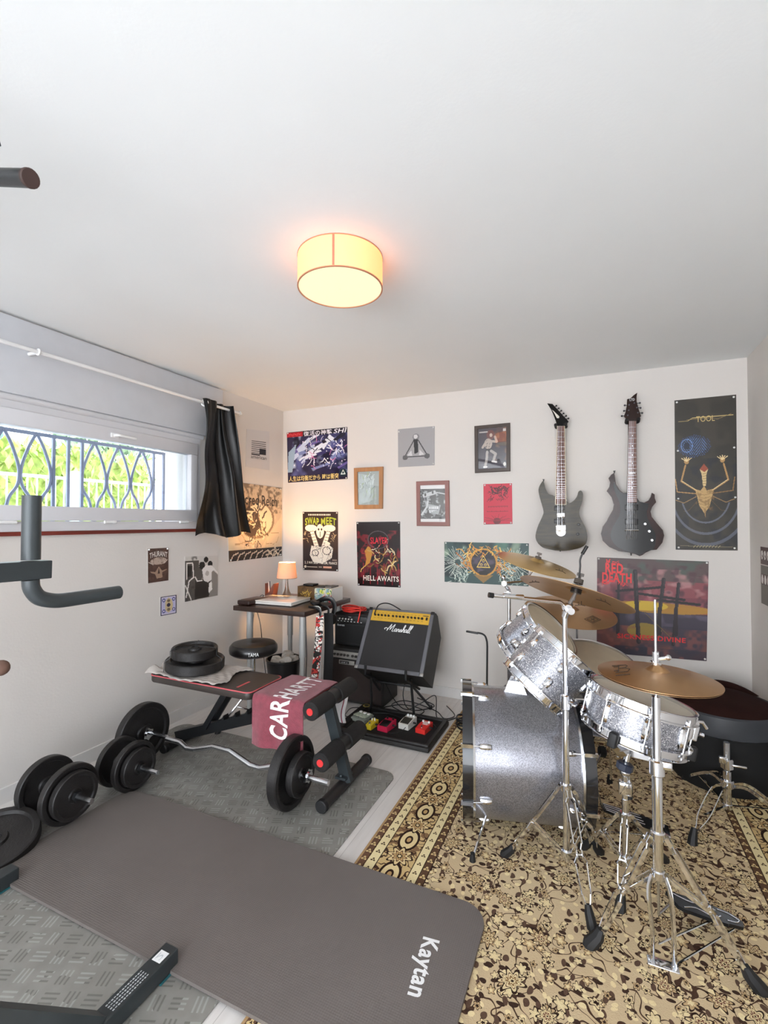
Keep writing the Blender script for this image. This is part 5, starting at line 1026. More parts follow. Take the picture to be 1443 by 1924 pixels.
m = MB(); m.ball((ax_, ay_, DZ+0.205), 0.02, n=12); part('bulb', m, M_('glowing_bulb', 'fff0d0', 0.5, emis='ffdf9a', estr=6.0), t)
m = MB(); m.ring(M @ Matrix.Translation((0, 0, 0.150)), 0.0805, 0.0012, 40, 5); m.ring(M @ Matrix.Translation((0, 0, 0.275)), 0.0655, 0.0012, 40, 5); m.tube([(ax_-0.065, ay_, DZ+0.27), (ax_+0.065, ay_, DZ+0.27)], 0.001, 5); part('shade_ring', m, M_('dark_thread', '5a4030', 0.6), t)
dl = bpy.data.lights.new('desk_bulb_light', 'POINT'); dl.energy = 20; dl.color = (1.0, 0.53, 0.19); dl.shadow_soft_size = 0.022
do = bpy.data.objects.new('desk_bulb_light', dl); COL.objects.link(do); do.location = (ax_, ay_, DZ+0.235)
t = thing('laptop', 'closed white laptop lying on the dark desk', 'laptop', (-2.16, 2.95, DZ))
Ml = Matrix.Translation((-2.16, 2.90, DZ)) @ Matrix.Rotation(math.radians(3), 4, 'Z')
m = MB(); m.box((0, 0, 0.012), (0.37, 0.27, 0.016), M=Ml, bev=0.004); part('base', m, M_('laptop_white', 'dcd8d2', 0.3), t)
m = MB(); m.box((0, 0, 0.026), (0.372, 0.272, 0.009), M=Ml, bev=0.003); part('lid', m, M_('laptop_lid_white', 'eee9e2', 0.12, coat=0.5, var=0.02), t)
t = thing('leather_case', 'small dark brown zipped case at the left end of the desk', 'case', (-2.33, 2.76, DZ))
Ml = Matrix.Translation((-2.325, 2.80, DZ)) @ Matrix.Rotation(math.radians(-4), 4, 'Z'); m = MB(); m.box((0, 0, 0.017), (0.115, 0.21, 0.032), M=Ml, bev=0.009); part('body', m, M_('dark_brown_leather', '2b1a16', 0.4, bump=0.3), t)
m = MB(); m.box((0, 0, 0.0345), (0.085, 0.16, 0.002), M=Ml, bev=0.0008); part('lid_panel', m, M_('brown_leather', '4d3025', 0.35), t)
t = thing('pen_holder', 'brown pen holder with slanted dividers beside the desk lamp', 'pen holder', (-2.35, 3.05, DZ)); hx, hy = -2.36, 3.055
m = MB(); m.box2((hx-0.035, hy-0.03, DZ), (hx-0.030, hy+0.03, DZ+0.115)); m.prism([(-0.03, 0), (0.035, 0), (0.055, 0.115), (0.045, 0.115), (0.0, 0.045), (-0.03, 0.03)], -0.03, 0.03, Matrix(((1, 0, 0, hx), (0, 0, -1, hy), (0, 1, 0, DZ), (0, 0, 0, 1)))); part('tray', m, M_('red_brown_wood_box', '7a4638', 0.5), t)
for k, (dx, c_) in enumerate(((-0.018, 'e6e0d8'), (-0.006, '3a3a46'))):
    m = MB(); m.tube([(hx+dx, hy, DZ+0.03), (hx+dx-0.004, hy, DZ+0.12+0.01*k)], 0.004, 8); single('pen', ('white pen standing in the pen holder', 'dark pen standing in the pen holder')[k], 'pen', m, M_('pen_'+('white', 'dark')[k], c_, 0.4))
# boxes on the desk
a = Art([V(p) for p in ((-2.115, 3.068, DZ+0.105), (-1.955, 3.068, DZ+0.105), (-1.955, 3.068, DZ), (-2.115, 3.068, DZ))], 60, '5c4326', 0.001); a.clouds(5, '3a2a18', 0.5, 0.8, 2); a.strokes(18, ['c9a84a', 'a8863a'], 0.25, 0.25, 0.7, 0.6, 0.15, 0.025, 3)
t = thing('storage_box', 'brown printed box with a golden drawing, right of the desk lamp', 'box', (-2.03, 3.12, DZ))
m = MB(); m.box2((-2.115, 3.07, DZ), (-1.955, 3.20, DZ+0.105), bev=0.002); part('carton', m, M_('brown_tin', '4f3a24', 0.45), t); mb, cols = a.mesh(); part('front_print', mb, gloss, t, cols=cols)
m = MB(); m.box2((-2.08, 3.09, DZ+0.106), (-1.99, 3.17, DZ+0.120), bev=0.003); single('black_wallet', 'black wallet lying on the brown printed box', 'wallet', m, black_pl)
a = Art([V(p) for p in ((-1.948, 3.050, DZ+0.10), (-1.80, 3.05, DZ+0.10), (-1.80, 3.05, DZ), (-1.948, 3.05, DZ))], 70, 'd8d0b8', 0.001); a.clouds(4, '7fa3a8', 0.45, 0.9, 2); a.clouds(5, 'c9cf4a', 0.55, 0.95, 3, (a.Vv > 0.6)*1.0); a.clouds(5, 'cf3a3a', 0.5, 0.95, 6, (a.Vv < 0.6)*1.0); a.strokes(30, ['2a2a30', 'f2f0e8', '2f6a4a'], 0, 0, 1, 1, 0.2, 0.03, 3)
t = thing('comic_box', 'box printed with colourful comic pictures at the right of the desk', 'box', (-1.88, 3.12, DZ))
m = MB(); m.box2((-1.948, 3.052, DZ), (-1.80, 3.22, DZ+0.10), bev=0.001); part('carton', m, M_('white_card', 'e2ddd4', 0.6), t); mb, cols = a.mesh(); part('front_print', mb, gloss, t, cols=cols)
a = Art([V(p) for p in ((-1.799, 3.055, DZ+0.10), (-1.799, 3.215, DZ+0.10), (-1.799, 3.215, DZ), (-1.799, 3.055, DZ))], 40, 'dcd4d4', 0.0005); a.clouds(4, 'c83c44', 0.45, 0.95, 2, (a.Vv > 0.45)*1.0); a.ell(0.6, 0.25, 0.2, 0.2, '2a2628'); mb, cols = a.mesh(); part('side_print', mb, gloss, t, cols=cols)
for i, (x0, c_, lab) in enumerate(((-1.94, '26262a', 'black thin notebook lying on the comic box'), (-1.88, '5e5a58', 'grey thin notebook lying on the comic box'))):
    m = MB(); m.box2((x0, 3.08+0.01*i, DZ+0.101), (x0+0.055, 3.20, DZ+0.107+0.003*i)); single('notebook', lab, 'notebook', m, M_('notebook_'+('black', 'grey')[i], c_, 0.5))
# headphones slung over the desk corner
t = thing('headphones', 'black over-ear headphones hanging over the right edge of the desk', 'headphones', (-1.80, 2.96, DZ-0.06))
hc = V((-1.775, 2.93, DZ-0.005)); m = MB()
m.tube(smooth_path([hc+V((-0.06, -0.03, 0.028)), hc+V((-0.04, 0.02, 0.045)), hc+V((0.01, 0.05, 0.045)), hc+V((0.045, 0.045, 0.0)), hc+V((0.045, 0.02, -0.065))], 6), 0.011, 10, flat=(0.45, 1.6)); part('headband', m, black_pl, t)
for c_, n_ in ((hc+V((-0.065, -0.04, 0.026)), (0.3, 0, 1)), (hc+V((0.045, 0.015, -0.09)), (1, -0.3, 0.1))):
    m = MB(); m.lathe([(0.001, -0.012), (0.03, -0.012), (0.038, -0.004), (0.038, 0.008), (0.028, 0.016), (0.001, 0.016)], frame(c_, n_), 28); part('ear_cup', m, black_pl, t)
# straps hanging from the desk edge
def strapthing(label, x, y, z0, z1, w, mt, art=None, lean=0.0):
    t = thing('guitar_strap', label, 'guitar strap', (x, y, z0))
    m = MB(); m.sheet(lambda u, v: (V((x+0.006*math.sin(v*5)+(-w/2+w*u)*0.88+lean*v, y+(-w/2+w*u)*0.47+lean*0.4*v, z1+(z0-z1)*v)), V((0.47, -0.88, 0))), 3, 24, 0.003); p = part('strap', m, mt, t)
    m = MB(); m.tube(smooth_path([(x, y, z1-0.01), (x, y, z1+0.03), (DX1-0.012, y, DZ+0.004), (DX1-0.07, y+0.01, DZ+0.004)], 5), 0.005, 8, flat=(0.4, 2.0)); part('end_tab', m, black_pl, t)
    return t, p
SX = -1.742; SY = 2.62
sp = NB('floral_strap_print'); (x, y, z), ov = sp.xyz(); n1 = sp.noise(ov, 28, 2); n2 = sp.noise(sp.vec(x, z, 4.0), 40, 2); cc = sp.mix(n1.gt(0.52), 'e9e2da', 'c43a34'); cc = sp.mix((n2-0.5).abs().lt(0.035), cc, '1c1816'); cc = sp.mix(sp.noise(sp.vec(x, z, 9.0), 22, 1).gt(0.60), cc, '1c1816'); sp.link(cc, sp.b.inputs['Base Color']); sp.b.inputs['Roughness'].default_value = 0.8
strapthing('guitar strap with red, white and black floral print hanging from the desk', -1.745, 2.80, 0.10, 0.70, 0.052, sp.m, lean=-0.045)
strapthing('wide plain black guitar strap hanging beside the floral one', -1.738, 2.90, 0.06, 0.70, 0.064, M_('black_webbing', '111112', 0.8), lean=0.0)
m = MB(); m.tube(smooth_path([(-1.83, 2.84, DZ+0.003), (-1.775, 2.835, DZ+0.005), (-1.758, 2.835, 0.70), (-1.755, 2.83, 0.45), (-1.762, 2.83, 0.20), (-1.74, 2.84, 0.006), (-1.80, 2.95, 0.005)], 6), 0.004, 8); single('white_cable', 'thin white cable hanging down beside the black strap', 'cable', m, white_pl)
for i, pts in enumerate((((-2.22, 2.72, 0.70), (-2.19, 2.72, 0.60), (-2.18, 2.73, 0.45), (-2.15, 2.74, 0.20), (-2.14, 2.76, 0.006)), ((-1.81, 2.72, 0.70), (-1.80, 2.72, 0.45), (-1.81, 2.73, 0.25), (-1.79, 2.74, 0.05), (-1.80, 2.78, 0.006)))):
    m = MB(); m.tube(smooth_path(pts, 6), 0.003, 6); single('power_cable', ('thin black cable hanging behind the drum stool', 'thin black cable hanging beside the right front desk leg')[i], 'cable', m, black_pl)
m = MB(); m.tube(smooth_path([(ax_-0.03, ay_-0.03, DZ+0.004), (-2.34, 3.00, DZ+0.004), (-2.375, 2.95, DZ+0.03), (-2.40, 2.90, DZ-0.1), (-2.41, 2.9, 0.30), (-2.42, 3.0, 0.006)], 6), 0.0025, 6); single('lamp_cord', 'thin dark cord running from the desk lamp over the desk edge', 'cord', m, black_pl)
# ------------------------------------------------------------------ amplifiers
tolex = M_('black_tolex', '1b1918', 0.55, var=0.15, bump=0.4, bscale=500); brn = M_('dark_brown_grille_cloth', '2a1e1b', 0.7, var=0.12, bump=0.3, bscale=600); grey_v = M_('grey_vinyl_border', '5d5d62', 0.5, var=0.08, bump=0.2, bscale=300); gril = M_('charcoal_grille_cloth', '2b2a2b', 0.8, var=0.12, scale=4, bump=0.4, bscale=700)
# large combo under
t = thing('guitar_amplifier', 'large dark brown combo amplifier standing on the floor with silver knob row', 'amplifier', (-1.6, 3.2, 0))
ax0, ax1, ay0, ay1, az1 = -1.855, -1.40, 3.10, 3.37, 0.405
m = MB(); m.box2((ax0, ay0, 0.012), (ax1, ay1, az1), bev=0.008); part('cabinet', m, tolex, t)
m = MB(); m.box2((ax0+0.012, ay0-0.004, 0.03), (ax1-0.012, ay0+0.002, az1-0.085)); part('grille', m, brn, t)
m = MB(); m.bar((ax0+0.015, ay0-0.006, az1-0.048), (ax1-0.015, ay0-0.006, az1-0.048), 0.010, 0.052, up=(0, 0, 1), bev=0.003); pp = part('control_panel', m, M_('silver_panel', 'a9a6a0', 0.35, 0.5), t)
for k in range(9):
    x = ax0+0.035+k*0.028+(0.012 if k > 5 else 0); m = MB(); m.cyl(frame((x, ay0-0.010, az1-0.048), (0, -1, 0.2)), 0.0095, 0, 0.014, 16, bev=0.002); m.box((x, ay0-0.025, az1-0.046), (0.002, 0.001, 0.010)); part('knob', m, M_('dark_chrome_knob', '4a4644', 0.3, 0.5), pp)
m = MB(); m.box2((-1.76, ay0-0.008, az1-0.118), (-1.63, ay0-0.002, az1-0.088), bev=0.002); p2 = part('name_plate', m, M_('silver_panel', 'a9a6a0'), t)
m = MB(); m.box2((-1.752, ay0-0.0095, az1-0.113), (-1.675, ay0-0.008, az1-0.093)); part('name_field', m, black_pl, p2)
m = MB(); m.text('LINE 6', lambda u, v, h: V((-1.742+0.055*u, ay0-0.0098, az1-0.108+0.009*v))); part('name_text', m, white_pl, p2)
for x in (ax0+0.05, ax1-0.05):
    for y in (ay0+0.04, ay1-0.04): m = MB(); m.cyl(frame((x, y, 0), (0, 0, 1)), 0.018, 0, 0.013, 14); part('foot', m, rubber, t)
# small practice amp on top
t = thing('guitar_amplifier', 'small black practice amplifier on top of the brown one with red cable', 'amplifier', (-1.68, 3.22, 0.405))
bx0, bx1, by0, by1, bz0, bz1 = -1.832, -1.545, 3.15, 3.32, 0.405, 0.655
m = MB(); m.box2((bx0, by0, bz0+0.006), (bx1, by1, bz1), bev=0.012); part('cabinet', m, M_('black_vinyl_cover', '0f0f10', 0.6), t)
m = MB(); m.box2((bx0+0.012, by0-0.003, bz0+0.03), (bx1-0.012, by0+0.002, bz1-0.085)); part('grille', m, M_('black_grille', '09090a', 0.8), t)
m = MB(); m.box2((bx0+0.010, by0-0.003, bz1-0.080), (bx1-0.010, by0+0.002, bz1-0.020), bev=0.001); pp = part('control_panel', m, M_('black_panel', '0c0c0d', 0.4), t)
for k in range(5): m = MB(); m.cyl(frame((bx0+0.05+k*0.026, by0-0.004, bz1-0.042), (0, -1, 0)), 0.006, 0, 0.009, 12); part('knob', m, M_('pale_knob', 'c9c6c2', 0.4), pp)
m = MB()
for k in range(8): m.box((bx0+0.035+k*0.028, by0-0.0045, bz1-0.060), (0.012, 0.001, 0.004))
m.box((bx0+0.135, by0-0.0045, bz1-0.026), (0.02, 0.001, 0.002)); part('panel_marks', m, white_pl, pp, kind=None)
m = MB(); m.text('Ibanez', lambda u, v, h: V((bx0+0.028+0.062*u, by0-0.0046, bz1-0.099+0.016*v))); part('name_text', m, M_('pale_print', 'c9cdd0'), t)
m = MB(); m.tube([(bx0+0.012, by0-0.002, bz1-0.012), (bx1-0.012, by0-0.002, bz1-0.012)], 0.004, 8); part('top_edge', m, black_pl, t)
red_c = M_('red_cable_sleeve', 'd8382e', 0.4, var=0.08)
m = MB(); rn3 = random.Random(9); pts = []
for k in range(110):
    a_ = k*0.40; R1 = 0.072+0.014*math.sin(k*0.31)+0.004*math.sin(k*1.7); pts.append((-1.715+0.012*math.sin(k*0.05*6)+R1*1.15*math.cos(a_), 3.235+R1*0.85*math.sin(a_), bz1+0.006+0.030*k/110+0.005*math.sin(k*0.9)))
pts += [(-1.64, 3.20, bz1+0.046), (-1.615, 3.16, bz1+0.03), (-1.612, 3.138, bz1-0.01), (-1.622, 3.134, bz1-0.055)]
m.tube(smooth_path(pts, 2), 0.0048, 7); single('cable_coil', 'coiled red instrument cable lying on the small practice amplifier', 'cable', m, red_c)
m = MB(); pts = []
for k in range(50): a_ = k*0.33; pts.append((-1.60+0.06*math.cos(a_), 3.24+0.05*math.sin(a_), bz1+0.006+0.014*k/50))
m.tube(smooth_path(pts, 2), 0.0035, 6); single('cable_coil', 'coiled black cable lying beside the red coil on the practice amplifier', 'cable', m, black_pl)
# tilted combo with gold panel
W_ = 0.49; cxm = -1.268; fb_ = V((cxm, 2.885, 0.345)); ft_ = V((cxm, 3.13, 0.715)); upm = (ft_-fb_).normalized(); H_ = (ft_-fb_).length; xm = V((1, 0.02, 0)).normalized(); nm = xm.cross(upm).normalized()  # nm points to the room
if nm.y > 0: nm = -nm
AM = Matrix((xm, upm, nm)).transposed().to_4x4(); AM.translation = fb_
D_ = 0.25
t = thing('guitar_amplifier', 'large combo amplifier with gold control panel tilted back on a stand', 'amplifier', tuple(fb_))
m = MB(); prof = [(0, 0), (0, H_), (-0.035, H_+0.012), (-0.085, H_+0.012), (-D_, H_-0.085), (-D_, 0.0)]   # (depth, height)
L_ = Matrix(((0, 0, 1, 0), (0, 1, 0, 0), (1, 0, 0, 0), (0, 0, 0, 1)))
m.M = AM; m.prism(prof, -W_/2, W_/2, L_); part('cabinet', m, tolex, t)
m = MB(); m.M = AM; bw = 0.026
m.box2((-W_/2, 0, 0.0), (-W_/2+bw, H_, 0.010), bev=0.003); m.box2((W_/2-bw, 0, 0), (W_/2, H_, 0.010), bev=0.003); m.box2((-W_/2+bw, 0, 0), (W_/2-bw, bw, 0.010), bev=0.003); m.box2((-W_/2+bw, H_-0.014, 0), (W_/2-bw, H_, 0.010), bev=0.003); part('front_border', m, grey_v, t)
m = MB(); m.M = AM; m.box2((-W_/2+bw, bw, -0.004), (W_/2-bw, H_-0.095, 0.003)); part('grille_cloth', m, gril, t)
m = MB(); m.M = AM; m.box2((-W_/2+bw, H_-0.093, -0.004), (W_/2-bw, H_-0.014, 0.005)); pp = part('control_panel', m, M_('gold_panel', 'd6a93a', 0.35, 0.25), t)
for k in range(14):
    x = -W_/2+0.055+k*0.0262+(0.008 if k > 4 else 0)+(0.008 if k > 8 else 0); m = MB(); m.M = AM; m.cyl(Matrix.Translation((x, H_-0.052, 0.005)), 0.0075, 0, 0.013, 14, bev=0.002); part('knob', m, black_pl, pp)
m = MB(); m.M = AM
for k in range(14): m.box((-W_/2+0.055+k*0.0275, H_-0.072, 0.0055), (0.014, 0.0018, 0.0005)); m.box((-W_/2+0.055+k*0.0275, H_-0.031, 0.0055), (0.016, 0.0012, 0.0005))
m.box((W_/2-0.056, H_-0.030, 0.0055), (0.040, 0.006, 0.0005)); part('panel_print', m, M_('dark_print', '3a3024', 0.5), pp, kind=None)
m = MB(); m.M = AM; m.box2((W_/2-0.052, H_-0.062, 0.005), (W_/2-0.040, H_-0.042, 0.012)); part('power_switch', m, black_pl, pp)
m = MB(); m.M = AM; m.cyl(Matrix.Translation((W_/2-0.080, H_-0.052, 0.005)), 0.009, 0, 0.004, 16); part('jack_socket', m, black_pl, pp)
# script badge drawn with pen strokes
ST = [[(0.0, 0.30), (-0.03, 0.40), (0.02, 0.50), (0.08, 0.40), (0.09, 0.15)], [(0.09, 0.15), (0.12, 0.50), (0.165, 0.97)], [(0.165, 0.97), (0.18, 0.60), (0.185, 0.28)], [(0.185, 0.28), (0.23, 0.60), (0.30, 0.98)], [(0.30, 0.98), (0.295, 0.60), (0.285, 0.18), (0.34, 0.14)],
      [(0.44, 0.42), (0.40, 0.46), (0.36, 0.30), (0.38, 0.14), (0.43, 0.25), (0.445, 0.44), (0.44, 0.18), (0.47, 0.14)], [(0.47, 0.14), (0.49, 0.45), (0.50, 0.40), (0.54, 0.42), (0.53, 0.2), (0.55, 0.14)], [(0.55, 0.14), (0.61, 0.46), (0.62, 0.28), (0.63, 0.15), (0.58, 0.16)], [(0.63, 0.16), (0.70, 0.55), (0.71, 0.90), (0.68, 0.90), (0.67, 0.12)], [(0.67, 0.25), (0.71, 0.45), (0.735, 0.40), (0.73, 0.16), (0.755, 0.13)],
      [(0.83, 0.42), (0.79, 0.46), (0.755, 0.30), (0.775, 0.14), (0.82, 0.25), (0.835, 0.44), (0.83, 0.18), (0.85, 0.14)], [(0.85, 0.14), (0.91, 0.60), (0.915, 0.92), (0.885, 0.90), (0.875, 0.16), (0.90, 0.12)], [(0.90, 0.12), (0.97, 0.60), (0.985, 0.92), (0.955, 0.90), (0.94, 0.16), (0.98, 0.13)]]
m = MB(); m.M = AM
for st in ST:
    q = smooth_path([(-0.095+0.195*x+0.016*y, H_-0.170+0.062*y, 0.006) for x, y in st], 4); m.tube(q, 0.0026, 6)
part('script_badge', m, white_pl, t, label='white script badge')
for sx in (-1, 1):
    for (yy) in (0.010, H_-0.008):
        m = MB(); m.M = AM; m.box((sx*(W_/2-0.010), yy, 0.008), (0.026, 0.022, 0.010), bev=0.003); part('corner_cap', m, M_('steel_corner', '9c9a98', 0.35, 0.8) if yy < 0.1 else black_pl, t)
m = MB(); m.tube(smooth_path([ft_+V((-0.20, -0.035, -0.035)), ft_+V((-0.17, -0.02, 0.03)), ft_+V((-0.11, 0.03, 0.035)), ft_+V((-0.04, 0.12, -0.03))], 6), 0.004, 8); single('instrument_cable', 'black cable plugged into the gold panel and looping over the amplifier', 'cable', m, black_pl)
t = thing('amplifier_stand', 'black tubular stand holding up the tilted amplifier', 'amplifier stand', (cxm, 3.0, 0))
for sx in (-1, 1):
    x = cxm+sx*0.145; m = MB()
    m.tube([fb_+V((x-cxm, -0.045, 0.045)), fb_+V((x-cxm, -0.045, -0.012)), V((x, 2.885+0.21, 0.19)), ], 0.009, 8); m.tube([(x, 2.93, 0.31), (x+sx*0.01, 2.865+0.09, 0.10), (x+sx*0.02, 2.95, 0.012)], 0.009, 8); m.tube([(x, 2.95, 0.26), (x+sx*0.03, 3.25, 0.014)], 0.009, 8); p = part('side_frame', m, black_metal, t)
    for e_ in ((x+sx*0.02, 2.95, 0.0), (x+sx*0.03, 3.25, 0.0)): m = MB(); m.cyl(frame(e_, (0, 0, 1)), 0.013, 0, 0.025, 12); part('rubber_foot', m, rubber, p)
m = MB(); m.tube([(cxm-0.145, 3.02, 0.225), (cxm+0.145, 3.02, 0.225)], 0.008, 8); part('cross_bar', m, black_metal, t)
# ------------------------------------------------------------------ pedalboard and pedals
PX0, PX1, PY0, PY1 = -1.535, -0.893, 2.62, 3.04
t = thing('pedalboard_case', 'open black pedalboard case on the floor before the amplifier', 'pedalboard', ((PX0+PX1)/2, (PY0+PY1)/2, 0))
m = MB(); m.box2((PX0, PY0, 0.002), (PX1, PY1, 0.030), bev=0.008); part('base', m, tolex, t)
m = MB(); w = 0.055
m.prism(rrect(PX0+0.005, PY0+0.005, PX1-0.005, PY1-0.005, 0.03), 0.030, 0.0302)
for a0, a1 in (((PX0+0.006, PY0+0.006, 0.03), (PX1-0.006, PY0+0.022, 0.045)), ((PX0+0.006, PY1-0.04, 0.03), (PX1-0.006, PY1-0.006, 0.045)), ((PX0+0.006, PY0+0.022, 0.03), (PX0+w, PY1-0.04, 0.045)), ((PX1-0.03, PY0+0.022, 0.03), (PX1-0.006, PY1-0.04, 0.045))): m.box2(a0, a1, bev=0.004)
part('rim', m, M_('dark_moulded_rim', '1e1b1b', 0.5), t)
m = MB(); m.box2((PX0+w, PY0+0.022, 0.0303), (PX1-0.03, PY1-0.04, 0.034)); part('felt_bed', m, M_('black_felt', '0c0b0b', 0.95), t)
m = MB(); m.cyl(frame((-1.49, 3.015, 0.045), (0, 0, 1)), 0.026, 0, 0.002, 24); q = part('round_badge', m, M_('gold_badge', 'b5a05a', 0.4, 0.4), t); m = MB(); m.cyl(frame((-1.49, 3.015, 0.047), (0, 0, 1)), 0.016, 0, 0.001, 24); part('badge_centre', m, black_pl, q)
def pedal(nm, label, px, py, w, d, h, colr, knobs, tread=None, rot=-0.12, kc=None, jacks=True):
    c = fl(px, py, 0.034); t = thing(nm, label, 'effects pedal', (c.x, c.y, 0.034), 'effects pedals on the pedalboard'); MP = Matrix.Translation((c.x, c.y, 0.034)) @ Matrix.Rotation(rot, 4, 'Z')
    mt = M_('enamel_'+colr, colr, 0.3, var=0.03); m = MB(); m.M = MP
    m.prism([(-d/2, 0), (d/2, 0), (d/2, h), (0.0, h*0.96), (-d/2, h*0.72)], -w/2, w/2, Matrix(((0, 0, 1, 0), (1, 0, 0, 0), (0, 1, 0, 0), (0, 0, 0, 1)))); part('housing', m, mt, t)
    if tread: m = MB(); m.M = MP @ Matrix.Translation((0, -d*0.16, h*0.90)) @ Matrix.Rotation(0.2, 4, 'X'); m.box((0, 0, 0), (w*0.82, d*0.55, 0.006), bev=0.002); part('treadle', m, tread, t)
    for (kx, ky) in knobs: m = MB(); m.M = MP; m.cyl(Matrix.Translation((kx*w, ky*d, h*0.93)), w*0.10, 0, 0.014, 12, bev=0.001); part('knob', m, kc or black_pl, t)
    if not tread: m = MB(); m.M = MP; m.cyl(Matrix.Translation((0, -d*0.3, h*0.78)), 0.007, 0, 0.012, 12, bev=0.001); part('footswitch', m, chrome, t)
    for s in (-1, 1): m = MB(); m.M = MP; m.tube([(s*w/2, d*0.1, h*0.5), (s*(w/2+0.018), d*0.1, h*0.5)], 0.006, 10); part('jack_plug', m, black_metal, t)
    return t, MP
t_, MP = pedal('effects_pedal', 'clear-topped grey effects pedal, leftmost on the pedalboard', 681, 1352, 0.115, 0.10, 0.028, '8a9088', [(-0.3, 0.25), (0.0, 0.25), (0.3, 0.25)], rot=-0.25, kc=white_pl)
m = MB(); m.M = MP; m.box((0, 0.005, 0.033), (0.10, 0.08, 0.004), bev=0.001); part('circuit_window', m, M_('pale_green_window', 'b7c2b0', 0.15, var=0.3, scale=60), t_)
pedal('effects_pedal', 'narrow yellow effects pedal, left of the pink one', 699, 1366, 0.042, 0.093, 0.036, 'd9c02c', [(-0.25, 0.2), (0.25, 0.2), (0.0, 0.34)], kc=white_pl)
pedal('effects_pedal', 'pink-red effects pedal with black treadle beside the yellow one', 727, 1368, 0.070, 0.12, 0.042, 'd02a4e', [(-0.3, 0.36), (0.3, 0.36)], tread=black_pl)
pedal('effects_pedal', 'white effects pedal with three knobs and black-topped treadle', 766, 1364, 0.070, 0.12, 0.046, 'd9d7cf', [(-0.3, 0.38), (0, 0.38), (0.3, 0.38)], tread=M_('charcoal_rubber', '38352f', 0.6), kc=white_pl)
t_, MP = pedal('effects_pedal', 'bright red effects pedal with white top print, rightmost on the pedalboard', 797, 1372, 0.066, 0.115, 0.038, 'd8332e', [(-0.3, 0.25), (0.3, 0.25)], kc=white_pl)
m = MB(); m.M = MP; m.box((0.005, 0.02, 0.0378), (0.034, 0.045, 0.0016)); part('top_print', m, M_('pink_white_print', 'e8c9c6', 0.4, var=0.2, scale=80), t_)
def cable(label, pts, r=0.0035, mt=None, nm='instrument_cable'): m = MB(); m.tube(smooth_path(pts, 6), r, 6); return single(nm, label, 'cable', m, mt or black_pl)
cable('black cable coiled on the floor under the tilted amplifier', [(-1.42, 3.10, 0.008), (-1.30, 3.22, 0.01), (-1.12, 3.18, 0.012), (-1.16, 3.06+0.02, 0.008), (-1.36, 3.16, 0.014), (-1.30, 3.30, 0.01), (-1.05, 3.22, 0.008), (-0.95, 3.12, 0.006), (-0.90, 3.20, 0.006), (-1.0, 3.34, 0.006)])
cable('black cable looping high behind the stand of the tilted amplifier', [(-1.40, 3.12, 0.20), (-1.33, 3.15, 0.06), (-1.22, 3.10, 0.03), (-1.12, 3.14, 0.08), (-1.04, 3.20, 0.12), (-1.0, 3.10, 0.02), (-0.94, 3.08, 0.006), (-0.86, 3.2, 0.006)])
cable('black cable rising from the floor into the tilted amplifier', [(-1.25, 3.2, 0.25), (-1.27, 3.16, 0.1), (-1.2, 3.13, 0.02), (-1.08, 3.3, 0.006), (-1.25, 3.4, 0.006)])
cable('black cable running behind the pedals on the pedalboard', [(-1.40, 2.93, 0.040), (-1.30, 2.96, 0.040), (-1.18, 2.93, 0.042), (-1.07, 2.96, 0.040), (-0.98, 2.94, 0.041), (-0.93, 2.88, 0.040)], 0.003)
cable('black cable looping in front of the white effects pedal', [(-1.10, 2.80, 0.055), (-1.12, 2.74, 0.038), (-1.17, 2.70, 0.038), (-1.21, 2.73, 0.038)], 0.002)
cable('thin black cable left of the pedalboard on the pale floor', [(-1.56, 3.06, 0.004), (-1.62, 3.02, 0.004), (-1.60, 2.90, 0.004), (-1.56, 2.88, 0.01), (-1.52, 2.9, 0.048)], 0.0025)
pts = []
for k in range(60): a_ = k*0.42; pts.append((-0.765+0.07*math.cos(a_), 3.02+0.06*math.sin(a_)+0.01*math.sin(k), 0.014+0.075*k/60))
m = MB(); m.tube(smooth_path(pts, 2), 0.0055, 7); single('cable_coil', 'thick black cable coil on the carpet edge left of the bass drum', 'cable', m, black_pl)
# ------------------------------------------------------------------ drum kit
spk = NB('silver_sparkle_wrap'); (x, y, z), ov = spk.xyz()
vn = spk.nt.nodes.new('ShaderNodeTexVoronoi'); vn.inputs['Scale'].default_value = 420; spk.nt.links.new(ov, vn.inputs['Vector'])
cs = spk.nt.nodes.new('ShaderNodeSeparateXYZ'); spk.nt.links.new(vn.outputs['Color'], cs.inputs[0]); fl_ = E_(spk, cs.outputs[0])
cc = spk.mix(fl_, '5c5d64', 'b9bac2'); cc = spk.mix(fl_.gt(0.93), cc, 'ffffff'); spk.link(cc, spk.b.inputs['Base Color']); spk.b.inputs['Metallic'].default_value = 0.6; spk.b.inputs['Roughness'].default_value = 0.38; spk.b.inputs['Coat Weight'].default_value = 0.5; spk.b.inputs['Coat Roughness'].default_value = 0.08
spk.bump(fl_, 0.35, 0.0012)
spk2 = NB('graphite_sparkle_wrap'); (x, y, z), ov = spk2.xyz()
vn = spk2.nt.nodes.new('ShaderNodeTexVoronoi'); vn.inputs['Scale'].default_value = 420; spk2.nt.links.new(ov, vn.inputs['Vector'])
cs = spk2.nt.nodes.new('ShaderNodeSeparateXYZ'); spk2.nt.links.new(vn.outputs['Color'], cs.inputs[0]); fl_ = E_(spk2, cs.outputs[0])
cc = spk2.mix(fl_, '6a6a70', '9c9ca4'); spk2.link(cc, spk2.b.inputs['Base Color']); spk2.b.inputs['Metallic'].default_value = 0.7; spk2.b.inputs['Roughness'].default_value = 0.28; spk2.b.inputs['Coat Weight'].default_value = 0.6; spk2.b.inputs['Coat Roughness'].default_value = 0.06
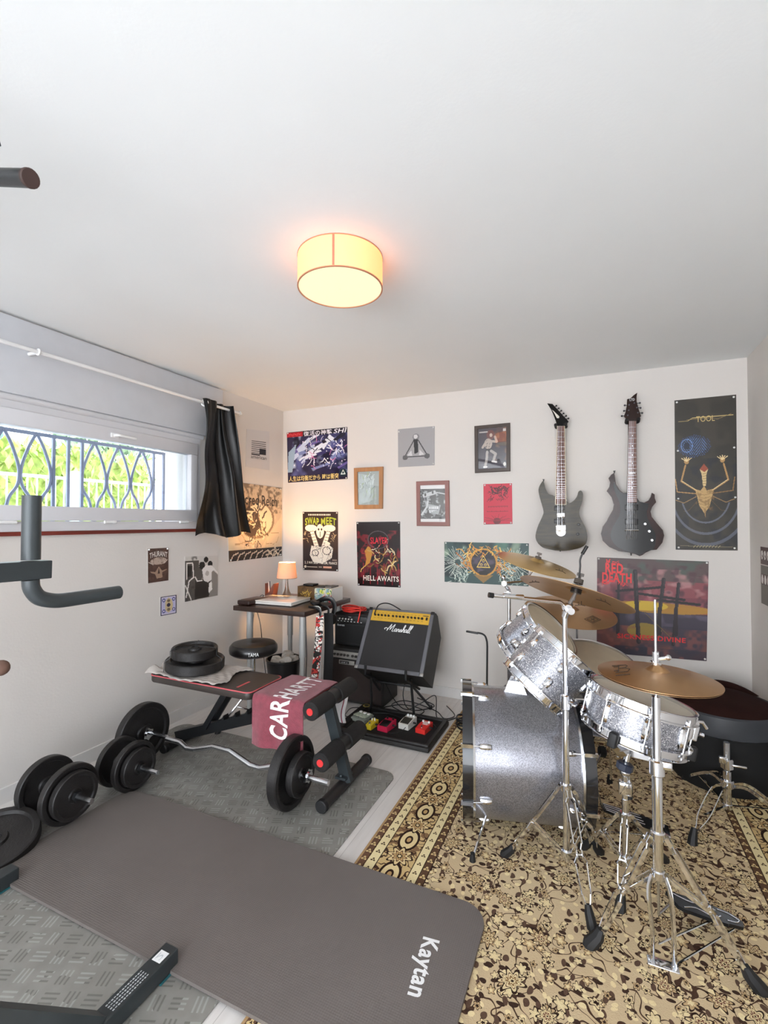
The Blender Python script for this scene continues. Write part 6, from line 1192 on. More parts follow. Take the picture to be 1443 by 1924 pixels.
head_m = M_('coated_drum_head', 'cfc0a6', 0.6, var=0.05); head_w = M_('white_coated_head', 'd2cdbf', 0.6, var=0.05); blk_hoop = M_('black_lacquered_hoop', '141519', 0.18, coat=0.5)
def drum(name, label, c, n, r, h, nl, shell_m, hm, kind='tom', off=0.0, lugstyle='single', hoopm=None, both=True, res_m=None):
    n = V(n).normalized(); c = V(c); M = frame(c, n, (0, 0, 1) if abs(n.z) < 0.9 else (1, 0, 0))   # local z=0 batter head plane, shell towards -z
    t = thing(name, label, 'drum', tuple(c)); ch = hoopm or chrome
    m = MB(); m.M = M; m.lathe([(r, -0.012), (r, -h+0.012)], Matrix.Identity(4), 72); m.lathe([(r-0.006, -h+0.012), (r-0.006, -0.012), (r, -0.012)], Matrix.Identity(4), 72); part('shell', m, shell_m, t)
    R_ = r+0.009
    if kind == 'bass':
        for nm, z0, s in (('batter_hoop', 0.0, 1), ('resonant_hoop', -h, -1)):
            m = MB(); m.M = M; za, zb_ = z0-s*0.036, z0+s*0.006
            m.lathe([(r+0.006, za), (r+0.016, za), (r+0.018, zb_), (r-0.002, zb_), (r-0.002, za), (r+0.006, za)], Matrix.Identity(4), 80); hp = part(nm, m, blk_hoop, t)
            m = MB(); m.M = M; m.lathe([(r+0.0035, za-s*0.001), (r+0.012, za-s*0.001), (r+0.010, za-s*0.010), (r+0.001, za-s*0.010)], Matrix.Identity(4), 80); part('head_rim', m, chrome_b, t)
            m = MB(); m.M = M; m.lathe([(0.001, z0-s*0.008), (r, z0-s*0.008)], Matrix.Identity(4), 64); part('head', m, res_m if s < 0 and res_m else hm, t)
    else:
        for nm, z0, s in (('batter_hoop', 0.0, 1), ('resonant_hoop', -h, -1)):
            m = MB(); m.M = M
            m.lathe([(r+0.004, z0-s*0.022), (r+0.020, z0-s*0.022), (r+0.020, z0-s*0.018), (r+0.010, z0-s*0.016), (r+0.008, z0+s*0.006), (r+0.013, z0+s*0.009), (r+0.013, z0+s*0.011), (r+0.004, z0+s*0.010), (r+0.004, z0-s*0.022)], Matrix.Identity(4), 72); part(nm, m, ch, t)
            m = MB(); m.M = M; m.lathe([(0.001, z0), (r+0.002, z0), (r+0.004, z0-s*0.006)], Matrix.Identity(4), 64); part('batter_head' if s > 0 else 'resonant_head', m, hm if s > 0 else head_w, t)
    def lugbody(m, er, tg, z0_, z1_, w):
        zc_ = (z0_+z1_)/2; L_ = abs(z1_-z0_)/2; vs = []
        prof = [(-1, 0.15), (-0.85, 0.6), (-0.4, 0.95), (0, 1), (0.4, 0.95), (0.85, 0.6), (1, 0.15)]
        for (u_, s_) in prof:
            for (wx_, hx_) in ((-1, 0), (-0.9, 0.55), (-0.4, 0.95), (0.4, 0.95), (0.9, 0.55), (1, 0)):
                vs.append(er*(r-0.001+0.017*hx_*s_)+tg*(w*wx_*(0.55+0.45*s_)*0.62)+V((0, 0, zc_+u_*L_)))
        m.add(vs, [(j*6+i, j*6+i+1, (j+1)*6+i+1, (j+1)*6+i) for j in range(len(prof)-1) for i in range(5)], 0, True)
    for k in range(nl):
        a_ = 2*math.pi*(k+off)/nl; ca, sa_ = math.cos(a_), math.sin(a_); er = V((ca, sa_, 0)); tg = V((-sa_, ca, 0))
        if lugstyle == 'snare':
            m = MB(); m.M = M; lugbody(m, er, tg, -h+0.030, -0.030, 0.022); m.tube([er*(r+0.014), er*(r+0.014)+V((0, 0, -h))], 0.0028, 6)
            for z0, s in ((0, 1), (-h, -1)): m.tube([er*(r+0.014)+V((0, 0, z0-s*0.024)), er*(r+0.014)+V((0, 0, z0-s*0.008))], 0.007, 8)
            part('lug', m, ch, t); continue
        for z0, s in ((0.0, 1), (-h, -1)):
            m = MB(); m.M = M
            if kind == 'bass':
                ro = r+0.012; lugbody(m, er, tg, z0-s*0.115, z0-s*0.060, 0.02)
                m.tube([er*ro+V((0, 0, z0-s*0.080)), er*(ro+0.008)+V((0, 0, z0+s*0.012))], 0.0028, 6); m.box(er*(r+0.020)+V((0, 0, z0-s*0.012)), (0.014, 0.014, 0.050))
            else:
                lugbody(m, er, tg, z0-s*0.085, z0-s*0.040, 0.024)
                m.tube([er*(r+0.014)+V((0, 0, z0-s*0.055)), er*(r+0.014)+V((0, 0, z0-s*0.004))], 0.0032, 6); m.tube([er*(r+0.014)+V((0, 0, z0-s*0.024)), er*(r+0.014)+V((0, 0, z0-s*0.008))], 0.0068, 8)
            part('lug', m, ch, t)
    return t, M
# bass drum
nb_ = V((0.967, 0.255, 0)); A1 = V((-0.078, 2.296, 0.3025))
bt, BM = drum('bass_drum', 'large silver-grey bass drum with black hoops lying on the carpet', A1, nb_, 0.274, 0.505, 8, spk2.m, M_('dark_batter_head', '8c8678', 0.5), 'bass', off=0.42, res_m=M_('black_front_head', '101012', 0.3))
# spurs
def spur(foot, attach, lab=None):
    m = MB(); a = V(attach); f = V(foot); d = (f-a).normalized()
    m.bar(a-d*0.01, a+d*0.10, 0.022, 0.030, bev=0.004); m.tube([a, f+V((0, 0, 0.02))], 0.0055, 10); m.box(a+V((0.0, 0.015, 0.005)), (0.045, 0.03, 0.05), bev=0.006)
    p = part('spur', m, chrome, bt); m = MB(); m.tube([f+V((0, 0, 0.040))-d*0.0, f+V((0, 0, 0.001))], [0.009, 0.014], 12); part('rubber_tip', m, rubber, p)
ft = fl(888, 1622); spur((ft.x, ft.y, 0), at(930, 1482, 2.055)+V((0, 0.01, 0))); spur((-0.53, 2.66, 0), (-0.42, 2.49, 0.17))
m = MB(); pt = V((-0.335, 2.228, 0.574)); m.prism([(-0.05, 0), (0.05, 0), (0.03, 0.055), (-0.03, 0.055)], -0.035, 0.035, frame(pt, (0, -1, 0), (1, 0, 0))); part('tom_mount_bracket', m, chrome, bt)
# toms
cB = at(1063, 1224, 1.985); cA = at(1034, 1182, 2.40)
nB = V((0.627, 0.252, 0.737)).normalized(); nA = V((0.697, -0.104, 0.71)).normalized()
tB, MBm = drum('rack_tom', 'silver sparkle rack tom in front, tilted towards the drummer', cB, nB, 0.143, 0.205, 6, spk.m, head_m, off=0.30)
tA, MAm = drum('rack_tom', 'silver sparkle rack tom behind the front one, its tan head visible', cA, nA, 0.153, 0.205, 6, spk.m, head_m, off=0.1)
th = thing('tom_holder', 'chrome double tom holder rising from the bass drum', 'tom holder', (pt.x, pt.y, 0.63))
m = MB(); m.tube([pt+V((0, 0, 0.02)), pt+V((0.0, 0.03, 0.20))], 0.013, 14); m.ball(tuple(pt+V((0, 0.03, 0.20))), 0.022, n=12); part('post', m, chrome, th)
for cc_, nn_ in ((cB, nB), (cA, nA)):
    c_in = cc_-nn_*0.11; d0 = (pt+V((0, 0.03, 0.20))-c_in); d0 -= nn_*d0.dot(nn_); d0.normalize(); s_ = c_in+d0*0.153
    m = MB(); m.tube([pt+V((0, 0.03, 0.20)), s_+d0*0.025, s_], 0.0085, 10); m.box((0, 0, 0.006), (0.07, 0.05, 0.012), 0, frame(s_, d0, nn_), bev=0.003); m.box((0, 0, 0.020), (0.028, 0.028, 0.030), 0, frame(s_, d0, nn_), bev=0.004); part('arm', m, chrome, th)
# floor tom
cF = at(1124, 1239, 2.62); nF = V((0.215, -0.203, 0.955)).normalized()
tF, MF = drum('floor_tom', 'dark silver floor tom with tan head standing behind the snare drum', cF, nF, 0.188, 0.36, 8, spk2.m, head_m, off=0.2)
for a_ in (math.radians(-70), math.radians(35), math.radians(165)):
    b0 = cF-nF*0.15+V((math.cos(a_), math.sin(a_), 0))*0.224; m = MB(); f0 = V((b0.x+0.01*math.cos(a_), b0.y+0.01*math.sin(a_), 0.012)); m.tube([b0+V((0, 0, 0.10)), b0+V((0, 0, -0.15)), f0+V((0.02*math.cos(a_), 0.02*math.sin(a_), 0.05)), f0], 0.0055, 8); m.box(b0+V((-0.012*math.cos(a_), -0.012*math.sin(a_), 0)), (0.03, 0.03, 0.05), bev=0.005); p = part('leg', m, chrome, tF)
    m = MB(); m.tube([f0+V((0, 0, 0.035)), f0-V((0, 0, 0.003))], [0.010, 0.015], 10); part('rubber_foot', m, rubber, p)
# snare
cS = at(1205, 1310, 1.70); nS = V((0.224, 0.106, 0.969)).normalized()
tS, MS = drum('snare_drum', 'silver sparkle snare drum with eight chrome lugs on its stand', cS, nS, 0.162, 0.132, 8, spk.m, head_w, off=0.12, lugstyle='snare')
sd_ = at(1308, 1385, 1.66)-cS; sd_ -= nS*sd_.dot(nS); sd_.normalize(); q = cS+sd_*0.165-nS*0.066; Mq = frame(q, sd_, nS)
m = MB(); m.box((0, 0, 0.010), (0.085, 0.032, 0.020), 0, Mq, bev=0.004); m.box((0.0, 0.0, 0.028), (0.055, 0.020, 0.018), 0, Mq, bev=0.004); m.tube([Mq @ V((0.036, 0.0, 0.02)), Mq @ V((0.042, 0.0, 0.045)), Mq @ V((0.025, 0.0, 0.062))], 0.006, 8); m.tube([Mq @ V((-0.045, 0, 0.012)), Mq @ V((-0.075, 0, 0.012))], 0.004, 6); m.tube([Mq @ V((0.0, 0.004, 0.04)), Mq @ V((0.0, 0.006, 0.055))], 0.008, 8); part('strainer', m, chrome, tS)
m = MB()
for k in range(6): m.tube([Mq @ V((-0.078, -0.018+0.007*k, -0.005)), cS-sd_*0.17-nS*0.138+nS.cross(sd_)*(-0.018+0.007*k)], 0.0012, 5)
part('snare_wires', m, steel, tS)
# ---- stands
def chrome_stand(name, label, cat, x, y, feet, hub, low, segs, gap=0.020, lw=0.0032, footr=0.017, midp=0.55, straight=True):
    t = thing(name, label, cat, (x, y, 0)); c = V((x, y, 0))
    for i, (z0, z1, r) in enumerate(segs): m = MB(); m.tube([(x, y, z0), (x, y, z1)], r, 20); part('tube', m, chrome, t)
    for z, r in ((hub, 0.021), (low, 0.019)): m = MB(); m.cyl(frame((x, y, z), (0, 0, 1)), r, -0.014, 0.014, 24, bev=0.003); part('collar', m, chrome, t)
    for (fx, fy) in feet:
        d = V((fx-x, fy-y, 0)); L = d.length; d.normalize(); sdv = V((-d.y, d.x, 0)); m = MB(); H0 = c+d*0.022+V((0, 0, hub)); E0 = c+d*(L-0.02)+V((0, 0, 0.040))
        for s in (-1, 1):
            path = [H0+sdv*s*0.008, H0.lerp(E0, 0.07)+sdv*s*0.008, H0.lerp(E0, 0.11)+sdv*s*gap*0.75, H0.lerp(E0, 0.46)+sdv*s*gap*0.75, H0.lerp(E0, 0.51)+sdv*s*0.009, H0.lerp(E0, 0.57)+sdv*s*0.009, H0.lerp(E0, 0.62)+sdv*s*gap, H0.lerp(E0, 0.86)+sdv*s*gap*0.8, E0+sdv*s*0.004]
            for q0, q1 in zip(path[:-1], path[1:]): m.bar(q0, q1, lw, 0.013, up=(0, 0, 1))
        m.tube([H0.lerp(E0, midp)-sdv*0.012, H0.lerp(E0, midp)+sdv*0.012], 0.004, 8)
        p = part('leg', m, chrome, t)
        m = MB(); Bq = H0.lerp(E0, midp); L0 = c+d*0.02+V((0, 0, low))
        for s in (-1, 1): m.bar(L0+sdv*s*0.009, Bq+sdv*s*0.010, 0.0022, 0.011, up=(0, 0, 1))
        part('brace', m, chrome, t)
        m = MB(); a = E0-(E0-H0).normalized()*0.02; dd = (E0-H0).normalized(); F0 = V((fx, fy, 0.0))
        m.tube([a+V((0, 0, 0.004)), E0, F0+V((0, 0, 0.012))+d*0.006, F0+V((0, 0, 0.002))+d*0.012], [footr*0.62, footr*0.9, footr*1.1, footr*0.9], 8); part('rubber_foot', m, rubber, p)
    return t
def wing(t, pos, n=(0, -1, 0)):
    m = MB(); M = frame(pos, n); m.cyl(M, 0.008, -0.004, 0.018, 10); m.box((0, 0, 0.024), (0.042, 0.010, 0.016), 0, M, bev=0.004); part('wing_bolt', m, chrome, t)
def cymz(r, R, bell=0.10): 
    if r < R*0.2: return 0.020+0.018*math.cos(r/(R*0.2)*math.pi/2)
    return 0.020*(1-((r-R*0.2)/(R*0.8))**1.5)
brass = NB('cymbal_bronze'); (x, y, z), ov = brass.xyz(); nz = brass.noise(ov, 6, 3); cc = brass.mix(nz, 'a98158', 'cfa77a'); brass.link(cc, brass.b.inputs['Base Color']); brass.b.inputs['Metallic'].default_value = 0.85; brass.b.inputs['Roughness'].default_value = 0.34
brass2 = NB('bright_yellow_bronze'); (x, y, z), ov = brass2.xyz(); nz = brass2.noise(ov, 6, 3); cc = brass2.mix(nz, 'b9975c', 'd8b778'); brass2.link(cc, brass2.b.inputs['Base Color']); brass2.b.inputs['Metallic'].default_value = 0.85; brass2.b.inputs['Roughness'].default_value = 0.3
ink = M_('cymbal_ink', '3a2c24', 0.5)
def cymbal(name, label, c, n, R, mt, marks=(), cat='cymbal', flip=1, under=False, group=None):
    M = frame(c, n, (1, 0, 0)); t = thing(name, label, cat, tuple(c), group); rs = [0.004]+[R*0.2*k/8 for k in range(1, 9)]+[R*(0.2+0.8*k/34) for k in range(1, 35)]
    g = [0.00045*(k % 2) for k in range(len(rs))]
    m = MB(); m.M = M; top = [(r, flip*(cymz(r, R)+g[i])) for i, r in enumerate(rs)]; bot = [(r, flip*(cymz(r, R)-0.0016)) for r in reversed(rs)]
    m.lathe(top+bot+[top[0]], Matrix.Identity(4), 96); part('cymbal_disc', m, mt, t, angle=50)
    Mi = M.inverted(); cam_l = Mi @ CAM
    for (txt, quad) in marks:   # quad: picture corners TL,TR,BR,BL of a printed mark
        P = []
        for (px, py) in quad:
            d = Mi.to_3x3() @ ray(px, py); tt_ = (0.012*flip-cam_l.z)/d.z; P.append(cam_l+d*tt_)
        m = MB(); m.M = M; sgn = -1 if under else 1
        def mp_(u, v, h):
            a = P[3].lerp(P[2], u).lerp(P[0].lerp(P[1], u), v); r = math.hypot(a.x, a.y); return V((a.x, a.y, flip*cymz(min(r, R*0.98), R)+(0.0009 if not under else -0.0026)))
        if isinstance(txt, str): m.text(txt, mp_)
        else:
            for pl in txt:
                for (u0, v0), (u1, v1) in zip(pl[:-1], pl[1:]): m.tube([mp_(u0, v0, 0), mp_(u1, v1, 0)], 0.0013, 4)
        part('printed_mark', m, ink, t)
    return t, M
def topnut(t, c, n, L=0.05):
    M = frame(c, n); m = MB(); m.cyl(M, 0.005, -0.03, L, 12); m.box((0, 0, L-0.002), (0.026, 0.006, 0.012), 0, M, bev=0.002); part('wing_nut', m, M_('dark_nickel', '6a6460', 0.3, 0.7), t)
    m = MB(); m.lathe([(0.005, 0.037), (0.017, 0.037), (0.0165, 0.055), (0.005, 0.057)], M, 20); part('felt', m, M_('grey_felt', '5d564f', 0.95), t)
# front crash on a boom stand
d1 = 1.775; px0 = at(1063, 1400, d1); sx1, sy1 = px0.x, px0.y
feet = [tuple(fl(951, 1612).xy), tuple(fl(1112, 1748).xy), tuple(fl(1126, 1608).xy)]
zz = lambda y_, d_=d1: at(1063, y_, d_).z
s1 = chrome_stand('cymbal_stand', 'tall chrome boom stand in front of the bass drum holding the front crash', 'cymbal stand', sx1, sy1, feet, zz(1478), zz(1600), [(zz(1612), zz(1310), 0.0125), (zz(1320), zz(1150), 0.0095)])
wing(s1, (sx1+0.012, sy1, zz(1320)), (1, -0.3, 0)); m = MB(); m.cyl(frame((sx1, sy1, zz(1318)), (0, 0, 1)), 0.018, -0.03, 0.025, 20, bev=0.003); part('tube_clamp', m, chrome, s1)
tl = at(1066, 1142, d1); m = MB(); m.cyl(frame(tl, (0.3, -1, 0)), 0.017, -0.016, 0.016, 20, bev=0.003); m.tube([(sx1, sy1, zz(1160)), tl], 0.012, 12); m.cyl(frame(tl+V((0.012, -0.018, -0.008)), (0.3, -1, 0)), 0.013, -0.004, 0.010, 16); part('tilter', m, chrome, s1)
m = MB(); e1_ = at(920, 1118, d1-0.04); m.tube([e1_, at(1052, 1131, d1), tl], 0.0075, 12); pbm = part('boom_arm', m, chrome, s1); m = MB(); m.tube([e1_-(tl-e1_).normalized()*0.004, e1_+(tl-e1_).normalized()*0.014], 0.010, 12); part('end_cap', m, black_pl, pbm); m = MB(); p9 = at(983, 1122, d1-0.02); m.tube([e1_.lerp(p9, 0.4), p9], 0.0095, 12); part('memory_lock', m, chrome, pbm)
c1 = at(1080.5, 1117, d1); n1 = V((0.239, 0.296, 0.925)).normalized()
c1b = c1+n1*0.002
m = MB(); m.tube([tl, c1b], 0.0065, 10); part('cymbal_rod', m, M_('dark_nickel', '6a6460'), s1); m = MB(); m.cyl(frame(c1b, n1), 0.020, 0.004, 0.034, 20); part('lower_felt', m, black_pl, s1); topnut(s1, c1+n1*0.006, n1, 0.075)
HSH = [[(0, 0.2), (0.35, 0.3), (0.3, 0.9)], [(0.35, 0.3), (0.65, 0.35)], [(0.6, 0.9), (0.65, 0.35), (1, 0.1)]]
cymbal('crash_cymbal', 'front crash cymbal with dark print on its underside, on the boom stand', c1, n1, 0.207, brass.m, [(HSH, ((1082, 1126), (1101, 1126), (1101, 1133), (1082, 1133))), (HSH, ((1120, 1122), (1148, 1130), (1148, 1136), (1120, 1128))), (HSH, ((996, 1087), (1014, 1089), (1014, 1093), (996, 1091)))], under=True)
# gooseneck clip microphone
g0 = at(1088, 1088, d1); t = thing('gooseneck_microphone', 'black gooseneck clip microphone standing up behind the front crash', 'microphone', tuple(g0))
m = MB(); m.tube(smooth_path([at(1088, 1086, d1), at(1090, 1065, d1), at(1090, 1052, d1), at(1094, 1041, d1)], 5), 0.0035, 8); part('gooseneck', m, black_metal, t); m = MB(); m.tube([at(1094, 1041, d1), at(1103, 1026, d1)], 0.0065, 10); part('capsule', m, black_pl, t)
# rear-left crash
d2 = 2.66; pq = at(957, 1200, d2); sx2, sy2 = pq.x, pq.y; top2 = at(957, 1112, d2).z
s2 = chrome_stand('cymbal_stand', 'chrome stand behind the bass drum holding the upper left crash', 'cymbal stand', sx2, sy2, [(sx2-0.24, sy2+0.03), (sx2+0.05, sy2+0.24), (sx2-0.02, sy2-0.02+0.001)][:2]+[(sx2+0.16, sy2+0.08)], 0.42, 0.12, [(0.06, 0.72, 0.0125), (0.70, top2, 0.0095)])
m = MB(); b0 = at(955, 1108, d2); b1 = at(948, 1096, d2); m.tube([(sx2, sy2, top2), b0, b1], 0.011, 10); m.cyl(frame(b1, (0, -1, 0)), 0.017, -0.015, 0.015, 18, bev=0.003); m.ball(at(946, 1085, d2), 0.014, n=10); wing_p = part('tilter', m, chrome, s2); wing(s2, at(955, 1112, d2-0.02))
c2 = at(1007.6, 1060.5, 2.60); n2 = V((0.274, -0.074, 0.959)).normalized(); m = MB(); m.tube([b1, at(985, 1092, d2), c2-n2*0.015], 0.0065, 10); part('boom_arm', m, chrome, s2); topnut(s2, c2-n2*0.01, n2, 0.075)
m = MB(); m.tube([at(930, 1122, d2-0.02), at(1000, 1128, d2-0.02)], 0.0085, 10); 
cymbal('crash_cymbal', 'upper left yellow-bronze crash cymbal before the wide green poster', c2, n2, 0.212, brass2.m, [(HSH, ((1045, 1067), (1065, 1072), (1063, 1077), (1043, 1072)))])
# ride behind the toms
c3 = at(1070, 1148.5, 2.78); n3 = V((0.106, -0.171, 0.98)).normalized(); d3 = 3.05; pq = at(1084, 1190, d3)
s3 = chrome_stand('cymbal_stand', 'chrome stand behind the floor tom holding the ride cymbal', 'cymbal stand', pq.x, pq.y, [(pq.x-0.2, pq.y-0.02), (pq.x+0.2, pq.y+0.02), (pq.x, pq.y+0.16)], 0.36, 0.12, [(0.05, 0.55, 0.0125), (0.53, c3.z-0.10, 0.007)])
m = MB(); m.tube([(pq.x, pq.y, c3.z-0.11), c3-n3*0.05, c3-n3*0.01], 0.0065, 8); part('boom_arm', m, chrome, s3); topnut(s3, c3-n3*0.01, n3, 0.07)
DIA = [[(0, 0.5), (0.5, 1), (1, 0.5), (0.5, 0), (0, 0.5)], [(0.15, 0.5), (0.5, 0.85), (0.85, 0.5), (0.5, 0.15), (0.15, 0.5)], [(0.42, 0.3), (0.42, 0.7)], [(0.42, 0.5), (0.58, 0.5)], [(0.58, 0.3), (0.58, 0.7)]]
cymbal('ride_cymbal', 'large tan ride cymbal with a diamond-shaped mark behind the rack toms', c3, n3, 0.257, brass.m, [(DIA, ((1098, 1158), (1129, 1158), (1129, 1170), (1098, 1170)))])
# hi-hat
d4 = 1.48; hx_, hy_ = at(1235, 1500, d4).xy; Z4 = lambda y_: at(1235, y_, d4).z
feet = [tuple(fl(1112, 1782).xy), tuple(fl(1425, 1866).xy)]
s4 = chrome_stand('hi_hat_stand', 'chrome hi-hat stand with long two-legged base and black footplate', 'hi-hat stand', hx_, hy_, feet, Z4(1568), Z4(1640), [(Z4(1640), Z4(1440), 0.0150), (Z4(1450), Z4(1310), 0.0125), (Z4(1320), Z4(1128), 0.0038)], gap=0.019, lw=0.0035, footr=0.021)
m = MB(); m.cyl(frame((hx_, hy_, Z4(1440)), (0, 0, 1)), 0.022, -0.028, 0.022, 22, bev=0.004); m.box((hx_+0.026, hy_, Z4(1434)), (0.03, 0.03, 0.026), bev=0.004); part('tube_clamp', m, chrome, s4)
n4 = V((0.033, 0.021, 0.999)).normalized(); c4 = at(1235.2, 1271.2, d4)
m = MB(); m.lathe([(0.010, 0), (0.022, 0.004), (0.030, 0.026), (0.006, 0.026)], frame((hx_, hy_, c4.z-0.055), (0, 0, 1)), 24); part('seat_cup', m, black_pl, s4)
m = MB(); m.tube([(hx_, hy_, Z4(1252)), (hx_, hy_, Z4(1226))], 0.0095, 14); m.tube([(hx_, hy_, Z4(1240)), (hx_+0.03, hy_-0.01, Z4(1234))], 0.005, 8); m.ball((hx_+0.033, hy_-0.011, Z4(1233)), 0.009, n=8); m.cyl(frame((hx_, hy_, Z4(1247)), (0, 0, 1)), 0.016, -0.004, 0.004, 18); part('clutch', m, chrome, s4)
BM_ = [[(0.35, 0.05), (0.35, 0.95), (0.75, 0.95), (0.85, 0.75), (0.7, 0.52), (0.35, 0.52)], [(0.7, 0.52), (0.98, 0.3), (0.85, 0.05), (0.2, 0.05)], [(0.0, 0.95), (0.4, 0.95)], [(0.1, 0.75), (0.4, 0.75)], [(0.1, 0.25), (0.4, 0.25)], [(0.2, -0.25), (1.0, -0.25)]]
cymbal('hi_hat_cymbal', 'large top hi-hat cymbal with dark printed mark above the snare drum', c4, n4, 0.1726, brass.m, [(BM_, ((1150, 1249), (1184, 1251), (1184, 1264), (1150, 1262)))])
cymbal('hi_hat_cymbal', 'bottom hi-hat cymbal turned over beneath the large top one', c4-n4*0.006, n4, 0.171, brass.m, flip=-0.6)
m = MB()
lowc = V((hx_, hy_, Z4(1640))); b_l = V((hx_-0.022, hy_-0.05, 0.01)); b_r = V((hx_+0.035, hy_-0.045, 0.01))
for bb_, s_ in ((b_l, -1), (b_r, 1)): m.tube(smooth_path([lowc+V((s_*0.018, -0.01, 0.0)), lowc+V((s_*0.03, -0.03, -0.04)), V((bb_.x, bb_.y, 0.10)), V((bb_.x, bb_.y+0.0, 0.006))], 5), 0.0085, 8, flat=(0.5, 1.3))
m.box((hx_+0.005, hy_-0.05, 0.008), (0.085, 0.035, 0.010), bev=0.003); part('pedal_frame', m, chrome, s4)
h0 = fl(1262, 1690, 0.10); h1 = fl(1388, 1732, 0.012); hd = (h1-h0); hl = hd.length; hdn = hd.normalized(); hs = V((0, 0, 1)).cross(hdn).normalized(); hn = hdn.cross(hs)
PM = Matrix((hdn, hs, hn)).transposed().to_4x4(); PM.translation = h0
plt = [(0, -0.030), (0.02, -0.038), (0.12, -0.042), (hl*0.70, -0.040), (hl*0.72, -0.036), (hl*0.96, -0.030), (hl+0.015, 0), (hl*0.96, 0.030), (hl*0.72, 0.036), (hl*0.70, 0.040), (0.12, 0.042), (0.02, 0.038), (0, 0.030)]
m = MB(); m.M = PM; m.prism(plt, -0.006, 0.004); fp = part('footplate', m, M_('dark_footplate', '1c1f24', 0.3, 0.4), s4)
m = MB(); m.M = PM
for s_ in (-1, 1): m.tube(smooth_path([(0.02, s_*0.03, 0.005), (0.08, s_*0.012, 0.005), (0.13, s_*0.030, 0.005), (hl*0.68, s_*0.012, 0.005)], 4), 0.0022, 6); m.tube(smooth_path([(hl*0.74, s_*0.022, 0.005), (hl*0.90, s_*0.018, 0.005), (hl, 0, 0.005)], 4), 0.002, 6)
part('raised_ribs', m, chrome_b, fp)
m = MB(); m.box2(h1+V((-0.03, -0.03, -0.011)), h1+V((0.02, 0.03, -0.004))); m.tube([V((hx_+0.03, hy_-0.05, 0.012)), h1+V((-0.02, -0.035, -0.004))], 0.003, 6); m.tube([V((hx_+0.0, hy_+0.02, 0.012)), h1+V((-0.02, 0.035, -0.004))], 0.003, 6); part('base_rods', m, chrome, s4)
m = MB(); m.tube([lowc+V((0, 0, -0.0)), V((hx_, hy_, 0.12)), h0+hdn*0.01], 0.004, 8); part('pull_chain', m, chrome_b, s4)
# snare stand
sp0 = V((0.095, 2.02, 0)); bot = cS-nS*0.175
s5 = chrome_stand('snare_stand', 'low chrome snare stand with rubber-tipped basket under the snare drum', 'snare stand', sp0.x, sp0.y, [(0.068, 1.845), (0.235, 2.17), (-0.055, 2.12)], 0.235, 0.075, [(0.05, 0.30, 0.0125), (0.28, 0.40, 0.0105)], gap=0.015)
jn = V((sp0.x, sp0.y, 0.40)); jt = bot-nS*0.03
m = MB(); m.tube([jn, jn+V((0, 0, 0.015)), jt-nS*0.04, jt], 0.010, 12); m.ball(tuple(jn), 0.019, n=12); m.box(tuple(jn+V((0, 0, -0.06))), (0.045, 0.03, 0.05), bev=0.005); part('tilter', m, chrome, s5)
m = MB(); m.cyl(frame(jt-nS*0.05, nS), 0.028, -0.014, 0.014, 8, bev=0.004); part('adjustment_nut', m, M_('dark_blue_plastic', '232a3c', 0.35), s5)
m = MB(); jw = at(1183, 1478, 1.78); m.tube([jn+V((0.01, -0.012, 0.03)), jw+V((0, 0, 0.02)), jw], 0.004, 8); part('tilt_lever', m, chrome, s5); m = MB(); m.tube([jw, jw-V((0, 0, 0.045))], 0.010, 10); part('lever_grip', m, rubber, s5)
sx_h = V((1, 0, 0))-nS*nS.x; sx_h.normalize(); sy_h = nS.cross(sx_h)
for a_ in (math.radians(-112), math.radians(8), math.radians(128)):
    dr = sx_h*math.cos(a_)+sy_h*math.sin(a_); e_ = cS-nS*0.152+dr*0.184; m = MB(); m.bar(jt, jt.lerp(e_, 0.55)-nS*0.018, 0.006, 0.020, up=tuple(nS)); m.bar(jt.lerp(e_, 0.55)-nS*0.018, e_, 0.006, 0.018, up=tuple(nS)); m.tube([e_, e_+nS*0.03], 0.006, 8); p = part('basket_arm', m, chrome, s5)
    m = MB(); m.box((0, 0, 0), (0.030, 0.028, 0.050), 0, frame(e_+nS*0.020+dr*0.004, nS, dr), bev=0.006); part('rubber_grip', m, rubber, p)
# bass drum pedal
pd0 = A1+nb_*0.012; pz = 0.0; s6 = thing('bass_drum_pedal', 'black and chrome bass drum pedal with round beater behind the snare stand', 'drum pedal', (pd0.x, pd0.y, 0)); side = V((-nb_.y, nb_.x, 0)); O = V((pd0.x, pd0.y, 0))+nb_*0.035
pl0 = O+nb_*0.05+V((0, 0, 0.085)); pl1 = O+nb_*0.30+V((0, 0, 0.018)); dd = (pl1-pl0).normalized(); PM = frame(pl0, dd.cross(side), dd)
PM = Matrix((dd, side, dd.cross(side))).transposed().to_4x4(); PM.translation = pl0; L_ = (pl1-pl0).length
m = MB(); m.M = PM; m.prism([(0, -0.028), (0.10, -0.042), (L_*0.7, -0.042), (L_, -0.032), (L_, 0.032), (L_*0.7, 0.042), (0.10, 0.042), (0, 0.028)], -0.004, 0.004); fp = part('footplate', m, M_('dark_footplate', '1c1f24'), s6)
m = MB(); m.M = PM
for s_ in (-0.022, -0.008, 0.008, 0.022): m.tube([(0.01, s_, 0.005), (L_*0.66, s_*1.4, 0.005)], 0.0018, 6)
part('raised_ribs', m, chrome_b, fp)
m = MB()
for s_ in (-1, 1): m.bar(O+side*s_*0.055+V((0, 0, 0.004)), O+side*s_*0.050+V((0, 0, 0.20)), 0.020, 0.010, up=tuple(side))
m.tube([O-side*0.06+V((0, 0, 0.20)), O+side*0.06+V((0, 0, 0.20))], 0.007, 10); m.box(O+V((0, 0, 0.006)), (0.05, 0.12, 0.010), bev=0.002); part('frame', m, chrome, s6)
m = MB()
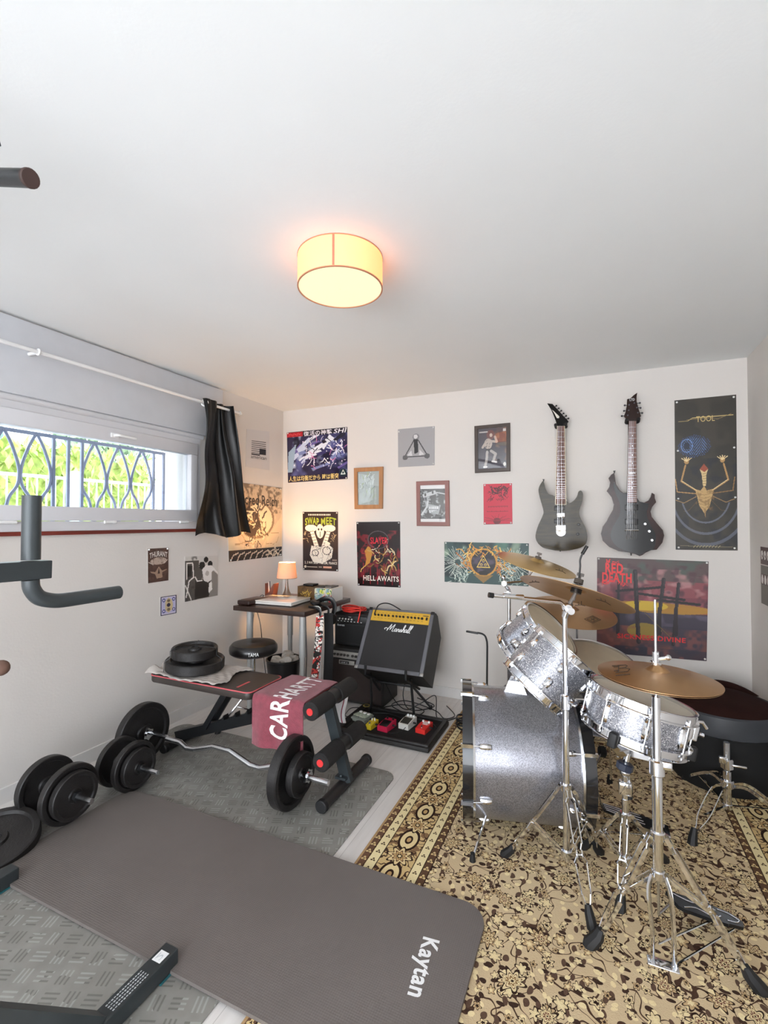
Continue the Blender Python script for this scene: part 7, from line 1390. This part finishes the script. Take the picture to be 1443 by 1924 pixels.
for s_ in (-1, 1): m.tube([O+side*s_*0.05+V((0, 0, 0.006)), pl1+side*s_*0.04-V((0, 0, 0.010))], 0.003, 6)
m.box(pl1-V((0, 0, 0.011)), (0.05, 0.09, 0.008), bev=0.002); part('base_rods', m, chrome, s6)
m = MB(); bt_ = O+V((0, 0, 0.20)); be = at(1131, 1412, 2.36); m.tube([bt_, be], 0.004, 8); part('beater_shaft', m, chrome_b, s6); m = MB(); m.cyl(frame(be, (be-A1).cross(side).normalized() if False else -nb_), 0.026, -0.018, 0.016, 22, bev=0.006); part('beater', m, M_('black_felt'), s6) if False else part('beater', m, M_('black_felt', '0c0b0b'), s6)
m = MB(); m.tube([bt_+nb_*0.02, pl0+V((0, 0, 0.006))], 0.0035, 6); part('chain', m, chrome_b, s6)
# throne base
tx, ty = 0.548, 2.665; s7 = thing('drum_throne_base', 'chrome tripod throne base without seat at the right of the kit', 'throne base', (tx, ty, 0)); Zt = lambda y_: at(1364, y_, 2.22).z
m = MB(); m.tube([(tx, ty, 0.02), (tx, ty, Zt(1440)+0.0)], 0.0165, 20); part('lower_tube', m, chrome, s7)
m = MB(); m.tube([(tx, ty, 0.1), (tx, ty, Zt(1388))], 0.0125, 18)
for k in range(14): m.ring(frame((tx, ty, Zt(1388)-0.004-0.005*k), (0, 0, 1)), 0.0125, 0.0011, 18, 5)
part('threaded_rod', m, chrome_b, s7)
m = MB(); m.cyl(frame((tx, ty, Zt(1425)), (0, 0, 1)), 0.026, -0.028, 0.020, 22, bev=0.005); m.box((tx+0.045, ty-0.01, Zt(1426)), (0.055, 0.022, 0.010), bev=0.004); m.box((tx-0.02, ty-0.02, Zt(1418)), (0.03, 0.02, 0.03), bev=0.004); part('height_clamp', m, chrome, s7)
m = MB(); m.cyl(frame((tx, ty, Zt(1462)), (0, 0, 1)), 0.027, -0.020, 0.016, 22, bev=0.004); m.cyl(frame((tx, ty, 0.035), (0, 0, 1)), 0.020, -0.014, 0.010, 18, bev=0.003); part('leg_hub', m, chrome, s7)
hz = Zt(1465)
for (fx, fy) in (tuple(fl(1302, 1588).xy), (0.42, 2.90), (0.80, 2.60)):
    d = V((fx-tx, fy-ty, 0)); L = d.length; d.normalize(); sv = V((-d.y, d.x, 0)); m = MB()
    for s_ in (-1, 1):
        pth = smooth_path([V((tx, ty, hz))+d*0.02+sv*s_*0.010, V((tx, ty, hz+0.012))+d*L*0.30+sv*s_*0.020, V((tx, ty, hz*0.62))+d*L*0.68+sv*s_*0.022, V((tx, ty, hz*0.36))+d*L*0.86+sv*s_*0.008, V((tx, ty, 0.045))+d*(L-0.01)+sv*s_*0.004], 4)
        for q0, q1 in zip(pth[:-1], pth[1:]): m.bar(q0, q1, 0.0035, 0.013)
    p = part('leg', m, chrome, s7); m = MB(); m.bar(V((tx, ty, 0.035)), V((tx, ty, hz*0.62))+d*L*0.68, 0.010, 0.004); part('brace', m, chrome, s7)
    m = MB(); m.tube([V((fx, fy, 0.065))-d*0.016, V((fx, fy, 0.03)), V((fx, fy, 0.002))+d*0.006], [0.012, 0.018, 0.021], 8); part('rubber_foot', m, rubber, p)
# pouf in the corner
t = thing('pouf', 'low round black pouf with dark brown velvet top in the right corner', 'pouf', (0.585, 3.02, 0)); Mp = Matrix.Translation((0.590, 3.02, 0))
m = MB(); m.lathe([(0.001, 0.002), (0.215, 0.002), (0.225, 0.02), (0.235, 0.27), (0.225, 0.30), (0.001, 0.30)], Mp, 56); part('body', m, M_('black_fabric', '0b0b0c', 0.85), t)
m = MB(); m.lathe([(0.232, 0.285), (0.262, 0.30), (0.266, 0.34), (0.262, 0.395), (0.252, 0.402), (0.240, 0.39), (0.232, 0.285)], Mp, 56); part('side_band', m, M_('dark_grey_vinyl', '34373c', 0.45), t)
m = MB(); m.lathe([(0.001, 0.425), (0.12, 0.428), (0.20, 0.420), (0.243, 0.398), (0.243, 0.36)], Mp, 56); part('velvet_top', m, M_('dark_brown_velvet', '2b1815', 0.9, var=0.25, scale=5, bump=0.3, bscale=60, spec=0.1), t)
m = MB(); m.sheet(lambda u, v: ((lambda a_, rr_: (V((0.590+rr_*math.cos(a_), 3.02+rr_*math.sin(a_), 0.395+0.035*v*math.sin(math.pi*u)+0.01)), V((math.cos(a_), math.sin(a_), 0))))(math.radians(35+80*u), 0.246+0.006*v)), 40, 6, 0.014); part('back_flap', m, M_('dark_brown_velvet', '35211f'), t)
# boom microphone arm by the back wall
t = thing('microphone_stand', 'thin black curved microphone stand with a small bar head by the back wall', 'microphone stand', (-0.70, 3.2, 0)); Yb = 3.2; P_ = lambda x_, y_: bk(x_, y_, Yb)
m = MB(); b_ = P_(915, 1275); m.tube([V((b_.x, Yb, 0.012)), P_(915, 1275), P_(915.5, 1215)]+smooth_path([P_(915, 1206), P_(912, 1196), P_(906, 1191), P_(897, 1189)], 4), 0.0065, 10); part('curved_pole', m, black_metal, t)
m = MB(); m.bar(P_(899, 1190), P_(876, 1186), 0.018, 0.012, bev=0.003); part('bar_head', m, black_pl, t); m = MB(); m.cyl(frame((b_.x, Yb, 0.0), (0, 0, 1)), 0.09, 0, 0.014, 28, bev=0.004); part('base', m, black_metal, t)
